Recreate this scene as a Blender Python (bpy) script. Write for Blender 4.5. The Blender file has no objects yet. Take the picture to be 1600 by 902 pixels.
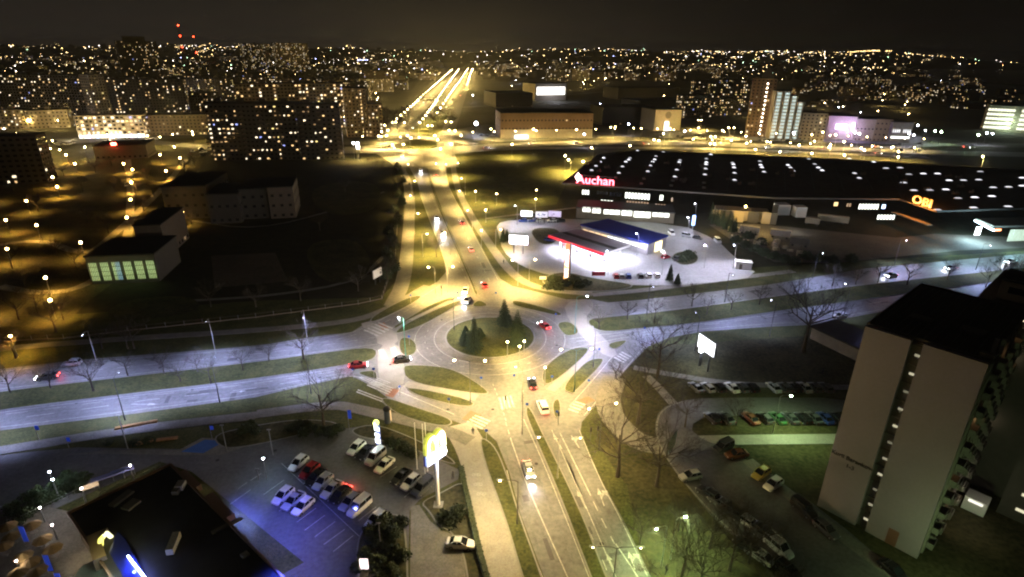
import bpy, bmesh, math, random
from mathutils import Vector, Matrix
R = random.Random(7)
C = bpy.context.scene.collection
sc = bpy.context.scene

# ------------------------------------------------------------------ camera
H = 72.0                      # height of the viewpoint above the junction
F = 900.0                     # focal length in photograph pixels
PITCH = math.atan(367 / 900.0)
ROLL = math.radians(0.75)
_c, _s, _cp, _sp = math.cos(ROLL), math.sin(ROLL), math.cos(PITCH), math.sin(PITCH)
cam_d = bpy.data.cameras.new('camera')
cam = bpy.data.objects.new('camera', cam_d); C.objects.link(cam); sc.camera = cam
cam_d.sensor_width = 36; cam_d.lens = 36 * F / 1600
cam_d.clip_start = 0.5; cam_d.clip_end = 90000
cam.matrix_world = Matrix(((_c, -_s, 0, 0), (_s * _sp, _c * _sp, -_cp, 0), (_s * _cp, _c * _cp, _sp, H), (0, 0, 0, 1)))

# ------------------------------------------------------------------ world: night sky with city glow
w = bpy.data.worlds.new('World'); sc.world = w; w.use_nodes = True
nt = w.node_tree; nt.nodes.clear()
N = nt.nodes.new; L = nt.links.new
wo = N('ShaderNodeOutputWorld')
sky = N('ShaderNodeTexSky'); sky.sky_type = 'NISHITA'; sky.sun_disc = False
sky.sun_elevation = math.radians(-8); sky.sun_rotation = math.radians(250)
b1 = N('ShaderNodeBackground'); b1.inputs[1].default_value = 0.05
L(sky.outputs[0], b1.inputs[0])
tc = N('ShaderNodeTexCoord'); sep = N('ShaderNodeSeparateXYZ'); L(tc.outputs['Generated'], sep.inputs[0])
# glow of the town: falls off with height, and towards the sea on the right
mr = N('ShaderNodeMapRange'); mr.inputs[1].default_value = 0.0; mr.inputs[2].default_value = 0.11
mr.inputs[3].default_value = 1.0; mr.inputs[4].default_value = 0.5
L(sep.outputs[2], mr.inputs[0])
mx = N('ShaderNodeMapRange'); mx.inputs[1].default_value = -0.15; mx.inputs[2].default_value = 0.55
mx.inputs[3].default_value = 1.0; mx.inputs[4].default_value = 0.22; mx.interpolation_type = 'SMOOTHSTEP'
L(sep.outputs[0], mx.inputs[0])
mu = N('ShaderNodeMath'); mu.operation = 'MULTIPLY'; L(mr.outputs[0], mu.inputs[0]); L(mx.outputs[0], mu.inputs[1])
ml = N('ShaderNodeMath'); ml.operation = 'MULTIPLY'; ml.inputs[1].default_value = 0.0024; L(mu.outputs[0], ml.inputs[0])
b2 = N('ShaderNodeBackground'); b2.inputs[0].default_value = (1.0, 0.84, 0.72, 1); L(ml.outputs[0], b2.inputs[1])
ad = N('ShaderNodeAddShader'); L(b1.outputs[0], ad.inputs[0]); L(b2.outputs[0], ad.inputs[1]); L(ad.outputs[0], wo.inputs[0])

# a very weak, wide "sun": ambient fill added to lift the unlit ground
sd = bpy.data.lights.new('night_fill', 'SUN'); sd.energy = 0.0005; sd.angle = math.radians(12); sd.color = (0.9, 0.85, 0.8)
so = bpy.data.objects.new('night_fill', sd); C.objects.link(so); so.rotation_euler = (math.radians(35), 0, math.radians(-40))

sc.view_settings.view_transform = 'Standard'; sc.view_settings.look = 'None'
sc.view_settings.exposure = 3.0; sc.view_settings.gamma = 1.0; sc.view_settings.use_curve_mapping = False
cy = sc.cycles
cy.use_denoising = True
cy.use_light_tree = True
cy.max_bounces = 4; cy.diffuse_bounces = 2; cy.glossy_bounces = 2; cy.transmission_bounces = 2; cy.transparent_max_bounces = 4
cy.sample_clamp_indirect = 1.0
cy.caustics_reflective = False; cy.caustics_refractive = False
cy.filter_width = 2.1

# ------------------------------------------------------------------ helpers
def P(px, py, z=0.0):
    """where the sight line through a point of the photograph meets height z"""
    u, v = px - 800.0, py - 451.0
    x = u * _c + v * _s; y = -u * _s + v * _c
    dy = F * _cp - y * _sp; dz = -(F * _sp + y * _cp)
    t = (H - z) / -dz
    return Vector((x * t, dy * t, z))

MATS = {}
def mat(name, col, rough=0.8, metal=0.0, em=None, es=0.0, noise=0.0, nscale=1.0, col2=None, bump=0.0, bscale=20, detail=6, sample=False, spec=0.5, wear=None):
    if name in MATS: return MATS[name]
    m = bpy.data.materials.new(name); m.use_nodes = True
    n = m.node_tree; b = n.nodes['Principled BSDF']
    b.inputs['Base Color'].default_value = (*col, 1); b.inputs['Roughness'].default_value = rough
    b.inputs['Metallic'].default_value = metal; b.inputs['Specular IOR Level'].default_value = spec
    if em:
        b.inputs['Emission Color'].default_value = (*em, 1); b.inputs['Emission Strength'].default_value = es
        m.cycles.emission_sampling = 'AUTO' if sample else 'NONE'
    if noise or bump:
        t = n.nodes.new('ShaderNodeTexCoord')
    if noise:
        a = n.nodes.new('ShaderNodeTexNoise'); a.inputs['Scale'].default_value = nscale; a.inputs['Detail'].default_value = detail
        a.inputs['Roughness'].default_value = 0.65
        n.links.new(t.outputs['Object'], a.inputs['Vector'])
        a2 = n.nodes.new('ShaderNodeTexNoise'); a2.inputs['Scale'].default_value = nscale * 9.3; a2.inputs['Detail'].default_value = 4
        n.links.new(t.outputs['Object'], a2.inputs['Vector'])
        ma = n.nodes.new('ShaderNodeMath'); ma.operation = 'ADD'
        n.links.new(a.outputs[0], ma.inputs[0]); n.links.new(a2.outputs[0], ma.inputs[1])
        r = n.nodes.new('ShaderNodeMapRange'); r.inputs[1].default_value = 0.75; r.inputs[2].default_value = 1.25
        n.links.new(ma.outputs[0], r.inputs[0])
        mix = n.nodes.new('ShaderNodeMix'); mix.data_type = 'RGBA'
        c2 = col2 or tuple(c * (1 - noise) for c in col); c1 = col if col2 else tuple(min(1, c * (1 + noise)) for c in col)
        mix.inputs['A'].default_value = (*c1, 1); mix.inputs['B'].default_value = (*c2, 1)
        n.links.new(r.outputs[0], mix.inputs['Factor']); n.links.new(mix.outputs['Result'], b.inputs['Base Color'])
    if bump:
        a = n.nodes.new('ShaderNodeTexNoise'); a.inputs['Scale'].default_value = bscale; a.inputs['Detail'].default_value = 3
        n.links.new(t.outputs['Object'], a.inputs['Vector'])
        bp = n.nodes.new('ShaderNodeBump'); bp.inputs['Strength'].default_value = bump; bp.inputs['Distance'].default_value = 0.1
        n.links.new(a.outputs[0], bp.inputs['Height']); n.links.new(bp.outputs[0], b.inputs['Normal'])
    MATS[name] = m
    return m

# ground surfaces
GRASS = mat('winter grass', (0.100, 0.098, 0.036), 0.95, noise=0.5, nscale=0.22, col2=(0.036, 0.044, 0.018), bump=0.6, bscale=3, spec=0.1)
GRASSD = mat('trodden grass', (0.085, 0.074, 0.036), 0.95, noise=0.5, nscale=0.14, col2=(0.026, 0.030, 0.015), bump=0.6, bscale=2, spec=0.1)
FIELD = mat('dark field soil', (0.040, 0.036, 0.022), 0.95, noise=0.6, nscale=0.03, col2=(0.020, 0.022, 0.012), bump=0.5, bscale=1, spec=0.1)
ASPH = mat('road asphalt', (0.130, 0.125, 0.120), 0.55, noise=0.32, nscale=0.13, bump=0.12, bscale=9)
ASPH2 = mat('older asphalt', (0.100, 0.096, 0.092), 0.7, noise=0.3, nscale=0.2, bump=0.15, bscale=8)
LOT = mat('car park asphalt', (0.085, 0.083, 0.082), 0.6, noise=0.3, nscale=0.17, bump=0.15, bscale=8)
PAVE = mat('concrete paving', (0.25, 0.235, 0.215), 0.85, noise=0.18, nscale=0.4, bump=0.12, bscale=12)
PAVED = mat('worn path paving', (0.155, 0.145, 0.125), 0.85, noise=0.3, nscale=0.35, bump=0.12, bscale=12)
REDP = mat('red cycle paving', (0.26, 0.115, 0.07), 0.85, noise=0.2, nscale=0.5)
KERB = mat('kerb stone', (0.20, 0.195, 0.18), 0.85, noise=0.2, nscale=0.8)
PAINT = mat('road paint', (0.55, 0.54, 0.50), 0.75, noise=0.5, nscale=0.9, col2=(0.22, 0.21, 0.20))
BLUEP = mat('blue bay paint', (0.02, 0.10, 0.36), 0.7, noise=0.2, nscale=1)
WATER = mat('night sea', (0.006, 0.007, 0.008), 0.25, bump=0.4, bscale=0.05)
# metal etc
POLE = mat('galvanised steel', (0.28, 0.28, 0.28), 0.5, 0.6, noise=0.1, nscale=3)
POLED = mat('dark painted steel', (0.045, 0.045, 0.045), 0.5, 0.3)
POLEG = mat('green painted steel', (0.03, 0.22, 0.16), 0.5, 0.1)
HEADM = mat('lamp housing grey', (0.22, 0.22, 0.22), 0.5, 0.2)
BARK = mat('tree bark', (0.055, 0.045, 0.034), 0.95, noise=0.3, nscale=4)
TWIG = mat('bare twigs', (0.045, 0.036, 0.026), 0.95)
NEEDLE = mat('dark green needles', (0.022, 0.040, 0.020), 0.9, noise=0.5, nscale=1.5)
LEAFD = mat('dark hedge leaves', (0.030, 0.042, 0.018), 0.9, noise=0.5, nscale=2)
ROOFB = mat('black bitumen roof', (0.014, 0.013, 0.014), 0.85, noise=0.35, nscale=0.06)
ROOFW = mat('brown bitumen roof', (0.085, 0.068, 0.060), 0.85, noise=0.3, nscale=0.05)
GLASSD = mat('dark window glass', (0.012, 0.014, 0.018), 0.12)
PLAST = mat('grey plaster', (0.50, 0.45, 0.41), 0.9, noise=0.1, nscale=0.15)
CONC = mat('raw concrete', (0.22, 0.20, 0.17), 0.9, noise=0.2, nscale=0.4)
WHITE = mat('white painted metal', (0.75, 0.74, 0.72), 0.5)
BLACK = mat('black rubber', (0.012, 0.012, 0.012), 0.7)
# light sources seen directly
def glow(name, col, s, sample=False): return mat(name, (0.4, 0.4, 0.4), 0.5, em=col, es=s, sample=sample)
G_HPS = glow('sodium lamp glass', (1, 0.68, 0.25), 22)
G_AMB = glow('amber lamp glass', (1, 0.55, 0.15), 22)
G_COOL = glow('cold white lamp glass', (0.72, 0.80, 1.0), 14)
G_GRN = glow('mercury lamp glass', (0.65, 1.0, 0.62), 22)
W_WARM = glow('warm lit window', (1, 0.62, 0.26), 0.22)
W_WHITE = glow('pale lit window', (1, 0.82, 0.55), 0.30)
W_YEL = glow('yellow lit window', (1, 0.76, 0.26), 0.20)
W_DIM = glow('dim lit window', (1, 0.58, 0.24), 0.05)
W_BLUE = glow('television blue window', (0.35, 0.42, 1), 0.22)
W_CLIN = glow('bright shop window', (0.95, 1.0, 0.86), 0.35)
LITS = [W_WARM, W_WHITE, W_YEL, W_DIM, W_BLUE]

def props(o, label=None, cat=None, group=None, kind=None):
    if label: o['label'] = label
    if cat: o['category'] = cat
    if group: o['group'] = group
    if kind: o['kind'] = kind
    return o

def thing(name, loc, label, cat, group=None, rz=0.0):
    o = bpy.data.objects.new(name, None); C.objects.link(o); o.empty_display_size = 0.3
    o.location = loc; o.rotation_euler = (0, 0, rz)
    return props(o, label, cat, group)

class MB:
    def __init__(s): s.v = []; s.f = []; s.m = []
    def face(s, pts, mi=0):
        n = len(s.v); s.v += [tuple(p) for p in pts]; s.f.append(tuple(range(n, n + len(pts)))); s.m.append(mi); return s
    def box(s, cx, cy, z0, sx, sy, sz, rz=0.0, mi=0, taper=1.0):
        c, q = math.cos(rz), math.sin(rz); n = len(s.v)
        for k, (zz, t) in enumerate(((z0, 1), (z0 + sz, taper))):
            for dx, dy in ((-1, -1), (1, -1), (1, 1), (-1, 1)):
                x, y = dx * sx / 2 * t, dy * sy / 2 * t
                s.v.append((cx + x * c - y * q, cy + x * q + y * c, zz))
        for a in ((3, 2, 1, 0), (4, 5, 6, 7), (0, 1, 5, 4), (1, 2, 6, 5), (2, 3, 7, 6), (3, 0, 4, 7)):
            s.f.append(tuple(n + i for i in a)); s.m.append(mi)
        return s
    def prism(s, poly, z0, z1, mi=0, bottom=True):
        n = len(s.v); k = len(poly)
        s.v += [(p[0], p[1], z0) for p in poly] + [(p[0], p[1], z1) for p in poly]
        for i in range(k):
            j = (i + 1) % k; s.f.append((n + i, n + j, n + k + j, n + k + i)); s.m.append(mi)
        s.f.append(tuple(n + k + i for i in range(k))); s.m.append(mi)
        if bottom: s.f.append(tuple(n + k - 1 - i for i in range(k))); s.m.append(mi)
        return s
    def tube(s, pts, rad, n=6, mi=0, cap=True):
        pts = [Vector(p) for p in pts]; base = len(s.v)
        rr = rad if isinstance(rad, (list, tuple)) else [rad] * len(pts)
        for i, p in enumerate(pts):
            d = (pts[min(i + 1, len(pts) - 1)] - pts[max(i - 1, 0)]).normalized()
            a = d.orthogonal().normalized() if abs(d.z) < 0.99 else Vector((1, 0, 0)); b = d.cross(a)
            for k in range(n):
                t = 2 * math.pi * k / n
                s.v.append(tuple(p + (a * math.cos(t) + b * math.sin(t)) * rr[i]))
        for i in range(len(pts) - 1):
            for k in range(n):
                k2 = (k + 1) % n
                s.f.append((base + i * n + k, base + i * n + k2, base + (i + 1) * n + k2, base + (i + 1) * n + k)); s.m.append(mi)
        if cap:
            s.f.append(tuple(base + n - 1 - k for k in range(n))); s.m.append(mi)
            e = base + (len(pts) - 1) * n; s.f.append(tuple(e + k for k in range(n))); s.m.append(mi)
        return s
    def octa(s, c, r, mi=0, rz=None):
        n = len(s.v); rz = rz or r
        x, y, z = c
        s.v += [(x + r, y, z), (x, y + r, z), (x - r, y, z), (x, y - r, z), (x, y, z + rz), (x, y, z - rz)]
        for a in ((0, 1, 4), (1, 2, 4), (2, 3, 4), (3, 0, 4), (1, 0, 5), (2, 1, 5), (3, 2, 5), (0, 3, 5)):
            s.f.append(tuple(n + i for i in a)); s.m.append(mi)
        return s
    def ball(s, c, r, mi=0, n=8, m=5, sz=1.0, jit=0.0, rnd=None):
        base = len(s.v)
        s.v.append((c[0], c[1], c[2] - r * sz))
        for i in range(1, m):
            t = math.pi * i / m
            for k in range(n):
                a = 2 * math.pi * k / n; q = 1 + (rnd.uniform(-jit, jit) if rnd else 0)
                s.v.append((c[0] + r * q * math.sin(t) * math.cos(a), c[1] + r * q * math.sin(t) * math.sin(a), c[2] - r * q * sz * math.cos(t)))
        s.v.append((c[0], c[1], c[2] + r * sz)); top = len(s.v) - 1
        for k in range(n):
            k2 = (k + 1) % n
            s.f.append((base, base + 1 + k2, base + 1 + k)); s.m.append(mi)
            for i in range(m - 2):
                a = base + 1 + i * n
                s.f.append((a + k, a + k2, a + n + k2, a + n + k)); s.m.append(mi)
            a = base + 1 + (m - 2) * n; s.f.append((a + k, a + k2, top)); s.m.append(mi)
        return s
    def mesh(s, name, mats):
        me = bpy.data.meshes.new(name); me.from_pydata(s.v, [], s.f)
        for m in (mats if isinstance(mats, (list, tuple)) else [mats]): me.materials.append(m)
        if any(s.m): me.polygons.foreach_set('material_index', s.m)
        me.update(); return me
    def build(s, name, mats, parent=None, smooth=False):
        me = s.mesh(name, mats)
        if smooth:
            me.polygons.foreach_set('use_smooth', [True] * len(me.polygons))
        o = bpy.data.objects.new(name, me); C.objects.link(o)
        if parent: o.parent = parent
        return o

def kids(o): return [c for c in o.children]
def copy_tree(o, parent=None):
    c = o.copy(); C.objects.link(c); c.parent = parent
    for ch in kids(o): copy_tree(ch, c)
    return c

def chaikin(pts, n=2, closed=True):
    for _ in range(n):
        q = []; k = len(pts)
        for i in range(k if closed else k - 1):
            a, b = pts[i], pts[(i + 1) % k]
            q += [a * 0.75 + b * 0.25, a * 0.25 + b * 0.75]
        if not closed: q = [pts[0]] + q + [pts[-1]]
        pts = q
    return pts

def area(p): return 0.5 * sum(p[i].x * p[(i + 1) % len(p)].y - p[(i + 1) % len(p)].x * p[i].y for i in range(len(p)))
def ccw(p): return p if area(p) > 0 else p[::-1]
def shrink(p, d):
    p = ccw(p); k = len(p); q = []
    for i in range(k):
        a, b, c = p[i - 1], p[i], p[(i + 1) % k]
        e1 = (b - a).normalized(); e2 = (c - b).normalized()
        n1 = Vector((-e1.y, e1.x, 0)); n2 = Vector((-e2.y, e2.x, 0)); nn = (n1 + n2)
        nn = nn.normalized() / max(0.5, nn.length / 2) if nn.length > 0.2 else n1
        q.append(b + nn * d)
    return q

def struct(name, mb, m, parent=None):
    o = mb.build(name, m, parent)
    if not parent: o['kind'] = 'structure'
    return o

ZL = [0.02]
def lay(dz=0.004):
    ZL[0] += dz; return ZL[0]
def sheet(name, px, m, z=None, smooth=0, world=False, label=None):
    pts = px if world else [P(*p) for p in px]
    pts = ccw([Vector((p[0], p[1], 0)) for p in pts])
    if smooth: pts = chaikin(pts, smooth)
    z = lay() if z is None else z
    o = struct(name, MB().face([(p.x, p.y, z) for p in pts]), m)
    if label: o['label'] = label
    return o
def ribbon_pts(path, w, closed=False):
    L_, R_ = [], []; k = len(path)
    for i, p in enumerate(path):
        a = path[i - 1] if (i or closed) else p; b = path[(i + 1) % k] if (i < k - 1 or closed) else p
        d = (b - a).normalized(); n = Vector((-d.y, d.x, 0)) * w / 2
        L_.append(p + n); R_.append(p - n)
    return L_, R_
def ribbon(mb, path, w, z, h=0.0, closed=False):
    l, r = ribbon_pts(path, w, closed); k = len(path)
    for i in range(k if closed else k - 1):
        j = (i + 1) % k
        q = [r[i], r[j], l[j], l[i]]
        if h: mb.prism(q, z, z + h, bottom=False)
        else: mb.face([(p.x, p.y, z) for p in q])
def path(name, px, w, m, z=None, h=0.0, smooth=2):
    pts = [Vector((p.x, p.y, 0)) for p in (P(*p) for p in px)]
    if smooth: pts = chaikin(pts, smooth, False)
    z = lay() if z is None else z
    mb = MB(); ribbon(mb, pts, w, z, h); return struct(name, mb, m)
def dashes(mb, a, b, w, on, off, z):
    d = b - a; n = d.length; d.normalize(); t = 0
    while t < n:
        e = min(t + on, n); ribbon(mb, [a + d * t, a + d * e], w, z); t += on + off
def poly_dash(mb, pts, w, on, off, z):
    acc = 0.0
    for a, b in zip(pts, pts[1:]):
        L0 = (b - a).length
        if L0 < 1e-6: continue
        d = (b - a) / L0; t = 0.0
        while t < L0:
            ph = acc % (on + off)
            step = (on - ph) if ph < on else (on + off - ph)
            step = max(0.01, min(step, L0 - t))
            if ph < on: ribbon(mb, [a + d * t, a + d * (t + step)], w, z)
            t += step; acc += step

# ------------------------------------------------------------------ ground
BIG = 45000
struct('ground', MB().face([(-BIG, -400, 0), (BIG, -400, 0), (BIG, BIG, 0), (-BIG, BIG, 0)]), FIELD)
sheet('sea', [P(1400, 102), P(1450, 117), P(1520, 128), P(1640, 134), (42000, 15000, 0), (42000, 44000, 0), (6000, 44000, 0)], WATER, z=0.8, world=True)
sheet('grass_verge', [(-260, 640), (-200, 560), (0, 500), (400, 470), (595, 465), (628, 430), (632, 250), (760, 236), (930, 238), (870, 300), (800, 345), (1150, 420), (1800, 380), (1800, 540), (1150, 760), (1120, 1000), (400, 1000), (-300, 1200)], GRASS, z=0.012)
sheet('dark_lawn', [(980, 560), (1040, 540), (1260, 525), (1500, 500), (1700, 520), (1700, 1000), (1030, 1000), (980, 760), (930, 690)], GRASSD, z=0.016)
sheet('park_lawn', [(-200, 560), (-200, 235), (330, 215), (300, 300), (260, 380), (140, 470), (60, 545)], GRASSD, z=0.016)

sheet('town_ground', [(-250, 236), (-150, 130), (0, 92), (760, 94), (1400, 108), (1460, 124), (1900, 160), (1900, 238), (1400, 226), (1000, 214), (700, 222), (560, 226), (340, 228), (320, 234)], mat('town ground', (.085, .078, .062), .9, noise=.5, nscale=.012, col2=(.04, .042, .025)), z=0.014)

# main road, junction and carriageways as one outline
JOUT = [(-120, 597), (0, 577), (130, 562), (400, 541), (480, 528), (550, 519), (575, 503), (612, 484), (650, 460), (684, 440), (697, 425),
        (694, 405), (683, 375), (672, 347), (660, 315), (652, 285), (640, 262), (618, 246), (592, 240), (592, 232), (636, 233), (652, 240), (700, 238),
        (697, 262), (700, 290), (716, 320), (733, 350), (752, 385), (768, 415), (782, 436), (800, 447), (850, 459), (885, 468), (925, 468),
        (950, 473), (1000, 469), (1112, 456), (1200, 445), (1250, 437), (1350, 420), (1600, 397), (1800, 376), (1800, 425), (1600, 452), (1405, 482), (1267, 508), (1200, 511),
        (1100, 518), (1045, 528), (1012, 542), (985, 570), (940, 622), (909, 660), (907, 677), (940, 752), (975, 815), (1017, 902), (1050, 960),
        (872, 960), (850, 902), (812, 800), (796, 740), (776, 690), (756, 672), (735, 668), (712, 659), (660, 642), (607, 623), (580, 603), (550, 588), (475, 603), (400, 621), (200, 648), (0, 673), (-120, 690)]
sheet('road', JOUT, ASPH)
Z_ROAD = ZL[0]
cen = P(766, 526)
def ring(c, r, n=72): return [Vector((c.x + r * math.cos(2 * math.pi * i / n), c.y + r * math.sin(2 * math.pi * i / n), 0)) for i in range(n)]

# central island: truck apron, kerb, grass mound
RI = 12.2
struct('roundabout_apron', MB().prism(ring(cen, RI + 2.6), 0.01, 0.09), PAVED)
kb = MB(); ribbon(kb, ring(cen, RI), 0.35, 0.09, 0.14, closed=True)
struct('roundabout_kerb', kb, KERB)
mb = MB(); rs = [0, 3, 6, 9, 11.9]
for i in range(len(rs) - 1):
    for k in range(40):
        a0, a1 = 2 * math.pi * k / 40, 2 * math.pi * (k + 1) / 40
        def q(r, a): return (cen.x + r * math.cos(a), cen.y + r * math.sin(a), 0.2 + 0.9 * (1 - (r / 11.9) ** 2))
        if i == 0: mb.face([q(0, 0), q(rs[1], a0), q(rs[1], a1)])
        else: mb.face([q(rs[i], a0), q(rs[i + 1], a0), q(rs[i + 1], a1), q(rs[i], a1)])
struct('roundabout_lawn', mb, GRASS)
kb = MB()
for r in (RI + 3.1, RI + 8.3): ribbon(kb, ring(cen, r), 0.14, Z_ROAD + 0.006, closed=True)
pd = ring(cen, RI + 5.6, 96)
for i in range(0, 96, 3): ribbon(kb, pd[i:i + 2], 0.12, Z_ROAD + 0.006)
struct('circle_markings', kb, PAINT)

# raised grass islands and verges with kerbs
def island(px, m=GRASS, smooth=2, top=None):
    pts = chaikin(ccw([Vector((p.x, p.y, 0)) for p in (P(*p) for p in px)]), smooth)
    struct('traffic_island_kerb', MB().prism(pts, 0.0, 0.14, bottom=False), KERB)
    struct('traffic_island', MB().prism(shrink(pts, 0.28), 0.1, 0.17, bottom=False), m)
ISL = [
    [(552, 583), (588, 578), (591, 593), (583, 593)],
    [(628, 573), (640, 571), (662, 571), (700, 575), (728, 587), (765, 612), (760, 618), (712, 612), (634, 597)],
    [(627, 602), (745, 626), (735, 640), (650, 620)],
    [(592, 626), (605, 621), (660, 640), (712, 657), (697, 670), (625, 652)],
    [(575, 501), (600, 484), (640, 464), (664, 462), (640, 478), (585, 505)],
    [(617, 514), (662, 481), (702, 465), (712, 466), (690, 476), (640, 500), (620, 509)],
    [(640, 503), (690, 480), (718, 469), (722, 473), (705, 484), (662, 509), (620, 523), (617, 518)],
    [(622, 526), (650, 531), (653, 555), (624, 558)],
    [(743, 471), (752, 470), (766, 479), (735, 481)],
    [(800, 468), (840, 478), (880, 490), (875, 495), (845, 488), (800, 478)],
    [(867, 505), (892, 502), (908, 520), (892, 526), (880, 524)],
    [(945, 537), (987, 530), (960, 550)],
    [(850, 572), (887, 546), (917, 542), (922, 551), (862, 603), (845, 598)],
    [(912, 567), (930, 560), (950, 562), (900, 612), (895, 617), (875, 608)],
    # long medians
    [(-120, 632), (0, 612), (130, 597), (400, 566), (500, 552), (588, 541), (590, 562), (545, 571), (400, 593), (130, 625), (0, 642), (-120, 662)],
    [(912, 500), (950, 496), (1050, 486), (1200, 465), (1345, 446), (1550, 424), (1800, 398), (1800, 412), (1600, 436), (1465, 453), (1400, 462), (1292, 477), (1200, 489), (1082, 507), (1000, 514), (935, 521)],
    [(818, 640), (828, 634), (848, 677), (905, 790), (948, 902), (968, 950), (940, 950), (922, 902), (868, 760), (832, 677)],
    [(748, 690), (756, 684), (776, 700), (795, 748), (812, 805), (848, 902), (865, 960), (835, 960), (815, 902), (790, 815), (760, 735)],
    [(862, 628), (874, 622), (878, 640), (872, 656), (864, 650)],
]
for q in ISL: island(q)
# narrow planted median with guard rail on the north road
island([(664, 262), (668, 262), (687, 318), (716, 385), (742, 442), (748, 462), (742, 462), (736, 444), (711, 388), (683, 322)], smooth=1)

# footways and cycle paths
path('footway', [(-120, 560), (0, 545), (200, 529), (400, 517), (550, 503), (600, 486), (640, 463), (668, 447)], 3.0, PAVED, h=0.06)
path('footway', [(580, 234), (612, 250), (634, 272), (641, 310), (638, 370), (632, 440), (612, 478)], 5.0, PAVED, h=0.06)
path('footway', [(706, 236), (708, 262), (716, 300), (740, 345), (765, 382), (800, 430), (840, 452), (925, 460)], 3.6, PAVED, h=0.06)
path('footway', [(925, 461), (1000, 455), (1100, 441), (1240, 424)], 3.0, PAVED, h=0.06)
path('footway', [(716, 664), (745, 715), (762, 790), (772, 850), (785, 902), (795, 950)], 6.2, PAVE, h=0.05)
path('footway', [(634, 600), (745, 622)], 2.6, PAVE, h=0.04)
path('footway', [(860, 611), (926, 548)], 2.2, PAVE, h=0.04)
path('footway', [(640, 500), (702, 468)], 2.4, PAVE, h=0.04)
path('footway', [(400, 648), (520, 632), (560, 640), (625, 655), (700, 674), (735, 690)], 3.2, PAVED, h=0.05)
path('footway', [(-100, 720), (0, 705), (200, 672), (400, 650)], 3.0, PAVED, h=0.05)
path('footway', [(990, 575), (1060, 588), (1150, 602), (1330, 606)], 2.2, PAVED, h=0.05)
path('footway', [(1010, 588), (1030, 607), (1052, 632)], 2.2, PAVED, h=0.05)
path('footway', [(960, 590), (945, 640), (990, 690), (1040, 700), (1065, 690)], 5.5, PAVED, h=0.05)
path('footway', [(1065, 690), (1150, 688), (1340, 686)], 3.2, PAVE, h=0.05)
path('footway', [(1168, 720), (1240, 780), (1330, 850), (1420, 915)], 2.6, PAVED, h=0.05)
path('footway', [(756, 318), (800, 306), (880, 284), (960, 262)], 2.2, PAVED, h=0.04)
path('footway', [(760, 342), (830, 333), (900, 325)], 2.2, PAVED, h=0.04)
path('footway', [(0, 448), (60, 460), (130, 452), (200, 400), (205, 300), (200, 250)], 3.5, PAVED, h=0.04)
path('footway', [(-60, 395), (60, 372), (130, 400), (160, 385), (260, 290), (290, 250)], 3.5, PAVED, h=0.04)
sheet('crossing_path', [(590, 541), (624, 537), (630, 560), (633, 598), (622, 604), (606, 618), (594, 600), (590, 575)], PAVE, smooth=1, z=Z_ROAD + 0.010)
sheet('crossing_path', [(560, 507), (578, 502), (618, 516), (624, 538), (590, 541), (588, 524)], PAVE, smooth=1, z=Z_ROAD + 0.010)
sheet('crossing_path', [(880, 474), (920, 466), (930, 478), (912, 500), (935, 520), (968, 552), (952, 562), (912, 530), (888, 500)], PAVE, smooth=1, z=Z_ROAD + 0.010)
sheet('cycle_crossing', [(722, 655), (735, 642), (752, 648), (738, 662)], REDP, z=Z_ROAD + 0.016)
sheet('cycle_crossing', [(896, 628), (918, 620), (930, 626), (908, 634)], REDP, z=Z_ROAD + 0.016)
sheet('cycle_crossing', [(602, 618), (612, 606), (624, 610), (614, 622)], REDP, z=Z_ROAD + 0.016)
sheet('cycle_crossing', [(590, 508), (600, 504), (608, 512), (598, 516)], REDP, z=Z_ROAD + 0.016)

# zebra crossings: separate bars
def zebra(a, b, c, d, n):
    """bars spread between side a-b and side d-c"""
    a, b, c, d = [P(*p) for p in (a, b, c, d)]; mb = MB(); z = Z_ROAD + 0.02
    for i in range(n):
        t0, t1 = (i + 0.25) / n, (i + 0.75) / n
        mb.face([(p.x, p.y, z) for p in (a.lerp(d, t0), a.lerp(d, t1), b.lerp(c, t1), b.lerp(c, t0))])
    struct('zebra_crossing', mb, PAINT)
zebra((733, 652), (760, 663), (768, 648), (742, 641), 4) if False else None
zebra((728, 660), (752, 672), (768, 657), (744, 648), 4)
zebra((560, 591), (592, 606), (612, 598), (574, 584), 5)
zebra((572, 603), (606, 618), (616, 606), (584, 594), 4)
zebra((566, 517), (588, 527), (616, 512), (594, 503), 5)
zebra((886, 641), (902, 647), (916, 631), (900, 626), 4)
zebra((958, 560), (973, 568), (988, 557), (973, 549), 4)
zebra((778, 622), (782, 640), (806, 636), (800, 618), 4)
zebra((586, 548), (592, 562), (628, 556), (622, 541), 2)
zebra((630, 634), (560, 608), (556, 614), (624, 640), 2)

mk = MB(); zM = Z_ROAD + 0.014
def line(px, w=0.16, dash=None):
    pts = [Vector((p.x, p.y, 0)) for p in (P(*p) for p in px)]
    pts = chaikin(pts, 2, False)
    if dash: poly_dash(mk, pts, w, dash[0], dash[1], zM)
    else: ribbon(mk, pts, w, zM)
line([(800, 692), (822, 755), (850, 820), (887, 902), (900, 935)], 0.2)
line([(790, 660), (800, 692)], 0.16, (1.5, 1.2))
line([(875, 677), (905, 738), (923, 775)], 0.2)
line([(927, 784), (942, 815), (960, 850)], 0.2, (2.2, 1.8))
line([(962, 850), (997, 902), (1015, 935)], 0.2)
line([(852, 690), (880, 750), (905, 800), (945, 880), (960, 930)], 0.13, (2, 4))
line([(-50, 665), (0, 657), (130, 640), (215, 627), (300, 618), (400, 607), (545, 582)], 0.18, (5, 5))
line([(-50, 652), (0, 649), (130, 632), (250, 616), (400, 600), (545, 577)], 0.14, (4, 3))
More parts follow.
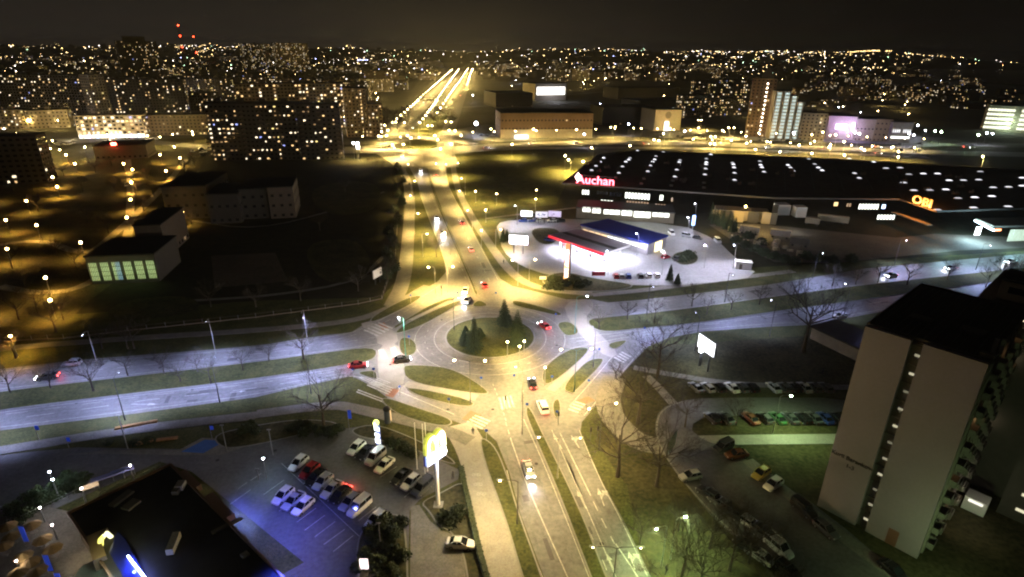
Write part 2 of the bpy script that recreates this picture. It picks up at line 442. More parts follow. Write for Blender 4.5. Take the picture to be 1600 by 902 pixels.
line([(0, 668), (200, 643), (400, 617), (475, 600), (548, 585), (590, 598), (655, 625), (710, 648)], 0.15)
line([(0, 645), (130, 628), (400, 596), (545, 574)], 0.14)
line([(0, 595), (130, 580), (400, 554), (520, 538), (600, 525)], 0.14, (3, 3))
line([(0, 608), (130, 594), (400, 563), (590, 538)], 0.14)
line([(0, 581), (130, 566), (400, 545), (480, 532), (552, 521), (600, 498), (660, 464), (690, 444)], 0.14)
line([(400, 550), (500, 537), (570, 520), (620, 494), (665, 470)], 0.14, (2, 2))
line([(925, 478), (1000, 475), (1112, 462), (1250, 443), (1400, 421), (1600, 404)], 0.14, (4, 4))
line([(925, 496), (1000, 489), (1112, 477), (1250, 457), (1400, 438), (1600, 418)], 0.14)
line([(900, 534), (1000, 519), (1100, 508), (1200, 495), (1300, 484), (1480, 456)], 0.16, (5, 5))
line([(890, 545), (985, 525), (1100, 514), (1200, 506), (1267, 503), (1400, 480)], 0.14)
line([(890, 530), (935, 524), (1000, 516), (1100, 506), (1250, 486)], 0.14)
line([(665, 285), (690, 345), (722, 420), (733, 450)], 0.14, (3, 5))
line([(683, 270), (715, 340), (745, 400), (765, 440)], 0.14, (3, 5))
line([(672, 300), (700, 362), (728, 425), (740, 456)], 0.15)
line([(694, 262), (700, 290), (716, 322), (752, 388), (778, 437)], 0.15)
line([(655, 300), (668, 335), (690, 392), (701, 428)], 0.14)
line([(1008, 540), (965, 590), (912, 650)], 0.14)
line([(958, 556), (930, 590), (890, 635)], 0.14)
line([(770, 600), (780, 625), (792, 662)], 0.14, (1, 1))
line([(818, 655), (850, 725), (900, 850), (920, 902), (935, 940)], 0.14)
line([(862, 672), (915, 790), (962, 902), (980, 940)], 0.14)
line([(905, 672), (938, 752), (972, 815), (1012, 902), (1035, 950)], 0.14)
line([(792, 735), (808, 800), (845, 895), (862, 940)], 0.14)
struct('lane_markings', mk, PAINT)

sheet('sports_pitch', [(330, 400), (430, 395), (450, 440), (335, 450)], mat('worn pitch', (.065, .05, .034), .95, noise=.4, nscale=.1), z=.013)
path('footway', [(300, 470), (430, 462), (560, 440), (600, 400)], 1.8, PAVED, z=.02)
path('footway', [(300, 345), (400, 360), (520, 330), (600, 300)], 1.8, PAVED, z=.022)
for q in ([(470, 380), (560, 370), (590, 430), (500, 450)], [(180, 470), (300, 460), (320, 490), (160, 505)], [(480, 290), (590, 280), (600, 330), (500, 340)]): sheet('rough_grass', q, GRASSD, smooth=2)

# repaired patches, seams and covers in the asphalt
pr = random.Random(12); PATCH = [mat('asphalt repair dark', (.075, .073, .07), .7, noise=.3, nscale=.8), mat('asphalt repair pale', (.17, .165, .155), .7, noise=.25, nscale=.6)]
pm = [MB(), MB()]; tk = MB()
lanes = [((820, 680), (905, 880)), ((790, 690), (850, 860)), ((880, 700), (985, 895)), ((865, 690), (950, 880)), ((0, 660), (400, 612)), ((0, 650), (400, 602)), ((0, 590), (400, 556)), ((100, 575), (500, 532)), ((950, 483), (1400, 428)), ((930, 530), (1400, 470)), ((690, 340), (730, 430)), ((715, 330), (765, 425)), ((790, 640), (830, 660)), ((650, 635), (740, 655))]
for (a, b) in lanes:
    A, B = P(*a), P(*b); d = (B - A); n = d.length; d.normalize(); s = Vector((-d.y, d.x, 0))
    for _ in range(int(n / 9)):
        t = pr.uniform(0, n); c = A + d * t + s * pr.uniform(-1.2, 1.2); l_, w_ = pr.uniform(1.2, 6), pr.uniform(.5, 1.5)
        if pr.random() < .35: l_, w_ = w_ * .8, pr.uniform(2.5, 4)
        ribbon(pm[pr.random() < .4], [c, c + d * l_], w_, Z_ROAD + .004 + .001 * pr.randint(0, 3))
    for off in (-.8, .8): ribbon(tk, [A + s * off, B + s * off], .45, Z_ROAD + .0025)
struct('wheel_tracks', tk, mat('worn wheel track', (.115, .112, .108), .5, noise=.35, nscale=.4)); struct('asphalt_patches', pm[0], PATCH[0]); struct('asphalt_patches', pm[1], PATCH[1])
mh = MB()
for (x, y) in ((838, 725), (905, 820), (940, 850), (770, 640), (700, 640), (610, 570), (500, 590), (300, 610), (120, 630), (250, 575), (1000, 500), (1150, 478), (690, 500), (870, 540), (715, 390), (745, 400), (505, 742), (560, 770), (430, 705), (340, 720)):
    q = P(x, y); mh.prism(ring(Vector((q.x, q.y, 0)), .36, 12), ZL[0] if y > 690 and x < 700 else Z_ROAD, (ZL[0] if y > 690 and x < 700 else Z_ROAD) + .012, bottom=False)
struct('manhole_covers', mh, mat('cast iron cover', (.03, .03, .03), .5, .6))

def arrow(px0, px1, turn=0):
    """painted lane arrow from tail px0 to tip px1"""
    a, b = P(*px0), P(*px1); d = (b - a); n = d.length; d.normalize(); s = Vector((-d.y, d.x, 0)); z = Z_ROAD + 0.018
    mb = MB()
    def pt(u, v): q = a + d * u * n + s * v; return (q.x, q.y, z)
    mb.face([pt(0, -0.1), pt(0.62, -0.1), pt(0.62, 0.1), pt(0, 0.1)])
    mb.face([pt(0.62, -0.45), pt(1, 0), pt(0.62, 0.45)])
    if turn: mb.face([pt(0.40, 0), pt(0.62, turn * 0.8), pt(0.50, turn * 1.3), pt(0.80, turn * 1.5), pt(0.85, turn * 0.5), pt(0.72, turn * 0.55), pt(0.5, 0)])
    struct('lane_arrow', mb, PAINT)
arrow((878, 702), (864, 678)); arrow((905, 700), (892, 680), -1)
arrow((916, 795), (901, 765)); arrow((944, 791), (934, 763), -1)
arrow((960, 892), (948, 866)); arrow((992, 890), (982, 862), -1)
arrow((205, 632), (248, 632), 0); arrow((360, 614), (385, 611))
# bicycle symbols on the footway
for (x, y) in ((744, 742), (747, 757), (752, 772)):
    p = P(x, y, 0.12); mb = MB()
    for o in (-0.45, 0.45): ribbon(mb, ring(Vector((p.x + o, p.y, 0)), 0.32, 12), 0.09, 0.13, closed=True)
    ribbon(mb, [Vector((p.x - 0.45, p.y, 0)), Vector((p.x - 0.1, p.y + 0.5, 0)), Vector((p.x + 0.45, p.y, 0))], 0.08, 0.13)
    struct('bicycle_marking', mb, PAINT)

# side roads, car parks, yards
sheet('service_road', [(-60, 745), (0, 712), (120, 700), (300, 703), (400, 692), (440, 682), (560, 668), (600, 686), (640, 700), (718, 735), (716, 750), (655, 782), (640, 800), (636, 960), (330, 960), (475, 880), (300, 738), (250, 722), (100, 790), (-60, 860)], LOT, smooth=0)
island([(560, 905), (555, 870), (562, 830), (590, 806), (625, 802), (636, 830), (640, 960), (560, 960)], m=GRASSD)
island([(655, 786), (690, 770), (722, 752), (735, 770), (752, 850), (768, 960), (735, 960), (727, 880), (716, 850), (702, 830), (684, 824), (670, 800)], m=GRASSD)
sheet('drive_lane', [(642, 792), (655, 790), (672, 815), (690, 830), (715, 838), (726, 862), (730, 960), (640, 960)], PAVED)
island([(545, 672), (585, 662), (640, 682), (700, 712), (716, 728), (690, 722), (640, 700), (600, 690), (560, 684)], m=GRASSD)
island([(330, 680), (400, 665), (470, 655), (530, 660), (525, 672), (470, 680), (430, 690), (380, 700), (345, 702)], m=GRASSD)
sheet('terrace', [(-60, 820), (60, 790), (108, 800), (190, 960), (-100, 960)], PAVED)
sheet('blue_bay', [(283, 707), (320, 688), (352, 690), (318, 709)], BLUEP)
sheet('bay_surround', [(100, 712), (170, 704), (280, 704), (316, 685), (356, 687), (380, 700), (345, 712), (283, 712), (170, 710)], PAVED, z=ZL[0] - 0.003)
mb = MB(); zz = ZL[0] + 0.01
for i in range(9):
    a = P(428 + 0 + i * 17.5 * 1.0 - 45, 760 + i * 11.6 - 15); b = P(428 + i * 17.0 - 12, 748 + i * 10.6 - 28)
for a, b in (((392, 752), (408, 741)), ((412, 774), (444, 751)), ((476, 830), (508, 806)), ((492, 840), (524, 816)), ((506, 852), (539, 828)), ((521, 863), (552, 838)),
             ((360, 789), (392, 766)), ((560, 815), (588, 793)), ((594, 747), (620, 730)), ((632, 778), (646, 766)), ((372, 765), (386, 755)), ((436, 800), (470, 776)), ((464, 817), (494, 795))):
    ribbon(mb, [P(*a), P(*b)], 0.13, zz)
ribbon(mb, [P(440, 725), P(575, 852)], 0.1, zz)
struct('bay_markings', mb, PAINT)
sheet('car_park', [(1030, 640), (1062, 628), (1100, 622), (1340, 622), (1340, 648), (1105, 650), (1075, 668), (1100, 690), (1140, 700), (1200, 745), (1290, 800), (1440, 930), (1300, 960), (1130, 830), (1060, 745), (1030, 700), (1022, 670)], LOT, smooth=1)
kb = MB(); ribbon(kb, chaikin([Vector(P(*p)) for p in ((1068, 628), (1040, 637), (1026, 655), (1026, 690), (1058, 742), (1120, 812), (1200, 880))], 2, False), 0.3, 0.02, 0.13)
struct('car_park_kerb', kb, KERB)
sheet('forecourt', [(775, 350), (800, 344), (900, 342), (1060, 350), (1120, 375), (1150, 405), (1190, 432), (1100, 444), (1000, 448), (935, 440), (860, 432), (810, 415), (785, 392), (780, 370)], mat('pale forecourt concrete', (0.24, 0.235, 0.24), 0.6, noise=0.2, nscale=0.12), smooth=1)
island([(826, 357), (868, 356), (878, 368), (862, 384), (838, 380)], m=GRASSD)
island([(846, 434), (880, 424), (930, 436), (1000, 446), (960, 456), (880, 456), (850, 446)], m=GRASSD)
island([(1050, 398), (1068, 392), (1092, 398), (1090, 412), (1066, 416), (1052, 408)], m=GRASSD)
sheet('loading_yard', [(1108, 352), (1180, 350), (1400, 372), (1460, 366), (1600, 372), (1700, 372), (1700, 384), (1500, 392), (1300, 412), (1210, 410), (1150, 380)], mat('yard surface', (0.075, 0.062, 0.05), 0.85, noise=0.35, nscale=0.12))

# distant roads: second roundabout, the avenue, the cross road
def fpath(name, px, w, m=ASPH2, z=None): return path(name, px, w, m, z=z, smooth=2)
fpath('far_road', [(560, 212), (600, 205), (628, 190), (650, 172), (680, 146), (700, 126), (716, 110), (722, 105)], 26)
fpath('far_road', [(690, 262), (684, 232), (692, 205), (706, 175), (720, 145), (732, 118), (737, 106)], 24)
fpath('far_road', [(520, 236), (590, 236), (660, 238), (740, 231), (840, 225), (1000, 222), (1200, 228), (1400, 238), (1800, 246)], 26)
fpath('far_road', [(700, 240), (760, 234), (900, 231), (1100, 232), (1300, 240), (1450, 246)], 12, ASPH2)
fpath('far_road', [(540, 232), (600, 228), (640, 216), (700, 217), (740, 226)], 12, ASPH2)
fpath('far_road', [(1380, 232), (1460, 226), (1620, 226)], 14, ASPH2)
fpath('far_road', [(640, 262), (620, 247), (600, 236)], 14, ASPH2)
fpath('far_road', [(720, 168), (780, 165), (860, 150), (1000, 140), (1140, 138)], 18, ASPH2)
fpath('far_road', [(850, 162), (920, 165), (960, 180), (985, 200)], 14, ASPH2)
fpath('far_road', [(0, 235), (120, 222), (200, 219), (340, 232)], 16, ASPH2)
sheet('car_park', [(1020, 208), (1180, 204), (1400, 212), (1480, 216), (1420, 226), (1240, 222), (1030, 216)], LOT)
sheet('car_park', [(700, 205), (760, 195), (950, 208), (1000, 214), (780, 222), (720, 216)], LOT)
sheet('car_park', [(640, 205), (668, 184), (700, 180), (690, 205), (672, 215)], GRASS)
pts = [Vector(P(*p)) for p in ((632, 225), (645, 219), (664, 219), (686, 224), (682, 231), (660, 234), (640, 232))]
struct('far_roundabout_island', MB().prism(chaikin(ccw([Vector((p.x, p.y, 0)) for p in pts]), 2), 0.0, 0.5), GRASS)
sheet('wide_lawn', [(730, 242), (930, 238), (885, 285), (870, 320), (800, 328), (760, 322), (738, 280)], GRASS)
# low hills on the skyline, beyond the last houses
mb = MB(); hr = random.Random(3)
nx, ny = 90, 6
def hz(x): return 12 + 26 * math.exp(-((x - 2600) / 1500) ** 2) + 60 * math.exp(-((x - 3500) / 420) ** 2) * 0.6 + 16 * math.exp(-((x + 2500) / 1200) ** 2) + 24 * math.exp(-((x - 800) / 900) ** 2) + 5 * math.sin(x / 310) + 4 * math.sin(x / 133 + 1)
HB = 6200
def hill_z(x, t): return max(0.0, (72 + hz(x)) * math.sin(math.pi * min(1, t * 1.0)) ** 0.8 * (1 / (1 + math.exp((x - 4600) / 200))))
g = [[(-9000 + 15000 * i / nx, HB + 2600 * (j / ny - 0.5), hill_z(-9000 + 15000 * i / nx, j / ny) - 1) for j in range(ny + 1)] for i in range(nx + 1)]
for i in range(nx):
    for j in range(ny): mb.face([g[i][j], g[i + 1][j], g[i + 1][j + 1], g[i][j + 1]])
struct('hills', mb, mat('dark wooded hillside', (0.02, 0.022, 0.014), 0.95, noise=0.4, nscale=0.004))

# ------------------------------------------------------------------ street lamps
LD = {}; LK = 0.125
def light_data(col, wts, spot=False):
    k = (col, wts, spot)
    if k not in LD:
        d = bpy.data.lights.new('lamp_or_fill_light', 'SPOT' if spot else 'POINT'); d.color = col; d.energy = wts * LK; d.shadow_soft_size = 0.18
        if spot: d.spot_size = math.radians(spot); d.spot_blend = 0.7
        LD[k] = d
    return LD[k]
HPS = (1.0, 0.69, 0.20); AMB = (1.0, 0.54, 0.09); HPN = (1.0, 0.73, 0.30); COOL = (0.46, 0.53, 1.0); NEUT = (1.0, 0.88, 0.80); GRN = (0.66, 1.0, 0.42); WHT = (0.80, 0.80, 1.0)
def add_light(loc, col, wts, parent=None, spot=False, rot=(0, 0, 0)):  # also serves added lights that have no lamp
    o = bpy.data.objects.new('lamp_or_fill_light', light_data(col, wts, spot)); C.objects.link(o); o.location = loc; o.rotation_euler = rot
    if parent: o.parent = parent
    return o
MESH = {}
def mesh_of(key, fn):
    if key not in MESH: MESH[key] = fn()
    return MESH[key]
def part(name, me, parent, loc=(0, 0, 0), rz=0.0, ma=None):
    o = bpy.data.objects.new(name, me); C.objects.link(o); o.parent = parent; o.location = loc; o.rotation_euler = (0, 0, rz)
    if ma:
        o.material_slots[0].link = 'OBJECT'; o.material_slots[0].material = ma
    return o
def lamp(hx, hy, h, dirs, col, wts, lens, label, group, pole=POLE, r=0.22, base=None, arm=1.6, lit=True, cut=True, tilt=0):
    """hx, hy: photograph point of the (first) lamp head at height h; dirs: arm directions in degrees seen from the pole"""
    p = P(hx, hy, h)
    if base is None:
        d = math.radians(dirs[0]) if dirs else 0
        bx, by = (p.x - arm * math.cos(d), p.y - arm * math.sin(d)) if dirs else (p.x, p.y)
    else: bx, by = base
    t = thing('street_lamp', (bx, by, 0), label, 'street lamp', group)
    def mk_pole():
        m = MB(); m.tube([(0, 0, 0), (0, 0, 1.2)], 0.13, 8); m.tube([(0, 0, 1.2), (0, 0, h - 0.1)], [0.09, 0.055], 8); return m.mesh('pole', pole)
    part('pole', mesh_of(('pole', h, pole.name), mk_pole), t)
    if not dirs:
        part('lamp_head', mesh_of(('top',), lambda: MB().tube([(0, 0, 0), (0, 0, .12)], [0.28, 0.1], 10).mesh('lamp_head', HEADM)), t, (0, 0, h + 0.2))
        part('lamp_glass', mesh_of(('globe', lens.name, r), lambda: MB().ball((0, 0, 0), r, n=10, m=6).mesh('lamp_glass', lens)), t, (0, 0, h))
        if wts: add_light((0, 0, h - 0.05 - r), col, wts, t, spot=cut if cut > 1 else False)
    for dg in dirs:
        a = math.radians(dg)
        if arm > 0.5:
            def mk_arm():
                m = MB(); m.tube([(0, 0, h - 0.15), (0.25 * arm, 0, h + 0.15), (arm, 0, h + 0.2)], [0.06, 0.05, 0.04], 6); return m.mesh('arm', pole)
            part('arm', mesh_of(('arm', h, arm, pole.name), mk_arm), t, rz=a)
        def mk_head():
            m = MB(); m.box(0.35, 0, 0.06, 0.95, 0.34, 0.14, taper=0.7); m.box(-0.2, 0, 0.04, 0.3, 0.14, 0.1); return m.mesh('lamp_head', HEADM)
        hxl, hyl = arm * math.cos(a), arm * math.sin(a)
        part('lamp_head', mesh_of(('head',), mk_head), t, (hxl, hyl, h + 0.16), rz=a)
        if lit:
            part('lamp_glass', mesh_of(('lens', lens.name, r), lambda: MB().ball((0.3, 0, 0), r, n=10, m=6, sz=0.8).mesh('lamp_glass', lens)), t, (hxl, hyl, h + 0.08), rz=a)
            if wts: add_light((hxl + 0.3 * math.cos(a), hyl + 0.3 * math.sin(a), h - 0.3), col, wts, t, spot=(cut if cut > 1 else 152) if cut else False, rot=(math.radians(tilt) * math.sin(a), -math.radians(tilt) * math.cos(a), 0))
    return t

FARP, FARG = MB(), MB()
def far_lamp(x, y, h, col, wts, r, cold=0, spot=False):
    FARP.tube([(x, y, 0), (x, y, h)], .09, 4); FARP.box(x, y, h + .1, .9, .4, .14); FARG.octa((x, y, h - .1), r, mi=cold)
    if wts: add_light((x, y, h - .3 - r), col, wts, spot=spot)
GN = 'sodium street lamps along the north road'
NR = [(682, 256, 200, 3), (696, 257, 0, 4), (715, 255, 0, 2), (722, 279, 180, 2), (719, 299, 180, 3), (743, 299, 0, 1.5), (776, 303, 0, 1.5), (732, 329, 180, 3),
      (759, 328, 0, 1.5), (781, 359, 0, 2), (637, 257, 0, 2), (647, 283, 0, 3), (642, 306, 180, 2), (652, 334, 0, 3), (666, 366, 0, 3),
      (696, 364, 180, 3), (671, 418, 180, 3), (706, 417, 0, 4), (802, 407, 180, 3), (835, 406, 0, 3), (838, 297, 0, 1.2), (837, 311, 0, 1)]
for (x, y, d, k) in NR:
    lamp(x, y, 9 if k > 1.6 else 6, (d,) if k > 1.6 else (), HPS, 10500.0 * k, G_HPS, 'sodium street lamp glowing yellow beside the north road and its paths', GN, r=0.26)
t = lamp(752, 360, 7, (), GRN, 1200, G_GRN, 'lamp with a green tint beside the north road bus stop', None)
# around the roundabout
lamp(712, 567, 11, (180, 0), HPN, 16500, G_HPS, 'twin-arm lamp on a dark pole in the grass island south-west of the roundabout', None, pole=POLED, base=P(735, 632)[:2], arm=3.0, r=0.24)
lamp(879, 549, 11, (180, 10), HPN, 16500, G_HPS, 'twin-arm lamp on a dark green pole in the grass island south-east of the roundabout', None, pole=mat('dark green steel', (0.02, 0.06, 0.045), 0.5), base=P(897, 613)[:2], arm=3.2, r=0.24)
lamp(793, 534, 5, (), HPS, 5000, G_HPS, 'small globe lamp on the roundabout lawn below the left spruce', None, r=0.2)
lamp(819, 533, 5, (), HPS, 5000, G_HPS, 'small globe lamp on the roundabout lawn right of the spruces', None, r=0.2)
lamp(812, 541, 6, (), HPN, 6000, G_HPS, 'brightest post lamp at the right rim of the roundabout lawn', None, r=0.24)
lamp(910, 464, 11, (10,), WHT, 24000, G_COOL, 'teal pole lamp with cold white head north-east of the roundabout', None, pole=mat('teal steel', (0.02, 0.16, 0.18), 0.5), base=P(898, 521)[:2], arm=2.6)
lamp(632, 494, 11, (180,), NEUT, 26000, G_COOL, 'bright green pole lamp with cold white head west of the roundabout', None, pole=POLEG, base=P(634, 558)[:2], arm=0.8, r=0.15, cut=False)
lamp(957, 636, 10, (20, 200), HPN, 5500, G_HPS, 'twin-arm lamp at the corner path east of the south crossing', None, pole=POLED, base=P(936, 702)[:2], arm=2.6, r=0.2, cut=False)
lamp(787, 734, 9, (180,), HPN, 10000, G_HPS, 'single-arm lamp between the south road and the wide footway', None, pole=POLED, base=P(808, 820)[:2], arm=2.6, r=0.16, cut=False)
lamp(871, 688, 9, (180, 0), HPN, 5500, G_HPS, 'twin-arm lamp on the south road median beyond the crossing', None, pole=POLE, base=P(871, 748)[:2], arm=3.4, r=0.14, cut=False)
lamp(963, 868, 9, (180, 0), HPS, 1800, G_HPS, 'twin-arm lamp on the south road verge at the bottom edge', None, pole=POLED, base=P(956, 930)[:2], arm=3.0, r=0.12, cut=False)
lamp(817, 615, 9, (90,), HPN, 3000, G_HPS, 'lamp beside the south crossing next to the black car', None, pole=POLED, arm=1.2, r=0.12)
lamp(852, 574, 5, (), HPS, 2600, G_HPS, 'short post lamp at the tip of the south-east grass island', None, r=0.16)
lamp(808, 574, 9, (180,), HPN, 9000, G_HPS, 'post lamp standing on the south edge of the roundabout apron', None, pole=POLE, arm=1.2, r=0.14)
lamp(715, 466, 10, (0,), NEUT, 14000, G_HPS, 'lamp pole on the island north-west of the roundabout', None, pole=POLED, arm=1.2, r=0.1)
# cold lamps of the east-west road, their light standing in for passing headlights
GW = 'cold white lamps along the western dual carriageway'
for (x, y, w_, d) in ((130, 523, 4200, -80), (322, 504, 5200, -80), (472, 489, 7500, -80), (184, 584, 8500, 100), (480, 548, 7000, 100), (-40, 540, 5000, -80), (-30, 622, 5000, 100), (335, 560, 3500, 100)):
    lamp(x, y, 10, (d,), COOL, w_ * 2.8, G_COOL, 'cold white lamp on a tall grey pole beside the western dual carriageway', GW, arm=2.0, r=0.07, pole=POLE if d < 0 else POLED, cut=136, tilt=20)
GE = 'cold white lamps along the eastern dual carriageway'
for (x, y, w_, d) in ((1088, 490, 4200, 100), (927, 513, 6500, 100), (1285, 396, 5000, -80), (1415, 376, 5500, -80), (1322, 445, 2600, 100), (1546, 384, 8000, -80), (1145, 430, 4200, -80), (1020, 448, 6000, -80), (1206, 470, 2200, 100), (1690, 372, 8000, -80)):
    lamp(x, y, 10, (d,), COOL, w_ * 2.8, G_COOL, 'cold white lamp on a tall pole beside the eastern dual carriageway', GE, arm=2.0, r=0.07, pole=POLED, cut=136, tilt=20)
# mercury lamps by the flats
lamp(1028, 826, 8, (200,), GRN, 5000, G_GRN, 'left green-white lamp shining among bare trees by the car park', None, arm=1.6, r=0.22, cut=128)
lamp(1068, 808, 8, (20,), GRN, 8500, G_GRN, 'right green-white lamp half hidden in a bare tree by the car park', None, arm=1.2, r=0.26)
lamp(1219, 630, 9, (0,), GRN, 7500, G_GRN, 'tall lamp with greenish light between the two rows of parked cars', None, base=P(1207, 677)[:2], arm=1.8, r=0.2)
lamp(1500, 925, 6, (180,), GRN, 2600, G_GRN, 'unseen low green-white lamp added to light the tower block balconies', None, r=0.1, cut=False)  # added out of view to light the long side of the tower
# amber park lamps on the left
GP = 'amber globe lamps scattered through the dark housing park'
PK = [(69, 256), (103, 242), (117, 256), (82, 277), (89, 292), (41, 314), (9, 344), (57, 352), (11, 389), (71, 434), (126, 379), (193, 256), (207, 265), (205, 285), (204, 312), (198, 340), (250, 242), (281, 247), (259, 267), (286, 331), (78, 469), (16, 525), (-30, 470), (-20, 300)]
for (x, y) in PK:
    lamp(x, y, 6, (), AMB, 20000 if y < 300 else 14000 if y < 500 else 8000, G_AMB, 'amber globe lamp on a short post in the dark housing park', GP, r=0.5 if y < 300 else 0.42 if y < 480 else 0.3, cut=146)  # globes oversized so the glass itself gives the bloom around each lamp
# lamps of the second roundabout and the cross road
GF = 'sodium lamps around the second roundabout and the cross road'
FL = [(591, 196), (601, 196), (597, 206), (606, 204), (592, 213), (604, 212), (619, 191), (632, 192), (637, 212), (642, 216), (680, 212), (684, 219), (614, 227), (630, 226), (669, 197), (675, 197), (702, 204), (711, 205), (721, 212), (705, 191), (697, 190),
      (767, 202), (689, 233), (705, 226), (1091, 188), (1096, 188), (1092, 200), (1047, 202), (1037, 209), (1022, 219), (1030, 220), (1111, 214), (1118, 214), (1110, 225), (1117, 225), (1129, 204), (1139, 200), (1147, 200), (1166, 213), (1167, 224), (1181, 234), (1199, 222),
      (1249, 227), (1219, 238), (1269, 240), (1273, 221), (1282, 200), (1286, 207), (1306, 211), (1319, 222), (1297, 229), (1346, 232), (1351, 235), (1394, 231), (1404, 237), (1404, 246), (1536, 245), (883, 244), (889, 250), (911, 253), (834, 202), (901, 203), (955, 199), (961, 199), (925, 231), (800, 226), (985, 228), (560, 229), (1320, 243)]
for i, (x, y) in enumerate(FL):
    lamp(x, y, 10, (90 if i % 2 else 200,), HPS, 130000, G_HPS, 'distant sodium lamp near the second roundabout and the cross road', GF, r=0.5, arm=1.4, cut=160)
GA = 'lamps in rows along the long avenue'
def row(a, b, n, off, w_, far=True):
    A, B = P(*a, 10), P(*b, 10); d = (B - A).normalized(); s = Vector((-d.y, d.x, 0)) * off
    for i in range(n):
        t = (i / (n - 1)); q = A.lerp(B, t) + s
        if far: far_lamp(q.x, q.y, 10, HPS, w_ * 9 if i < 22 else 0, .4 + .3 * t)
        else: lamp(0, 0, 10, (0,), HPS, w_ * 9, G_HPS, 'sodium lamp in the long rows that line the avenue', GA, base=(q.x, q.y), r=0.4 + 0.3 * t, arm=1.4)
row((632, 192), (666, 157), 9, 13, 7500, False); row((632, 192), (666, 157), 9, -13, 7500, False)
row((667, 156), (712, 108), 32, 13, 9000); row((667, 156), (712, 108), 32, -13, 9000)
row((700, 176), (722, 133), 11, 12, 8000)
row((722, 132), (735, 107), 24, 10, 9000); row((722, 132), (735, 107), 24, -10, 9000)
for (a, b, n, off) in (((745, 229), (1000, 221), 9, 14), ((1000, 221), (1450, 240), 17, 14), ((1080, 236), (1420, 250), 12, -4), ((560, 237), (650, 239), 4, 14)):
    A, B = P(*a), P(*b); s = (B - A).normalized(); s = Vector((-s.y, s.x, 0)) * off
    for i in range(n): q = A.lerp(B, i / (n - 1)) + s; far_lamp(q.x, q.y, 10, HPS, 42000, .4, spot=146)
GC = 'cold white and greenish lamps on the far right'
for (x, y, k) in ((1434, 196, 0), (1461, 205, 1), (1471, 206, 1), (1529, 211, 1), (1542, 208, 0), (1551, 209, 0), (1446, 204, 0), (1336, 207, 0), (1343, 209, 0), (1421, 209, 0), (1428, 211, 0), (552, 224, 0), (744, 193, 0), (913, 210, 0), (739, 149, 0), (962, 171, 0), (968, 179, 0), (938, 163, 0), (982, 194, 0), (1070, 205, 0), (922, 105, 0), (1005, 143, 0), (1240, 208, 0)):
    lamp(x, y, 11, (), GRN if k else WHT, 6000, G_GRN if k else G_COOL, 'cold white lamp far off beyond the stores and the avenue', GC, r=1.5 if (x, y) == (744, 193) else 0.6)  # glass enlarged to stand for the glare

# ------------------------------------------------------------------ trees
def tree_mesh(seed, h, spread, depth=5, n0=7, thin=1.0):
    r = random.Random(seed); tr, cr = MB(), MB()
    th = h * 0.32
    tr.tube([(0, 0, -0.1), (r.uniform(-.1, .1), r.uniform(-.1, .1), th * 0.5), (r.uniform(-.2, .2), 0, th), (r.uniform(-.3, .3), r.uniform(-.3, .3), h * 0.62)], [0.03 * h * thin, 0.022 * h * thin, 0.017 * h * thin, 0.007 * h * thin], 7)
    def grow(p, d, ln, rad, lev):
        q = p + d * ln * 0.55 + Vector((r.uniform(-.08, .08), r.uniform(-.08, .08), r.uniform(-.02, .06))) * ln
        e = q + (d + Vector((r.uniform(-.3, .3), r.uniform(-.3, .3), r.uniform(-.1, .3)))).normalized() * ln * 0.45
        (tr if lev == 0 else cr).tube([p, q, e], [rad, rad * 0.75, rad * 0.5], 4 if lev < 2 else 3, cap=False)
        if lev >= depth - 1: return
        for k in range(3 if lev < 2 else (3 if r.random() < .6 else 2)):
            src = q.lerp(e, r.random()) if k else e
            dd = (d + Vector((r.uniform(-.85, .85), r.uniform(-.85, .85), r.uniform(-.35, .65)))).normalized()
            grow(src, dd, ln * r.uniform(.55, .8), max(rad * 0.55, 0.012), lev + 1)
    for i in range(n0):
        a = 2 * math.pi * i / n0 + r.uniform(-.4, .4); z = th * r.uniform(0.75, 1.7)
        up = r.uniform(.35, 1.1)
        d = Vector((math.cos(a) * spread, math.sin(a) * spread, up)).normalized()
        grow(Vector((0, 0, z)), d, h * 0.27, 0.010 * h * thin, 0)
    return tr.mesh('trunk', BARK), cr.mesh('crown', TWIG)
TREES = {'street': [tree_mesh(s, 7.0, 0.8, 5, 7) for s in (1, 2, 3, 4)],
         'big': [tree_mesh(s, 13.0, 0.95, 6, 9) for s in (11, 12, 13)],
         'small': [tree_mesh(s, 5.0, 0.7, 4, 6) for s in (21, 22)]}
def bare_tree(px, kind, scale, label, group=None, seed=0, world=None, cat='tree'):
    p = world or P(*px)
    t = thing('bare_tree', (p[0], p[1], 0), label, cat, group, rz=R.uniform(0, 6.28))
    tm, cm = TREES[kind][seed % len(TREES[kind])]
    part('trunk', tm, t); part('crown', cm, t); t.scale = (scale, scale, scale * R.uniform(.92, 1.08))
    return t
GM = 'young bare trees on the western median'
for i, (x, y, s) in enumerate([(17, 614, 1), (80, 607, .95), (146, 612, 1.35), (200, 587, .9), (257, 585, .95), (282, 597, .9), (309, 582, .8), (330, 600, 1.0), (380, 580, .9), (421, 565, .9), (475, 562, 1.55)]):
    bare_tree((x, y), 'street', s, 'young bare tree on the grass median of the western carriageway', GM, i)
GM = 'young bare trees on the eastern median'
for i, (x, y, s) in enumerate([(935, 515, 1.1), (980, 500, .9), (1022, 504, 1.05), (1081, 479, 1), (1104, 492, .9), (1142, 485, 1.0), (1186, 477, .95), (1300, 447, 1.1), (1337, 445, 1), (1371, 442, 1.3), (1417, 446, 1.2), (1480, 438, 1), (1540, 449, 1.2), (1562, 437, 1.5), (1240, 462, .8), (1590, 430, 1.2)]):
    bare_tree((x, y), 'street', s, 'young bare tree on the grass median of the eastern carriageway', GM, i + 1)
bare_tree((1255, 550), 'big', 1.6, 'large spreading bare tree beside the lower eastern carriageway', seed=0)
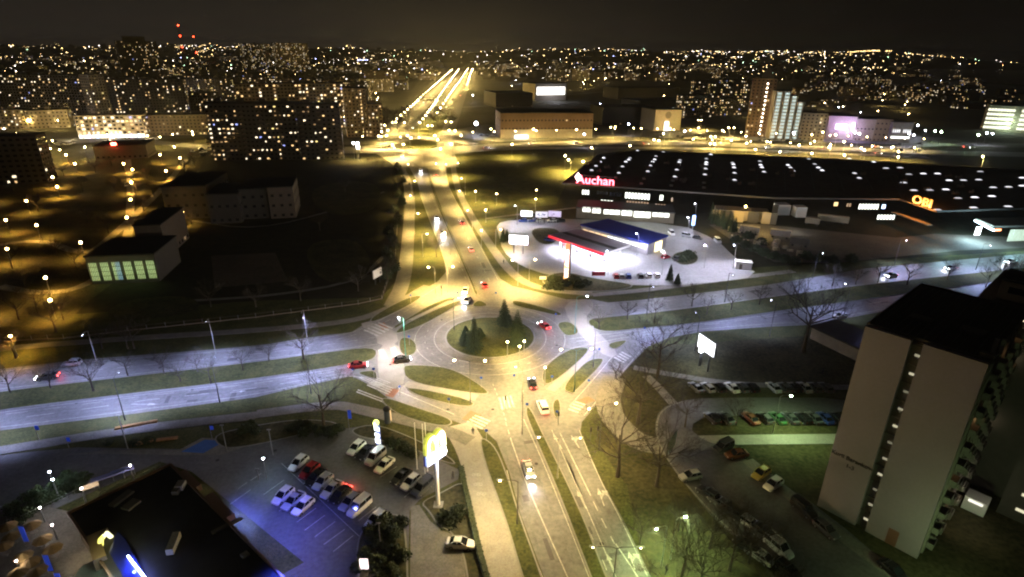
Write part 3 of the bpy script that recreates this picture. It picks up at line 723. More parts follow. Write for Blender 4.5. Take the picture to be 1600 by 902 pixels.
bare_tree((507, 672), 'big', 1.05, 'broad bare tree above the bushes north of the restaurant car park', seed=1)
bare_tree((1027, 590), 'big', 1.15, 'tall slender bare tree by the path at the eastern slip road', seed=2)
bare_tree((997, 662), 'big', 1.3, 'tall bare tree between the slip road and the curved kerb', seed=1)
bare_tree((1070, 668), 'big', .65, 'small bare tree at the inner corner of the car park entrance', seed=0)
bare_tree((965, 745), 'big', 1.15, 'wide bare tree beside the south road below the corner path', seed=2)
bare_tree((1026, 760), 'big', 1.0, 'bare tree leaning over the verge between road and car park', seed=1)
bare_tree((682, 402), 'big', .6, 'dense dark bare tree on the lawn left of the north road', seed=0)
GX = 'bare trees around the green lamps by the flats'
for i, (x, y, s) in enumerate([(1065, 905, .8), (1109, 857, .75), (1140, 892, .8), (1170, 880, .7), (1000, 850, .5), (1040, 950, .7), (1090, 930, .8), (1200, 935, .7), (1150, 665, .5), (1060, 830, .45)]):
    bare_tree((x, y), 'big', s, 'bare tree in the dark verge around the green lamps', GX, i)
GX = 'bare trees in the dark housing park'
for i, (x, y, s) in enumerate([(25, 560, .55), (88, 520, .8), (60, 490, .7), (100, 500, .6), (40, 450, .7), (150, 440, .6), (20, 420, .7), (90, 400, .6), (170, 365, .6), (225, 330, .7), (180, 300, .6), (230, 280, .6), (130, 300, .7), (60, 330, .7), (20, 300, .6), (150, 270, .6), (100, 275, .6), (240, 305, .6), (210, 545, .7), (300, 350, .6), (140, 350, .6), (30, 500, .7), (290, 268, .6), (175, 260, .6), (160, 545, .6), (-5, 370, .6), (305, 260, .6), (120, 420, .6), (215, 300, .6)]):
    bare_tree((x, y), 'big', s, 'bare park tree in the dark lawns between the housing blocks', GX, i)
GX = 'trees beyond the second roundabout'
fr = random.Random(5)
for i in range(46):
    x = fr.choice([fr.uniform(575, 650), fr.uniform(655, 712), fr.uniform(555, 640)]); y = fr.uniform(170, 214) if x < 640 else fr.uniform(160, 200)
    bare_tree((x, y), 'big', fr.uniform(.7, 1.0), 'bare tree beside the far avenue', GX, i)
for i, (x, y) in enumerate([(1215, 395), (1190, 390), (1230, 400), (1250, 396), (1160, 370), (1175, 380), (1290, 402), (600, 262), (612, 275), (590, 260), (575, 255), (622, 285)]):
    bare_tree((x, y), 'small', 1.0, 'small bare tree at the edge of the store service yard' if x > 1000 else 'small bare tree at the corner of the dark field', 'small trees by the yard' if x > 1000 else 'small trees by the field', i)

def conifer(px, h, r0, label, group=None, seed=0, cat='conifer'):
    p = P(*px); t = thing('spruce_tree', (p.x, p.y, 0.6 if h > 4 else 0), label, cat, group, rz=R.uniform(0, 6))
    rr = random.Random(seed)
    MB().tube([(0, 0, -0.6), (0, 0, h * 0.9)], [h * 0.02, 0.03], 6).build('trunk', BARK, t)
    m = MB(); z = h * 0.06
    while z < h * 0.985:
        f = 1 - z / h; L0 = r0 * (f ** 0.85) + 0.12; nb = max(5, int(15 * f + 5)); off = rr.random() * 6
        for k in range(nb):
            a = off + 2 * math.pi * k / nb + rr.uniform(-.18, .18); ln = L0 * rr.uniform(.7, 1.12)
            ca, sa = math.cos(a), math.sin(a); dz = -0.28 * ln
            wd = ln * 0.17 + 0.06
            for u0, u1 in ((0.08, .5), (.4, .8), (.7, 1.0)):
                w0 = wd * (1.1 - u0 * .8)
                b0 = Vector((ca * ln * u0, sa * ln * u0, z + dz * u0)); b1 = Vector((ca * ln * u1, sa * ln * u1, z + dz * u1 * 1.0))
                s = Vector((-sa, ca, 0)) * w0
                m.face([b0, b1 + s * .9 + Vector((0, 0, -.1)), b1 + Vector((0, 0, .06)), ]); m.face([b0, b1 + Vector((0, 0, .06)), b1 - s * .9 + Vector((0, 0, -.1))])
        z += h * 0.035 + 0.05
    m.build('crown', NEEDLE, t)
    return t
conifer((741, 548), 9.5, 2.7, 'leftmost tall spruce on the roundabout lawn', seed=1)
conifer((788, 512), 8.5, 2.9, 'rear spruce at the top of the roundabout lawn', seed=2)
conifer((808, 540), 10.0, 3.2, 'broadest spruce on the right of the roundabout lawn', seed=3)
conifer((728, 540), 5.5, 2.4, 'shorter bushy spruce left on the roundabout lawn', seed=4)
conifer((750, 532), 4.0, 2.4, 'low round conifer in the middle of the roundabout lawn', seed=5)
for i, (x, y, h) in enumerate([(1046, 440, 6), (1058, 444, 4), (786, 380, 6), (792, 378, 5)]):
    conifer((x, y), h, 1.4, 'columnar dark conifer beside the forecourt', 'conifers at the edge of the fuel forecourt', seed=10 + i)
for i in range(9):
    conifer((1110 + i * 4.6, 346 + i * 2.2 + (i % 2) * 3), 9 - (i % 3), 1.6, 'dark cypress in the row beside the superstore wall', 'row of cypresses beside the superstore', seed=20 + i)

def shrub(px, r, label, group=None, seed=0, hz=0.8, m=LEAFD, name='shrub', cat='shrub'):
    p = P(*px); rr = random.Random(seed); mb = MB()
    n = int(260 * min(r, 3.0))
    for i in range(n):
        a, b = rr.uniform(0, 6.283), rr.uniform(-0.1, 1.57); q = r * (0.62 + 0.42 * rr.random()) * (1 + .16 * math.sin(3 * a + seed) + .1 * math.sin(7 * a))
        c = Vector((q * math.cos(a) * math.cos(b), q * math.sin(a) * math.cos(b), max(0.05, q * hz * math.sin(b) + .15)))
        u = Vector((rr.uniform(-1, 1), rr.uniform(-1, 1), rr.uniform(-1, 1))).normalized(); v = u.orthogonal().normalized(); s = rr.uniform(.10, .26) * (0.6 + .35 * r)
        mb.face([c + u * s, c + v * s, c - u * s * .8, c - v * s])
    mb.ball((0, 0, 0.0), r * 0.66, n=10, m=6, sz=hz, jit=0.15, rnd=rr)
    o = mb.build(name, m); o.location = (p.x, p.y, 0); o.rotation_euler = (0, 0, rr.uniform(0, 6))
    return props(o, label, cat, group)
SG = 'dark shrubs on the island beside the drive-through lane'
for i, (x, y, r) in enumerate([(600, 822, 1.7), (615, 838, 1.5), (585, 850, 1.6), (605, 862, 1.7), (625, 872, 1.5), (590, 885, 1.6), (612, 900, 1.5), (570, 868, 1.2), (560, 890, 1.3), (628, 820, 1.3), (595, 915, 1.6), (578, 832, 1.2)]):
    shrub((x, y), r, 'dark leafy shrub on the island beside the drive-through lane', SG, i, hz=1.1)
shrub((702, 815), 2.2, 'wide low dark shrub below the arches sign', None, 40, hz=.7)
shrub((716, 808), 1.4, 'dark clipped shrub with a pointed top right of the arches sign', None, 41, hz=1.7)
SG = 'dark bushes between the carriageway and the car park'
for i, (x, y, r) in enumerate([(470, 668, 1.8), (485, 672, 1.6), (500, 676, 1.5), (518, 678, 1.7), (390, 672, 1.8), (400, 676, 1.2), (530, 672, 1.2), (455, 672, 1.3), (475, 679, 1.3), (380, 676, 1.2), (210, 695, 1.2), (232, 690, 1.1), (170, 694, 1.0), (620, 697, 1.6), (632, 702, 1.7), (645, 712, 1.4), (610, 692, 1.2)]):
    shrub((x, y), r, 'dark rounded bush between the carriageway and the car park', SG, 50 + i)
SG = 'bushes beside the restaurant terrace'
for i, (x, y, r) in enumerate([(126, 752, 1.7), (112, 762, 1.6), (100, 770, 1.5), (85, 780, 1.5), (70, 785, 1.6), (55, 795, 1.6), (42, 805, 1.5), (30, 815, 1.5), (90, 760, 1.4), (60, 775, 1.6), (105, 748, 1.4), (130, 765, 1.2), (20, 800, 1.8), (45, 780, 1.5)]):
    shrub((x, y), r, 'green garden bush beside the restaurant terrace', SG, 80 + i, m=mat('green garden leaves', (0.05, 0.075, 0.03), 0.9, noise=0.5, nscale=2))
SG = 'tall bushes along the edge of the dark field'
for i in range(16): shrub((613 + (i % 3) * 5 + (8 if i < 8 else 0) - i * .6, 262 + i * 11.5), 2.4, 'tall dark bush along the fence of the dark school field', SG, 200 + i, hz=1.3)
for i, (x, y) in enumerate([(622, 300), (618, 350), (614, 400), (606, 440), (560, 455), (470, 470), (540, 300), (500, 360), (330, 480), (200, 545), (400, 480)]): bare_tree((x, y), 'big', .6, 'bare tree along the edge of the dark school field', 'bare trees along the dark school field', i)
SG = 'shrubs around the fuel station price pylon'
for i, (x, y, r) in enumerate([(866, 440, 3.0), (880, 446, 2.6), (895, 440, 3.0), (905, 448, 2.4), (858, 450, 2.4), (872, 452, 2.2), (915, 444, 2.0)]):
    shrub((x, y), r, 'low shrub around the fuel station price pylon', SG, 110 + i, hz=.6)
SG = 'dark shrubs edging the service yard'
for i, (x, y) in enumerate([(1150, 378), (1165, 386), (1180, 392), (1195, 399), (1210, 404), (1225, 408), (1260, 404), (1280, 408), (1300, 410), (1330, 408), (1170, 372), (1190, 382), (1240, 412), (1070, 405), (1076, 402), (1063, 408)]):
    shrub((x, y), 2.6, 'dark shrub at the edge of the store service yard', SG, 130 + i, hz=.9)
# clipped hedge along the wide footway
hp = chaikin([Vector((p.x, p.y, 0)) for p in (P(*q) for q in ((720, 735), (730, 780), (745, 850), (760, 905), (775, 960)))], 2, False)
mb = MB(); rr = random.Random(9); ribbon(mb, hp, 0.8, 0.0, 1.1)
for a, b in zip(hp, hp[1:]):
    for k in range(int((b - a).length * 60)):
        c = a.lerp(b, rr.random()); s = rr.uniform(.06, .16); u = Vector((rr.uniform(-1, 1), rr.uniform(-1, 1), rr.uniform(-1, 1))).normalized(); v = u.orthogonal().normalized()
        c = c + Vector((rr.uniform(-.5, .5), rr.uniform(-.3, .3), rr.uniform(.2, 1.25))); mb.face([c + u * s, c + v * s, c - u * s, c - v * s])
props(mb.build('hedge', LEAFD), 'long clipped dark hedge along the left side of the wide footway', 'hedge')

# ------------------------------------------------------------------ cars
def loft(mb, secs, mi=0):
    """secs: (x, half width, z bottom, z top, shoulder inset)"""
    n = len(mb.v); k = 8
    for (x, w_, zb, zt, ins) in secs:
        zm = zb + (zt - zb) * 0.62
        for (y, z) in ((-w_ * .92, zb), (-w_, zb + .18), (-w_, zm), (-w_ + ins, zt), (w_ - ins, zt), (w_, zm), (w_, zb + .18), (w_ * .92, zb)): mb.v.append((x, y, z))
    for i in range(len(secs) - 1):
        for j in range(k):
            j2 = (j + 1) % k; a = n + i * k; mb.f.append((a + j, a + k + j, a + k + j2, a + j2)); mb.m.append(mi)
    mb.f.append(tuple(n + j for j in range(k))); mb.m.append(mi)
    e = n + (len(secs) - 1) * k; mb.f.append(tuple(e + k - 1 - j for j in range(k))); mb.m.append(mi)
CARP = {'white': (.70, .70, .70), 'silver': (.38, .39, .41), 'dark grey': (.07, .075, .08), 'black': (.012, .012, .014), 'red': (.32, .015, .02), 'blue': (.03, .06, .28), 'brown': (.16, .06, .03), 'green': (.05, .14, .06), 'yellow': (.45, .38, .08)}
def paint(c): return mat('car paint ' + c, CARP[c], 0.28, 0.15 if c != 'white' else 0, spec=0.6)
CGLASS = mat('car glass', (0.01, 0.012, 0.015), 0.08)
HL_OFF = mat('headlight glass', (0.5, 0.5, 0.5), 0.2); TL_OFF = mat('tail light glass', (0.22, 0.01, 0.01), 0.3)
HL_ON = glow('headlight shining', (0.9, 0.93, 1), 14); TL_ON = glow('tail light shining', (1, 0.05, 0.03), 5)
RIM = mat('wheel rim alloy', (0.35, 0.35, 0.36), 0.35, 0.8)
def car_meshes(kind):
    b = MB()
    if kind == 'van':
        loft(b, [(-2.35, .80, .35, 1.05, .06), (-2.25, .90, .26, 1.20, .06), (-1.2, .94, .22, 1.22, .06), (1.2, .94, .22, 1.15, .08), (2.0, .90, .24, 1.02, .14), (2.35, .74, .32, .80, .16)])
        cab = [(-2.2, .88, 1.10, 1.22, .1), (-2.15, .86, 1.10, 1.88, .16), (.55, .86, 1.10, 1.92, .16), (1.35, .80, 1.0, 1.12, .1)]
        rf = [(-2.17, .74, 1.86, 1.93, .06), (.6, .73, 1.90, 1.97, .06)]
    elif kind == 'sedan':
        loft(b, [(-2.28, .74, .38, .86, .08), (-2.15, .86, .28, .96, .10), (-1.2, .90, .22, .97, .08), (.9, .90, .22, .93, .08), (1.9, .86, .24, .80, .16), (2.28, .72, .34, .66, .18)])
        cab = [(-1.75, .80, .90, .95, .08), (-1.05, .80, .90, 1.38, .17), (.15, .80, .90, 1.42, .17), (1.05, .78, .86, .92, .08)]
        rf = [(-1.0, .62, 1.36, 1.41, .05), (.12, .62, 1.40, 1.45, .05)]
    else:
        loft(b, [(-2.1, .76, .38, .95, .08), (-2.0, .87, .28, 1.02, .08), (-1.2, .90, .22, 1.0, .08), (.9, .90, .22, .95, .08), (1.75, .86, .24, .82, .16), (2.1, .72, .34, .68, .18)])
        cab = [(-2.0, .82, .94, 1.05, .08), (-1.62, .81, .94, 1.42, .17), (.05, .81, .92, 1.48, .17), (1.0, .79, .88, .94, .08)]
        rf = [(-1.6, .64, 1.41, 1.46, .05), (.05, .64, 1.46, 1.51, .05)]
    ca = MB(); loft(ca, cab); r = MB(); loft(r, rf)
    # pillars, a bit outside the glass
    w_ = cab[1][1]
    for s in (-1, 1):
        for xa, za, xb, zb in ((cab[0][0] + .02, cab[0][2] + .05, cab[1][0], cab[1][3]), (cab[3][0], cab[3][3], cab[2][0], cab[2][3]), ((cab[1][0] + cab[2][0]) / 2, cab[1][2], (cab[1][0] + cab[2][0]) / 2, cab[1][3])):
            r.tube([(xa, s * (w_ + .005), za), (xa * .45 + xb * .55, s * (w_ + .0), za * .4 + zb * .6), (xb, s * (w_ - .15), zb + .01)], .045, 4)
    x0, x1 = b.v[0][0], b.v[-1][0]
    wh = MB(); wh.tube([(0, -.11, 0), (0, .11, 0)], .32, 14)
    rim = MB(); rim.tube([(0, -.12, 0), (0, .12, 0)], .19, 8)
    hl = MB(); hl.box(0, 0, -.07, .16, .34, .15); tl = MB(); tl.box(0, 0, -.09, .10, .26, .2)
    bm = b.mesh('body', paint('white'))
    return dict(body=bm, cab=ca.mesh('windows', CGLASS), roof=r.mesh('roof', paint('white')), wheel=wh.mesh('wheel', BLACK), rim=rim.mesh('rim', RIM), hl=hl.mesh('headlight', HL_OFF), tl=tl.mesh('tail_light', TL_OFF), x0=x0, x1=x1, wb=1.38)
CM = {k: car_meshes(k) for k in ('hatch', 'sedan', 'van')}
def make_car(kind, col, label, group, on=False, name='parked_car', beams=0):
    t = thing(name, (0, 0, 0), label, 'van' if kind == 'van' and col == 'dark grey' else 'car', group)
    m = CM[kind]
    part('body', m['body'], t, ma=paint(col)); part('windows', m['cab'], t); part('roof', m['roof'], t, ma=paint(col))
    for sx in (-1, 1):
        for sy in (-1, 1):
            w_ = part('wheel', m['wheel'], t, (sx * m['wb'], sy * .80, .32)); part('rim', m['rim'], w_)
    for s in (-1, 1):
        part('headlight', m['hl'], t, (m['x1'] - .1, s * .58, .62), ma=HL_ON if on else HL_OFF)
        part('tail_light', m['tl'], t, (m['x0'] + .03, s * .62, .78), ma=TL_ON if (on or beams == -1) else TL_OFF)
    if beams > 0:
        l = add_light((m['x1'] + .25, 0, .65), (0.85, 0.88, 1.0), beams, t, spot=75, rot=(math.radians(80), 0, math.radians(-90)))
        l.name = 'headlight_beam'
    if beams == -1 or on:
        add_light((m['x0'] - .25, 0, .75), (1, .04, .03), 60 if on else 220, t)
    return t
PROTO = {}
def car(px, head, kind, col, label, group=None, on=False, beams=0, name='parked_car', z=0.05, world=None):
    """head: photograph point the car's front looks at"""
    p = P(*px); q = P(*head); a = math.atan2(q.y - p.y, q.x - p.x)
    key = (kind, col, on, beams, name)
    if key not in PROTO: t = PROTO[key] = make_car(kind, col, label, group, on, name, beams)
    else:
        t = copy_tree(PROTO[key])
    t.location = (p.x, p.y, z); t.rotation_euler = (0, 0, a)
    t['label'] = label
    if group: t['group'] = group
    elif 'group' in t: del t['group']
    return t
# restaurant car park
def pk(x, y, kind, col, label, group=None, on=False, beams=0):
    car((x, y), (x - 10, y + 9.0), kind, col, label, group, on, beams)
MR = [(467, 728, 'hatch', 'white', 'white hatchback at the top end of the middle parking row'), (484, 740, 'hatch', 'red', 'dark red hatchback second from the top of the middle row'),
      (494, 750, 'sedan', 'black', 'black saloon third from the top of the middle row, right of the red car'), (505, 757, 'hatch', 'silver', 'silver hatchback right after the black saloon of the middle row'),
      (519, 769, 'sedan', 'silver', 'silver saloon left of the black car with glowing tail lights'),
      (547, 789, 'hatch', 'silver', 'silver hatchback right of the black car with glowing tail lights'), (562, 797, 'van', 'white', 'tall white car at the lower end of the middle row')]
for m_ in MR: pk(*m_)
pk(532, 777, 'sedan', 'black', 'black car in the middle row with glowing red tail lights', beams=-1)
pk(443, 779, 'hatch', 'white', 'leftmost of the three white cars in the blue-lit parking row'); pk(459, 787, 'sedan', 'silver', 'middle one of the three cars in the blue-lit parking row'); pk(474, 796, 'hatch', 'white', 'rightmost of the three cars in the blue-lit parking row')
pk(557, 704, 'hatch', 'white', 'white hatchback at the left end of the top parking row'); pk(571, 711, 'sedan', 'black', 'black saloon beside the white hatchback of the top row')
pk(587, 719, 'van', 'silver', 'tall silver car third in the top parking row'); pk(601, 731, 'sedan', 'white', 'white saloon at the right end of the top parking row')
pk(627, 749, 'sedan', 'black', 'black saloon left of the white one, next to the arches sign'); pk(642, 758, 'hatch', 'white', 'white hatchback between two dark cars beside the arches sign'); pk(660, 767, 'van', 'dark grey', 'dark people carrier right under the arches sign')
pk(588, 816, 'hatch', 'white', 'lone white car tucked beside the dark shrubs')
car((720, 854), (760, 858), 'sedan', 'white', 'white car waiting alone on the drive lane below the arches sign')
# cars on the roads (headlights on)
def rc(px, head, col, label, beams=2500, kind='sedan'): car(px, head, kind, col, label, None, True, beams, 'moving_car', z=0.04)
rc((848, 640), (836, 612), 'white', 'long white car leaving the roundabout at the south crossing', 900, 'van')
rc((832, 603), (828, 585), 'black', 'black car just south of the roundabout behind the white one', 900)
rc((826, 738), (833, 762), 'silver', 'silver car with bright headlights on the south carriageway', 2500)
rc((727, 457), (722, 474), 'white', 'white car with headlights entering the roundabout from the north', 3000)
rc((730, 472), (722, 482), 'silver', 'silver car close behind at the northern roundabout entry', 2500)
rc((682, 342), (689, 360), 'white', 'white car with headlights coming down the north road', 9000)
rc((692, 366), (699, 384), 'silver', 'second car with headlights coming down the north road', 9000)
rc((657, 268), (661, 280), 'white', 'car with headlights near the top of the north road', 6000)
rc((628, 245), (636, 256), 'silver', 'car with headlights leaving the second roundabout', 6000)
rc((757, 448), (748, 428), 'red', 'red car heading north out of the roundabout', 500)
rc((722, 350), (713, 332), 'dark grey', 'grey car with red tail lights on the north road', 500)
rc((736, 392), (727, 370), 'silver', 'silver car heading away on the north road', 500)
rc((681, 275), (679, 262), 'dark grey', 'car with red tail lights close to the second roundabout', 500)
rc((850, 512), (835, 502), 'red', 'red car circling the east side of the roundabout', 500)
rc((628, 565), (648, 562), 'black', 'dark car entering the roundabout from the west', 900)
rc((560, 574), (585, 571), 'red', 'red car approaching from the west behind the dark one', 900)
rc((75, 592), (60, 594), 'dark grey', 'dark car with red tail lights on the upper western carriageway', 300)
rc((1392, 433), (1370, 436), 'white', 'white car with headlights on the upper eastern carriageway', 2500)
rc((1485, 421), (1465, 424), 'silver', 'silver car following on the upper eastern carriageway', 2500)
rc((1578, 411), (1558, 414), 'white', 'rearmost car on the upper eastern carriageway', 2500)
car((113, 571), (90, 573), 'hatch', 'silver', 'silver hatchback parked at the edge of the upper western carriageway')
car((1312, 497), (1290, 499), 'hatch', 'white', 'white hatchback parked beside the lower eastern carriageway')
# car park by the flats
G1 = 'upper row of cars parked by the flats'; G2 = 'lower row of cars parked by the flats'
cols = ['dark grey', 'silver', 'black', 'white', 'dark grey', 'black', 'silver', 'dark grey', 'black', 'silver', 'dark grey']
for i, x in enumerate((1087, 1105, 1122, 1143, 1158, 1174, 1208, 1225, 1241, 1256, 1272, 1289)):
    car((x, 609), (x - 9, 601), 'hatch' if i % 3 else 'sedan', cols[i % 11], 'parked car in the upper row of the dim car park by the flats', G1)
for i, x in enumerate((1112, 1134, 1172, 1194, 1214, 1234, 1254, 1271, 1288, 1305)):
    car((x, 657), (x - 9, 649), 'sedan' if i % 3 else 'hatch', ['black', 'dark grey', 'brown', 'dark grey', 'green', 'dark grey', 'black', 'dark grey', 'blue', 'black'][i], 'parked car in the lower row of the dim car park by the flats', G2)
car((1129, 703), (1112, 711), 'van', 'dark grey', 'dark van parked beside the green-lit footway')
car((1150, 714), (1134, 716), 'sedan', 'brown', 'orange-brown car parked next to the dark van')
car((1078, 748), (1058, 752), 'hatch', 'silver', 'silver car alone on the access road by the bare trees')
car((1188, 744), (1174, 753), 'hatch', 'yellow', 'yellow car parked at the edge of the green lawn')
car((1207, 761), (1192, 771), 'hatch', 'white', 'white car parked below the yellow one')
G3 = 'dark cars parked along the access road under the trees'
for i, (x, y) in enumerate([(1105, 775), (1125, 790), (1140, 803), (1160, 815), (1180, 828), (1195, 842), (1165, 858), (1185, 872), (1255, 800), (1290, 832), (1395, 897), (1215, 860), (1230, 895)]):
    car((x, y), (x - 15, y - 10) if i < 8 else (x + 12, y + 10), ('hatch', 'sedan', 'van')[i % 3], ('black', 'dark grey', 'black', 'silver')[i % 4], 'dark car parked on the unlit access road beside the flats', G3)
# forecourt cars
G4 = 'cars parked along the front edge of the fuel forecourt'
for i, (x, c_) in enumerate(((962, 'red'), (970, 'silver'), (981, 'blue'), (1000, 'dark grey'), (1013, 'white'), (1026, 'white'))):
    car((x, 434 - (i > 3)), (x - 3, 428), 'hatch', c_, 'parked car in the row along the front edge of the fuel forecourt', G4)
car((1040, 404), (1050, 401), 'hatch', 'red', 'red car parked near the shrubs of the fuel forecourt')
car((1060, 407), (1070, 403), 'van', 'dark grey', 'dark car beside the round shrub island of the forecourt')
G5 = 'cars parked below the three billboards'
for i, (x, c_) in enumerate(((817, 'blue'), (832, 'blue'), (840, 'white'), (862, 'white'), (876, 'dark grey'))):
    car((x, 347), (x - 5, 347), 'hatch', c_, 'parked car below the three billboards at the forecourt entrance', G5)
car((1049, 367), (1055, 372), 'van', 'white', 'white van parked behind the fuel station shop')
car((1073, 371), (1082, 373), 'van', 'silver', 'silver people carrier behind the fuel station shop')
car((1090, 374), (1100, 376), 'hatch', 'dark grey', 'dark car behind the fuel station shop'); car((1121, 379), (1127, 384), 'van', 'silver', 'silver van standing at the forecourt exit')
car((858, 377), (868, 378), 'hatch', 'blue', 'blue car waiting left of the fuel canopy')
car((198, 291), (198, 300), 'hatch', 'white', 'white car parked under an amber lamp in the housing park')
# far parked cars near the stores and blocks
cr_ = random.Random(17)
G6 = 'cars on the distant parking grounds'
for (xa, xb, ya, yb, n) in ((1180, 1270, 214, 222, 18), (1020, 1100, 212, 217, 8), (300, 345, 232, 244, 10), (75, 110, 222, 232, 12), (1400, 1440, 225, 238, 6), (750, 800, 208, 216, 6)):
    for i in range(n):
        x, y = cr_.uniform(xa, xb), cr_.uniform(ya, yb)
        car((x, y), (x + cr_.choice((-3, 3)), y + .5), cr_.choice(('hatch', 'sedan')), cr_.choice(('silver', 'white', 'black', 'dark grey')), 'car on a distant lit parking ground', G6)
G7 = 'cars with lights on along the far roads'
for (x, y, dx, dy) in ((900, 225, -5, 0), (830, 226, -5, .1), (1290, 232, 5, .3), (1372, 231, 5, .3), (1372, 241, 5, .3), (1510, 231, 5, .2), (612, 233, 4, 0), (662, 160, -3, 4), (690, 150, -3, 4), (700, 136, -3, 4), (712, 124, -2, 4), (645, 201, -3, 4), (655, 192, -3, 4), (668, 181, -3, 4), (672, 172, -3, 4), (704, 130, -3, 4), (708, 121, -3, 4), (719, 150, 3, -4), (722, 141, 3, -4), (726, 132, 3, -4), (760, 232, 5, 0), (1010, 226, 5, 0), (1200, 232, -5, 0)):
    car((x, y), (x + dx, y + dy), 'sedan', cr_.choice(('silver', 'white')), 'car with its lights on along a far road', G7, True, 5000, 'moving_car')

# ------------------------------------------------------------------ buildings
def sight(px, py):
    u, v = px - 800.0, py - 451.0
    x = u * _c + v * _s; y = -u * _s + v * _c
    return Vector((x, F * _cp - y * _sp, -(F * _sp + y * _cp)))
def h_at(base, px, py):
    """height reached over ground point base on the sight line of (px, py)"""
    d = sight(px, py); return H + d.z * base.y / d.y
def on_plane(px, py, a, b):
    d = sight(px, py); n = Vector((-(b - a).y, (b - a).x, 0)); o = Vector((0, 0, H))
    t = n.dot(Vector((a.x, a.y, 0)) - Vector((0, 0, 0))) / n.dot(d); q = o + d * t
    e = (Vector((b.x, b.y, 0)) - Vector((a.x, a.y, 0))).normalized()
    return (Vector((q.x, q.y, 0)) - Vector((a.x, a.y, 0))).dot(e), q.z
WALLC = {k: mat('facade ' + k, c, 0.9, noise=0.12, nscale=0.08) for k, c in dict(grey=(.20, .18, .155), cream=(.34, .29, .21), brown=(.13, .105, .08), pale=(.42, .37, .29), orange=(.16, .105, .065), ochre=(.24, .18, .10), dark=(.075, .068, .058)).items()}
def block(px0, px1, top, depth, label, group=None, wall='grey', lit=0.22, floors=None, bay=3.2, name='apartment_block', cat='building', roof=ROOFB, mats=LITS, wts=(5, 4, 2, 3, 0.4), win=(1.3, 1.2), indiv=False, A=None, B=None, h=None, sides=True, seed=None, hut=1, ground=True, darkw=True):
    rr = random.Random(seed if seed is not None else int(abs(px0[0] * 7 + px0[1] * 13) if px0 else R.randint(0, 99999)))
    A = A or P(*px0); B = B or P(*px1)
    if h is None: h = h_at(A, px0[0], top)
    e = (B - A); w = e.length; e.normalize(); n = Vector((e.y, -e.x, 0))     # n faces the viewer
    if n.dot(A) > 0: n = -n
    t = thing(name, ((A + B) / 2) - n * depth / 2, label, cat, group, rz=math.atan2(e.y, e.x))
    sgn = 1 if (Vector((-e.y, e.x, 0)).dot(n) < 0) else -1                       # local -y is the front when sgn == 1
    fy = -sgn * depth / 2
    MB().box(0, 0, 0, w, depth, h).build('wall', WALLC[wall], t)
    m = MB(); m.box(0, 0, h, w + .5, depth + .5, .35); m.box(0, 0, h + .35, w - .6, depth - .6, .06, mi=0)
    m.build('roof', roof, t)
    if hut:
        m = MB()
        pass
        for k in range(hut): part('stair_housing', mesh_of(('hut', wall, round(depth)), lambda: MB().box(0, 0, 0, 4, min(4, depth * .6), 2.4).mesh('stair_housing', WALLC[wall])), t, (-w / 2 + w * (k + .5) / hut, 0, h + .35))
    fl = floors or max(1, int(h / 2.9)); fh = (h - 0.6) / fl
    mb = MB(); ww, wh = win
    faces = [(w, 0)] + ([(depth, 1), (depth, 2)] if sides else [])
    for (ln, f) in faces:
        nb = max(1, int(ln / bay)); st = ln / nb
        colw = [rr.random() < 0.14 for _ in range(nb)]
        for i in range(nb):
            u = -ln / 2 + (i + .5) * st
            for k in range(0 if ground else 1, fl):
                on = rr.random() < (lit * (2.2 if colw[i] else 0.85))
                if not on and not darkw: continue
                mi = rr.choices(range(len(mats)), wts[:len(mats)])[0] + 1 if on else 0
                z0 = 0.9 + k * fh; hw = ww / 2 * (1 if not on else rr.choice((1, 1, .6)))
                if f == 0: q = [(u - hw, fy - sgn * .06, z0), (u + hw, fy - sgn * .06, z0), (u + hw, fy - sgn * .06, z0 + wh), (u - hw, fy - sgn * .06, z0 + wh)]
                else:
                    sx = (-1 if f == 1 else 1) * (w / 2 + .06); q = [(sx, u - hw, z0), (sx, u + hw, z0), (sx, u + hw, z0 + wh), (sx, u - hw, z0 + wh)]
                if on and indiv and f == 0:
                    me = mesh_of(('win', mats[mi - 1].name, round(hw, 2), wh), lambda: MB().box(0, 0, 0, hw * 2, .08, wh).mesh('lit_window', mats[mi - 1]))
                    part('lit_window', me, t, (u, fy - sgn * .06, z0))
                else: mb.face(q, mi)
    if mb.f:
        o = mb.build('windows', [GLASSD] + list(mats), t); o['kind'] = 'stuff'
    t['_w'] = w; t['_d'] = depth; t['_h'] = h; t['_f'] = fy
    del t['_w'], t['_d'], t['_h'], t['_f']
    return t, w, depth, h, fy, sgn

def balconies(info, cols, fl, m=CONC, z0=3.4, fh=2.9, bw=2.6, out=1.1):
    t, w, d, h, fy, sgn = info
    me = mesh_of(('balc', m.name, bw, out), lambda: MB().box(0, 0, 0, bw, out, .15).box(0, -out / 2 + .05, .15, bw, .08, .9).mesh('balcony', m))
    for u in cols:
        for k in range(fl):
            o = part('balcony', me, t, (u, fy - sgn * (out / 2 + .02), z0 + k * fh), rz=0 if sgn == 1 else math.pi)

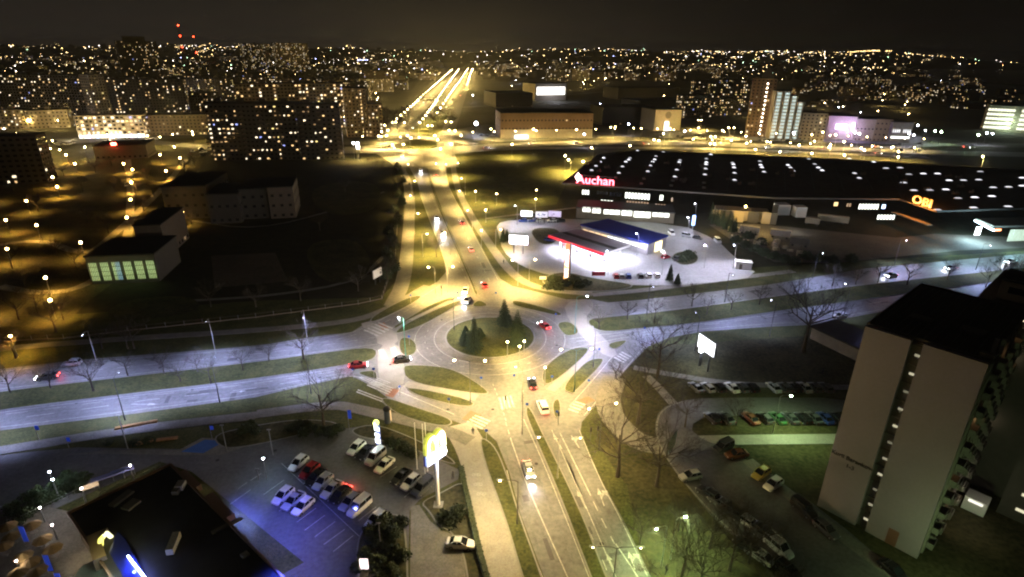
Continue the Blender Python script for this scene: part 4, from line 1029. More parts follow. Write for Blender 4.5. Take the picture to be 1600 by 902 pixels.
# the big slab on the left
b1 = block((334, 252), (470, 250), 162, 13, 'dark ten-storey slab on the left with scattered warm lit windows facing the viewer', wall='dark', lit=.26, indiv=True, hut=4, win=(1.4, .95), bay=2.9, wts=(4, 5, 1, 5, .8))
balconies(b1, [-30, -18, -6, 6, 18, 30], 11, m=WALLC['brown'])
b2 = block((472, 251), (538, 249), 163, 13, 'right-hand wing of the dark ten-storey slab, lit windows in short rows', wall='dark', lit=.28, indiv=True, hut=2, win=(1.4, .95), bay=2.9, wts=(4, 5, 1, 5, .8))
balconies(b2, [-12, 0, 12], 11, m=WALLC['brown'])
block((378, 205), (542, 200), 131, 14, 'long slab block behind the dark one, upper rows of warm windows', wall='brown', lit=.3, hut=5, win=(1.9, 1.4))
block((543, 215), (577, 214), 138, 22, 'pale end tower with a yellow-lit side just right of the long slab', wall='ochre', lit=.3, hut=1)
block((577, 215), (600, 214), 163, 14, 'lower pale block lit amber beside the second roundabout', wall='ochre', lit=.25)
block((0, 180), (152, 182), 116, 14, 'long dark slab on the far left edge below the skyline', wall='dark', lit=.2, hut=4)
block((153, 183), (176, 181), 117, 16, 'pale windowless-looking stair tower at the end of the far left slab', wall='cream', lit=.1)
block((178, 182), (296, 180), 124, 14, 'long dark slab right of the pale stair tower', wall='dark', lit=.26, hut=4)
block((195, 135), (258, 134), 64, 30, 'tallest dark tower breaking the skyline on the left', wall='dark', lit=.12, hut=1)
block((207, 134), (241, 133.5), 57, 26, 'raised core of the tallest dark tower on the left skyline', wall='dark', lit=.0, hut=0, darkw=False)
block((388, 120), (428, 119), 68, 24, 'left one of two dark towers on the skyline', wall='dark', lit=.25)
block((437, 122), (486, 121), 67, 24, 'right one of two dark towers on the skyline', wall='brown', lit=.22)
b = block((124, 217), (228, 215), 181, 14, 'five-storey block with bright shops along its ground floor', wall='pale', lit=.5, hut=0, ground=False, win=(2.2, 1.6))
t, w, d, h, fy, sg = b
m = MB()
for i in range(16): m.box(-w / 2 + (i + .5) * w / 16, fy - sg * .1, .4, w / 16 - .8, .1, 2.6, mi=(0, 0, 1, 0, 2)[i % 5])
m.build('shop_window', [W_CLIN, glow('violet shop window', (.8, .5, 1), .8), glow('blue shop window', (.4, .6, 1), .8)], t)['kind'] = 'stuff'
add_light((0, fy - sg * 6, 3.5), (1, .8, .5), 6000, t); add_light((-30, fy - sg * 6, 3.5), (1, .8, .5), 6000, t); add_light((30, fy - sg * 6, 3.5), (1, .7, .4), 5000, t)
block((0, 203), (45, 202), 172, 14, 'low lit block at the left edge next to a pale gable', wall='cream', lit=.4)
block((46, 202), (112, 200), 173, 14, 'low pale block with a broad flat gable at the left', wall='pale', lit=.15)
block((232, 212), (335, 211), 180, 14, 'dim low block right of the lit shops', wall='brown', lit=.12)
block((-60, 292), (76, 286), 216, 14, 'near block at the left edge with a few paired white windows', wall='dark', lit=.1, mats=[W_WHITE, W_WARM], wts=(3, 1), indiv=True, hut=0, win=(1.8, 1.2))
b = block((150, 250), (232, 247), 229, 26, 'low flat pavilion with a red glowing sign on its roof edge', wall='brown', lit=.02, floors=1, hut=0, name='pavilion')
t, w, d, h, fy, sg = b
MB().box(-w * .1, fy - sg * .2, h + .4, 3.2, .3, 1.6).build('red_sign', glow('red sign glow', (1, .05, .03), 9), t); add_light((-w * .1, fy - sg * 1.2, h + 1.5), (1, .05, .02), 2500, t)
block((262, 343), (330, 341), 293, 34, 'long low school wing in the dark behind the field', wall='dark', lit=.0, floors=3, name='school_building', hut=0)
block((330, 350), (378, 348), 305, 24, 'low dark school hall left of the longer wing', wall='dark', lit=.0, floors=2, name='school_building', hut=0)
block((380, 343), (421, 341), 297, 24, 'dim school wing with rows of dark windows, left half', wall='dark', lit=0, floors=3, name='school_building', hut=0)
block((424, 342), (463, 340), 294, 24, 'dim school wing with rows of dark windows, right half', wall='brown', lit=0, floors=3, name='school_building', hut=0)
block((262, 404), (296, 372), 352, 9, 'narrow slanting wing with a row of small lit skylights', wall='brown', lit=.6, floors=1, mats=[W_DIM], wts=(1,), name='school_building', hut=0)
# sports hall with greenish glazing
A, B = P(144, 445), P(250, 440); hh = h_at(A, 144, 402)
b = block((144, 445), (250, 440), 402, 20, 'dark sports hall with six large greenish lit window fields', wall='dark', lit=0, floors=1, A=A, B=B, h=hh, hut=0, name='sports_hall', darkw=False)
t, w, d, h, fy, sg = b
G_HALL = glow('green-yellow hall glazing', (.62, .85, .30), .075); G_HALL2 = glow('blue-green hall glazing', (.25, .50, .62), .08)
for i in range(6):
    u = -w / 2 + w * (i + .5) / 6; m = MB(); pw = w / 6 - 1.0
    for a in range(5):
        for c in range(4):
            m.box(u - pw / 2 + (a + .5) * pw / 5, fy - sg * .1, h * .14 + c * h * .165, pw / 5 - .26, .06, h * .17 - .26, mi=1 if (i == 2 and a > 1) else 0)
    m.build('hall_window', [G_HALL, G_HALL2], t)
    add_light((u, fy - sg * 2.0, h * .5), (.6, .85, .4), 90, t)

# right side landmarks
b = block((782, 217), (925, 216), 177, 40, 'orange-brick works building with a dark curved roof beside the cross road', wall='orange', lit=.06, floors=3, mats=[W_BLUE, W_WARM], wts=(1, 1), hut=0, name='works_building')
t, w, d, h, fy, sg = b
MB().box(0, fy - sg * .15, 0, w, .3, h * .36).build('pale_plinth', WALLC['pale'], t)
MB().box(-w * .28, fy - sg * 2, 0, w * .14, 3.5, 3.2).build('entrance', W_CLIN, t)
for u in (-.4, -.15, .1, .38): add_light((u * w, fy - sg * 12, 8), HPS, 3500, t)
b = block((1021, 205), (1062, 204), 172, 30, 'pale cube-shaped building with a round emblem and lit doorway', wall='pale', lit=0, floors=2, hut=0, name='showroom', darkw=False)
t, w, d, h, fy, sg = b
MB().tube([(0, fy - sg * .05, h * .75), (0, fy - sg * .35, h * .75)], 3.4, 16).build('emblem', WALLC['grey'], t)
MB().box(-1, fy - sg * .2, 0, 5, .4, h * .45).build('doorway', W_CLIN, t)
add_light((-5, fy - sg * 14, 9), HPS, 9000, t); add_light((8, fy - sg * 14, 9), HPS, 7000, t)
block((775, 168), (832, 167), 146, 60, 'dark warehouse with grey roof left of the floodlit hall', wall='dark', lit=.08, floors=1, hut=0, name='warehouse', roof=mat('blue-grey sheet roof', (.10, .11, .14), .7))
b = block((836, 158), (884, 157), 131, 50, 'floodlit hall with a broad shining white front', wall='pale', lit=0, floors=1, hut=0, name='sales_hall', darkw=False)
t, w, d, h, fy, sg = b
MB().box(0, fy - sg * .3, h * .35, w * .9, .5, h * .45).build('lit_front', glow('floodlit front', (1, .97, .9), .4), t); add_light((0, fy - sg * 20, 10), WHT, 9000, t)  # front slab glows by itself in place of floodlighting
block((940, 196), (1020, 195), 168, 40, 'dark long hall between the works and the pale cube', wall='dark', lit=.03, floors=1, hut=0, name='warehouse')
block((965, 155), (1060, 154), 138, 60, 'dark hall with a row of white lamps along its front', wall='dark', lit=.0, floors=1, hut=0, name='warehouse')
block((1000, 172), (1070, 170), 158, 50, 'low dark hall with a short bright strip under its roof', wall='dark', lit=.2, floors=1, hut=0, name='warehouse', mats=[W_CLIN], wts=(1,))
# orange tower with stepped glazed staircases
b = block((1163, 213), (1200, 215), 122, 26, 'orange-lit tower with a vertical line of small round lights', wall='orange', lit=.12, win=(1.2, 1.2), hut=1, name='tower_block')
t, w, d, h, fy, sg = b
MB().box(w * .1, 0, h + .3, w * .5, 16, 9, taper=.05).build('pyramid_roof', WALLC['cream'], t)
for k in range(13): part('round_light', mesh_of(('rl',), lambda: MB().octa((0, 0, 0), .55).mesh('round_light', glow('small wall light', (1, .85, .6), 5))), t, (w * .12, fy - sg * .3, 3 + k * h / 14))
add_light((-w, fy - sg * 12, 8), HPS, 9000, t); add_light((w * .3, fy - sg * 18, 8), HPS, 6000, t)
G_ST = glow('bright glazed staircase', (.80, 1.0, .93), .10)
for i, (x0, x1, tp) in enumerate(((1200, 1212, 142), (1212, 1224, 142), (1224, 1235, 150), (1235, 1246, 159))):
    b = block((x0, 217 + i * .5), (x1 - .4, 217.3 + i * .5), tp, 22, 'stepped wing with a glazed staircase, number %s from the orange tower' % ('one', 'two', 'three', 'four')[i], wall='cream', lit=0, hut=0, name='stepped_block', darkw=False)
    t, w, d, h, fy, sg = b; nfl = int(h / 3)
    for k in range(nfl): part('staircase_window', mesh_of(('sw', round(w, 1)), lambda: MB().box(0, 0, 0, w * .55, .2, 1.7).mesh('staircase_window', G_ST)), t, (0, fy - sg * .15, 1 + k * 3.0))
add_light(P(1225, 224, 6), (.8, 1, .95), 5000)
block((1247, 219), (1286, 221), 176, 26, 'pale lower wing next to the stepped staircases', wall='cream', lit=.2)
b = block((1288, 218), (1332, 220), 181, 40, 'store lit violet from its glowing signs', wall='pale', lit=0, hut=0, floors=1, name='store', darkw=False)
t, w, d, h, fy, sg = b
MB().box(0, fy - sg * .3, h * .45, w * .4, .5, h * .22).build('store_sign', glow('violet sign', (.75, .5, 1), 1), t)
MB().box(w * .4, fy - sg * .3, h * .45, w * .09, .5, h * .3).build('store_sign', glow('violet sign', (.75, .5, 1), 1), t)
add_light((0, fy - sg * 8, h * .6), (.6, .4, 1), 9000, t); add_light((w * .4, fy - sg * 8, h * .5), (.6, .45, 1), 12000, t)
block((1333, 220), (1362, 221), 186, 34, 'tan hall beside the violet store', wall='cream', lit=.06, hut=0, floors=2, name='store')
block((1362, 221), (1388, 222), 186, 30, 'tan block with dark louvres right of the violet store', wall='ochre', lit=.05, hut=0, floors=4, name='store')
b = block((1388, 223), (1420, 224), 191, 34, 'grey store with a line of white letters and lit windows', wall='grey', lit=0, hut=0, floors=1, name='store', darkw=False)
t, w, d, h, fy, sg = b
MB().box(0, fy - sg * .2, h * .22, w * .9, .4, h * .1).build('lit_strip', W_CLIN, t)
m = MB()
for i in range(9):
    if i != 4: m.box(-w * .4 + i * w * .1, fy - sg * .2, h * .5, w * .06, .3, h * .16)
m.build('white_letters', mat('white letters', (.7, .7, .7), .5, em=(1, 1, 1), es=.12), t)
b = block((1534, 204), (1660, 212), 164, 30, 'office building on the far right with five rows of bright windows', wall='pale', lit=0, hut=0, name='office_building', floors=5, darkw=False)
t, w, d, h, fy, sg = b
for k in range(5):
    m = MB()
    for i in range(26):
        if i in (9, 10): continue
        m.box(-w / 2 + (i + .5) * w / 26, fy - sg * .1, h * (.1 + k * .17), w / 26 - .4, .1, h * .095)
    m.build('window_row', glow('office window', (1, .98, .72), .2), t)
add_light((-w * .2, fy - sg * 8, 9), (.7, 1, .7), 9000, t)

# mid-distance blocks filling the town, each one its own object
gr = random.Random(42); placed = []
def far_zone(x0, x1, y0, y1, n, hmin, hmax, lit, walls, wmin=30, wmax=90, lab=None, grp=None, dw=True):
    for _ in range(n):
        for _try in range(20):
            x, y = gr.uniform(x0, x1), gr.uniform(y0, y1); p = P(x, y); w_ = gr.uniform(wmin, wmax)
            if all((p - q).length > (w_ + r_) * .42 for q, r_ in placed): break
        else: continue
        placed.append((p, w_)); a = gr.choice((-.12, -.05, .0, .06, .12, .45, -.4)); e = Vector((math.cos(a), math.sin(a), 0)) * w_ / 2
        hb = gr.choice([hmin, hmax, (hmin + hmax) / 2]) * gr.uniform(.9, 1.1); wc = gr.choice(walls); fr_ = p.x / p.y
        zone = 'far left' if fr_ < -.55 else 'left of the avenue' if fr_ < -.16 else 'by the avenue' if fr_ < -.03 else 'beyond the works' if fr_ < .2 else 'beyond the superstore' if fr_ < .45 else 'far right'
        lb = '%s %s %s block, %s, %s' % ({'dark': 'dark', 'brown': 'brown', 'grey': 'grey', 'cream': 'cream'}[wc], 'low' if hb < 14 else 'tall' if hb > 26 else 'mid-height', 'long' if w_ > 60 else 'short', zone, 'close to the skyline' if y < 104 else 'in the middle distance' if y < 130 else 'before the skyline')
        block(None, None, None, gr.uniform(11, 15), lb, grp, wall=wc, lit=lit * gr.uniform(.6, 1.4), A=p - e, B=p + e, h=hb, seed=gr.randint(0, 9999), hut=gr.randint(0, 2), sides=True, bay=3.4 if y > 130 else 5.0, win=(1.3, 1.2) if y > 130 else (1.7, 1.4), darkw=dw and y > 150)
TG = 'street lamps between the blocks of the town'
tr_ = random.Random(31)
for i in range(120):  # lamps added at random places to light the facades and streets
    x, y = [(tr_.uniform(0, 600), tr_.uniform(98, 205)), (tr_.uniform(750, 1160), tr_.uniform(97, 150)), (tr_.uniform(1150, 1540), tr_.uniform(108, 180)), (tr_.uniform(0, 330), tr_.uniform(205, 235))][i % 4 if i % 7 else 0]
    cold = tr_.random() < .12
    q = P(x, y, 9); far_lamp(q.x, q.y, 9, WHT if cold else HPS, 30000 if y < 150 else 14000, .5, 1 if cold else 0)
props(FARP.build('distant_lamp_posts', POLED), 'posts of the lamp rows along the avenue and of lamps added through the town', 'lamp posts', kind='stuff')
props(FARG.build('distant_lamp_glasses', [G_HPS, G_COOL]), 'glowing lamps in rows along the avenue and added through the town', 'street lamps', kind='stuff')
LG = 'apartment blocks of the town beyond the avenue'
LB = 'distant apartment block with scattered lit windows among its neighbours'
far_zone(0, 620, 96, 150, 74, 16, 33, .22, ['dark', 'brown', 'dark', 'grey'], lab=LB, grp=LG, dw=False)
far_zone(240, 560, 150, 178, 10, 12, 30, .25, ['brown', 'dark'], lab=LB, grp=LG)
far_zone(560, 690, 96, 128, 20, 14, 24, .25, ['brown', 'cream', 'grey'], lab=LB, grp=LG, dw=False)
far_zone(750, 1150, 97, 128, 66, 12, 32, .24, ['dark', 'brown', 'grey', 'cream'], lab=LB, grp=LG, dw=False)
far_zone(1080, 1160, 150, 185, 8, 20, 34, .3, ['dark'], lab=LB, grp=LG)
far_zone(1250, 1530, 120, 172, 44, 9, 20, .24, ['dark', 'brown', 'dark'], lab=LB, grp=LG, wmax=60)
far_zone(1160, 1420, 100, 122, 30, 9, 20, .24, ['dark', 'brown'], lab=LB, grp=LG, wmax=60, dw=False)
far_zone(1480, 1640, 150, 176, 12, 8, 14, .12, ['dark', 'brown'], lab=LB, grp=LG, wmax=50)

# what nobody could count: the lights and roofs of the far town
fm = MB(); hm = MB(); fr = random.Random(77)
def hill_at(x, y):
    if abs(y - HB) > 1300: return 0
    return hill_z(x, (y - HB) / 2600 + .5)
FGL = [glow('far sodium light', (1, .66, .25), 3), glow('distant warm light', (1, .72, .36), 1.6), glow('distant white light', (1, .90, .78), 2.6), glow('distant blue light', (.45, .5, 1), 2.5), glow('distant green light', (.6, 1, .6), 2)]
SPOTS = [(fr.uniform(-20, 1440) if i % 5 else fr.gauss(420, 300), 87 + 42 * fr.random() ** 1.5) for i in range(1150)]
for s_ in range(52):          # lamps strung along the far streets
    x0, y0 = fr.uniform(-20, 1400), 88 + 36 * fr.random() ** 1.3; sl = fr.uniform(-.05, .05); st_ = fr.uniform(3, 9)
    for k in range(fr.randint(8, 22)): SPOTS.append((x0 + k * st_ + fr.uniform(-.4, .4), max(86.5, y0 + k * st_ * sl)))
for i, (x, y) in enumerate(SPOTS):
    if x > 1250: y = max(y, 94 + (x - 1250) * .04)
    if 690 < x < 745 and y > 100: continue
    p = P(x, y)
    if p.y > 7200 or (x > 1400 and y < 140): continue
    if fr.random() < .25 and y < 100: z = fr.uniform(10, 34)
    else: z = fr.uniform(4, 24)
    r_ = 0.46 * (p.length / 1000) ** .9 * fr.choice((.4, .55, .75, 1.0, 1.4))
    fm.octa((p.x, p.y, z + hill_at(p.x, p.y)), r_, mi=fr.choices(range(5), (6, 6, 4, .5, .4))[0])
for i in range(420):          # up on the hills
    x = fr.uniform(-4200, 4600)
    if fr.random() < .5: x = fr.gauss(2300, 1100)
    y = fr.uniform(HB - 1200, HB + 60); z = hill_at(x, y)
    if z < 4 or x > 4400: continue
    fm.octa((x, y, z + 7), fr.choice((1.5, 2.2, 3.0)), mi=fr.choices(range(5), (5, 4, 3, .3, .8))[0])
for i in range(26): q = (3150 + i * 16 + fr.uniform(-4, 4), HB - 300, hill_at(3150 + i * 16, HB - 300) + 10); fm.octa(q, 3.0, mi=0)
o = fm.build('distant_town_lights', FGL); props(o, 'countless far-off lamps and windows of the town up to the skyline', 'town lights', kind='stuff')
for i in range(2600):
    x = fr.uniform(-60, 1440); y = 86.5 + 40 * fr.random() ** 1.4; p = P(x, y)
    if 680 < x < 750 or (x > 1380 and y < 140): continue
    if p.y > 8000: continue
    hm.box(p.x, p.y, hill_at(p.x, p.y) - 2, fr.uniform(15, 50), fr.uniform(10, 14), fr.uniform(8, 26), rz=fr.uniform(-.5, .5))
props(hm.build('distant_houses', WALLC['dark']), 'dark mass of far-off houses and flats below the skyline', 'houses', kind='stuff')
# scattered lights of far shore and blue-lit strips
def strip(px0, px1, y, z, m_, r_, n, label, nm='light_row', cat='lights'):
    mb = MB()
    for i in range(n):
        p = P(px0 + (px1 - px0) * i / max(1, n - 1), y, z); mb.octa(tuple(p), r_, 0)
    o = mb.build(nm, m_); props(o, label, cat)
strip(1395, 1410, 95.5, 12, FGL[2], 4.0, 5, 'short row of white lights on the far shore, left'); strip(1425, 1437, 95.5, 12, FGL[3], 6, 5, 'blue-violet lights on the dark far shore')
strip(1478, 1492, 95.6, 12, FGL[2], 4, 5, 'row of white lights on the far shore, middle'); strip(1504, 1528, 94.6, 12, FGL[2], 4, 8, 'rightmost row of white lights on the far shore')
strip(576, 592, 85, 14, FGL[3], 6, 5, 'upper blue strip of light on the skyline above the avenue'); strip(560, 574, 94, 14, FGL[3], 4.2, 5, 'lower blue strip of light left of the avenue')
strip(706, 738, 88.5, 14, FGL[3], 4.5, 6, 'row of six blue lights at the head of the avenue'); strip(255, 275, 79, 20, FGL[3], 4.6, 6, 'row of bluish lights right of the tallest tower')
# lattice masts with red lights
for (x, yb, yt, s, lab) in ((291, 107, 40, 1.0, 'left lattice mast with three red lights on the skyline'), (311, 107, 52, 1.0, 'right lattice mast with red lights on the skyline')):
    A = P(x, yb); hh = h_at(A, x, yt); print('MAST', hh); t = thing('radio_mast', (A.x, A.y, 0), lab, 'mast'); m = MB(); ww = hh * .035
    for q in ((-1, -1), (1, -1), (1, 1), (-1, 1)): m.tube([(q[0] * ww, q[1] * ww, 0), (q[0] * ww * .15, q[1] * ww * .15, hh)], hh * .003, 4)
    for k in range(12):
        f0, f1 = 1 - .85 * k / 12, 1 - .85 * (k + 1) / 12; z0, z1 = hh * k / 12, hh * (k + 1) / 12
        m.tube([(-ww * f0, -ww * f0, z0), (ww * f1, -ww * f1, z1)], hh * .002, 3); m.tube([(ww * f0, -ww * f0, z0), (-ww * f1, -ww * f1, z1)], hh * .002, 3)
    m.build('lattice', WALLC['grey'], t)
    for f in ((1, .76, .50) if x < 300 else (.9, .45)): MB().octa((0, 0, hh * f), 3.6 if x < 300 else 3.2).build('red_light', glow('red mast light', (1, .06, .02), 3), t)
# floodlit pointed monument on the hill
p = P(1240, 89); q = Vector((p.x, p.y, 0)).normalized() * 6100
z = hill_at(q.x, q.y); z2 = h_at(q, 1240, 75)
t = thing('church', (q.x, q.y, z), 'small pointed church roof lit orange on the hill at the skyline', 'church')
MB().box(0, 0, -3, 44, 20, 18).build('wall', WALLC['ochre'], t); m = MB(); m.box(0, 0, 15, 60, 24, max(30, z2 - z - 12), taper=.03); m.build('roof', mat('lit orange roof', (.35, .14, .05), .8), t)
add_light((q.x - 40, q.y - 90, z + 20), AMB, 700000)

# ------------------------------------------------------------------ text
def text_mesh(s, size, depth, m, name='lettering', bold=0.0):
    c = bpy.data.curves.new(name, 'FONT'); c.body = s; c.size = size; c.extrude = depth / 2; c.align_x = 'CENTER'; c.align_y = 'CENTER'; c.offset = bold; c.resolution_u = 3
    o = bpy.data.objects.new('tmp', c); C.objects.link(o); dg = bpy.context.evaluated_depsgraph_get(); dg.update()
    me = bpy.data.meshes.new_from_object(o.evaluated_get(dg)); me.name = name; bpy.data.objects.remove(o); me.materials.clear(); me.materials.append(m); return me
def put_text(s, size, depth, m, parent, loc, rz, bold=0.0, name='lettering', rx=90, roll=0.0):
    o = bpy.data.objects.new(name, text_mesh(s, size, depth, m, name, bold)); C.objects.link(o); o.parent = parent; o.location = loc
    o.rotation_euler = (Matrix.Rotation(rz, 3, 'Z') @ Matrix.Rotation(math.radians(rx), 3, 'X') @ Matrix.Rotation(roll, 3, 'Z')).to_euler()
    return o

# ------------------------------------------------------------------ superstore
HS = 12.0
foot = ccw([Vector((p.x, p.y, 0)) for p in (P(x, y, HS) for x, y in ((879, 288), (1107, 304), (1209, 311), (1405, 313), (1463, 332), (1612, 327), (1820, 322), (1820, 284), (1600, 268), (1310, 250), (1000, 236), (935, 243)))])
st = thing('superstore', (0, 0, 0), 'huge flat-roofed superstore with glowing roof skylights and a red sign', 'superstore')
MB().prism(foot, 0, HS, bottom=False).build('wall', PLAST, st)
m = MB(); m.prism(foot, HS + .002, HS + .25, bottom=False); rf = m.build('roof', ROOFW, st)
m = MB(); ribbon(m, foot, .5, HS + .25, .5, closed=True); m.build('parapet', mat('dark parapet sheet', (.05, .045, .04), .7), st)
def hseg(pa, pb): a = P(*pa, HS); b = P(*pb, HS); return Vector((a.x, a.y, 0)), Vector((b.x, b.y, 0))
W1 = hseg((879, 288), (1107, 304)); W2 = hseg((1107, 304), (1209, 311)); W3 = hseg((1209, 311), (1405, 313)); W4 = hseg((1405, 313), (1463, 332)); W5 = hseg((1463, 332), (1612, 327))
def face_rect(seg, x0, y0, x1, y1, out, name, m_, parent, thick=.12, gap=None, n=1):
    a, b = seg; e = (b - a).normalized(); nn = Vector((e.y, -e.x, 0)); ym = (y0 + y1) / 2; xm = (x0 + x1) / 2
    u0, _ = on_plane(x0, ym, a, b); u1, _ = on_plane(x1, ym, a, b); _, z1 = on_plane(xm, y0, a, b); _, z0 = on_plane(xm, y1, a, b)
    z0 = max(0.05, z0); w_ = (u1 - u0) / n
    for i in range(n):
        c = a + e * (u0 + (i + .5) * w_) + nn * (out)
        o = MB().box(0, 0, 0, w_ - (gap or 0), thick, max(.3, z1 - z0)).build(name, m_, parent); o.location = (c.x, c.y, z0); o.rotation_euler = (0, 0, math.atan2(e.y, e.x))
    return c, z0, z1, e, nn
# skylights
SKY = [(573, 88), (551, 112), (525, 138), (498, 165), (738, 88), (730, 99), (712, 112), (691, 142), (668, 182), (900, 77), (892, 98), (880, 112), (865, 136), (849, 172), (1050, 102), (1046, 115), (1041, 129), (1030, 162), (1018, 205), (1215, 93), (1215, 115), (1213, 128), (1210, 155), (1206, 192), (1378, 118), (1384, 129), (1388, 148), (1391, 182), (1391, 226), (1549, 109), (1554, 132), (1562, 147), (1575, 175), (784, 42), (946, 50), (1243, 66)]
SKY = [(800 + x / 4, 225 + y / 4) for x, y in SKY] + [(1200 + x / 4, 225 + y / 4) for x, y in [(125, 133), (140, 148), (157, 168), (292, 127), (314, 149), (338, 166), (541, 184), (570, 214), (255, 94), (508, 92), (661, 113), (738, 152), (826, 149), (881, 190), (971, 186), (1060, 186), (848, 242), (912, 290), (1012, 289), (1112, 285), (1132, 228), (1222, 227), (1317, 224), (1188, 339), (1292, 334), (1399, 327), (1407, 272), (1504, 269), (1327, 173), (1590, 212), (1590, 262), (1285, 398), (1501, 391), (1060, 412)]]
skm = MB().box(0, 0, 0, 2.0, 2.4, .35).box(0, 0, .35, 1.7, 2.1, .35, taper=.55, mi=1).mesh('skylight', [WHITE, glow('skylight dome', (.93, .93, 1), .24)])
skw = MB().box(0, 0, 0, 3.4, 1.5, .3).box(0, 0, .3, 3.1, 1.3, .3, taper=.6, mi=1).mesh('skylight', [WHITE, glow('skylight dome', (.93, .93, 1), 1.1)])
skv = []
for q_ in (skm, skw):
    for s_ in (.30, .17, .10): me_ = q_.copy(); me_.materials[1] = glow('skylight dome %d' % int(s_ * 100), (.93, .93, 1), s_); skv.append(me_)
for i, (x, y) in enumerate(SKY):
    p = P(x, y, HS + .6); part('skylight', skv[(3 if x > 1375 else 0) + (0, 1, 0, 2, 1)[i * 7 % 5]], st, (p.x, p.y, HS + .26))
for (x, y) in ((648, 211), (824, 220), (808, 250), (1005, 232), (995, 262), (1200, 245), (1200, 275)):
    p = P(800 + x / 4, 225 + y / 4, HS + .4); part('roof_vent', mesh_of(('rv',), lambda: MB().box(0, 0, 0, 1.4, 1.4, .7).mesh('roof_vent', WHITE)), st, (p.x, p.y, HS + .26))
for (x0, y0, x1, y1) in ((950, 249, 975, 250), (1000, 252, 1060, 258), (1120, 262, 1190, 262), (1200, 262, 1310, 272), (1155, 252, 1185, 258)):
    p, q = P(x0, y0, HS), P(x1, y1, HS); e = q - p; MB().box(0, 0, 0, e.length, 5, .5).build('roof_patch', mat('grey roof membrane', (.10, .095, .09), .7, noise=.2, nscale=.1), st); o = st.children[-1]; o.location = ((p.x + q.x) / 2, (p.y + q.y) / 2, HS + .26); o.rotation_euler = (0, 0, math.atan2(e.y, e.x))
ur = random.Random(4)
for i in range(34):
    x = ur.uniform(905, 1560); y = 245 + (x - 900) * .045 + ur.uniform(4, 34); p = P(x, y, HS)
    s_ = ur.uniform(1.2, 3.2); part('roof_unit', mesh_of(('ru', i % 5), lambda: MB().box(0, 0, 0, s_, s_ * .6, 1.1).box(s_ * .3, 0, 1.1, .5, .5, .6).mesh('roof_unit', WALLC['grey'])), st, (p.x, p.y, HS + .26), rz=ur.uniform(-.3, .3))
m = MB()
for i in range(14):
    a, b = P(905 + i * 46, 292 + (i > 4) * 8 + (i > 10) * 14, HS), P(945 + i * 40, 244 + i * 2.0, HS); s_ = [Vector((a.x, a.y, 0)), Vector((b.x, b.y, 0))]; ribbon(m, s_, .25, HS + .26, .12)
o = m.build('roof_seams', mat('grey roof membrane', (.10, .095, .09), .7, noise=.2, nscale=.1), st); o['kind'] = 'stuff'
# wall windows
for (x0, y0, x1, y1, n, g_) in ((909, 297, 921, 304, 3, W_CLIN), (976, 302, 1016, 311, 8, W_CLIN), (1030, 305, 1037, 313, 1, W_CLIN), (938, 313, 958, 320, 4, W_CLIN), (978, 315, 1014, 323, 8, W_DIM), (1023, 319, 1040, 325, 4, W_DIM), (932, 299, 950, 304, 4, GLASSD), (952, 301, 972, 307, 4, GLASSD), (1048, 309, 1052, 315, 1, W_DIM)):
    face_rect(W1, x0, y0, x1, y1, .1, 'lit_window' if g_ != GLASSD else 'window', g_, st, gap=.5, n=n)
# front annex with bright shop band
a_, b_ = P(900, 341), P(1052, 350); ea = (b_ - a_).normalized(); na = Vector((-ea.y, ea.x, 0)); m = MB()
an = [a_, b_, b_ + na * 16, a_ + na * 16]
m.prism([Vector((p.x, p.y, 0)) for p in an], 0, 5.0, bottom=False); m.build('annex_wall', WALLC['brown'], st)
m = MB(); m.prism(shrink([Vector((p.x, p.y, 0)) for p in an], -.3), 5.0, 5.4, bottom=True); m.build('annex_roof', ROOFB, st)
SA = (Vector((a_.x, a_.y, 0)), Vector((b_.x, b_.y, 0)))
for (x0, y0, x1, y1) in ((910, 324, 923, 331), (925, 325, 939, 333), (943, 327, 969, 335), (971, 328, 988, 337), (990, 330, 1017, 340), (1019, 333, 1046, 339)):
    face_rect(SA, x0, y0, x1, y1, .1, 'shop_window', W_CLIN, st, gap=.3, n=max(2, (x1 - x0) // 8))
for x in (930, 970, 1010): p = P(x, 352, 4); add_light(p, (.9, 1, .85), 7000, st)  # added lights brighten the annex front, no lamps stand here
# red sign on the roof edge
a, b = W1; e = (b - a).normalized(); nn = Vector((e.y, -e.x, 0))
u0, _ = on_plane(898, 284, a, b); u1, _ = on_plane(958, 288, a, b); c = a + e * (u0 + u1) / 2 + nn * .3
RED = glow('red neon letters', (1, .07, .10), 1.5)
t_ = put_text('Auchan', 5.6, .5, RED, st, (c.x + e.x * .8, c.y + e.y * .8, HS + 2.9), math.atan2(e.y, e.x), .06)
w0 = t_.dimensions.x; t_.scale = ((u1 - u0) / max(w0, 1) * .98, 1, 1)
glw = glow('white neon outline', (1, .6, .55), 1.6)
p = a + e * (u0 + 1.6) + nn * .5; m = MB(); m.octa((0, 0, 0), 1.5, rz=2.2); o = m.build('sign_bird_emblem', glw, st); o.location = (p.x, p.y, HS + 4.2)
m = MB(); m.box(0, .4, 0, u1 - u0, .15, .3); m.box(0, .4, 4.4, u1 - u0, .15, .3)
o = m.build('sign_frame', POLED, st); o.location = (c.x, c.y, HS + .4); o.rotation_euler = (0, 0, math.atan2(e.y, e.x))
for f in (.1, .35, .6, .85): p = a + e * (u0 + (u1 - u0) * f) + nn * 1.2; add_light((p.x, p.y, HS + 2.6), (1, .03, .06), 120, st)
for f in (.2, .5, .8): p = a + e * (u0 + (u1 - u0) * f) - nn * 2.5; add_light((p.x, p.y, HS + 2.0), (1, .03, .06), 1800, st, spot=140)
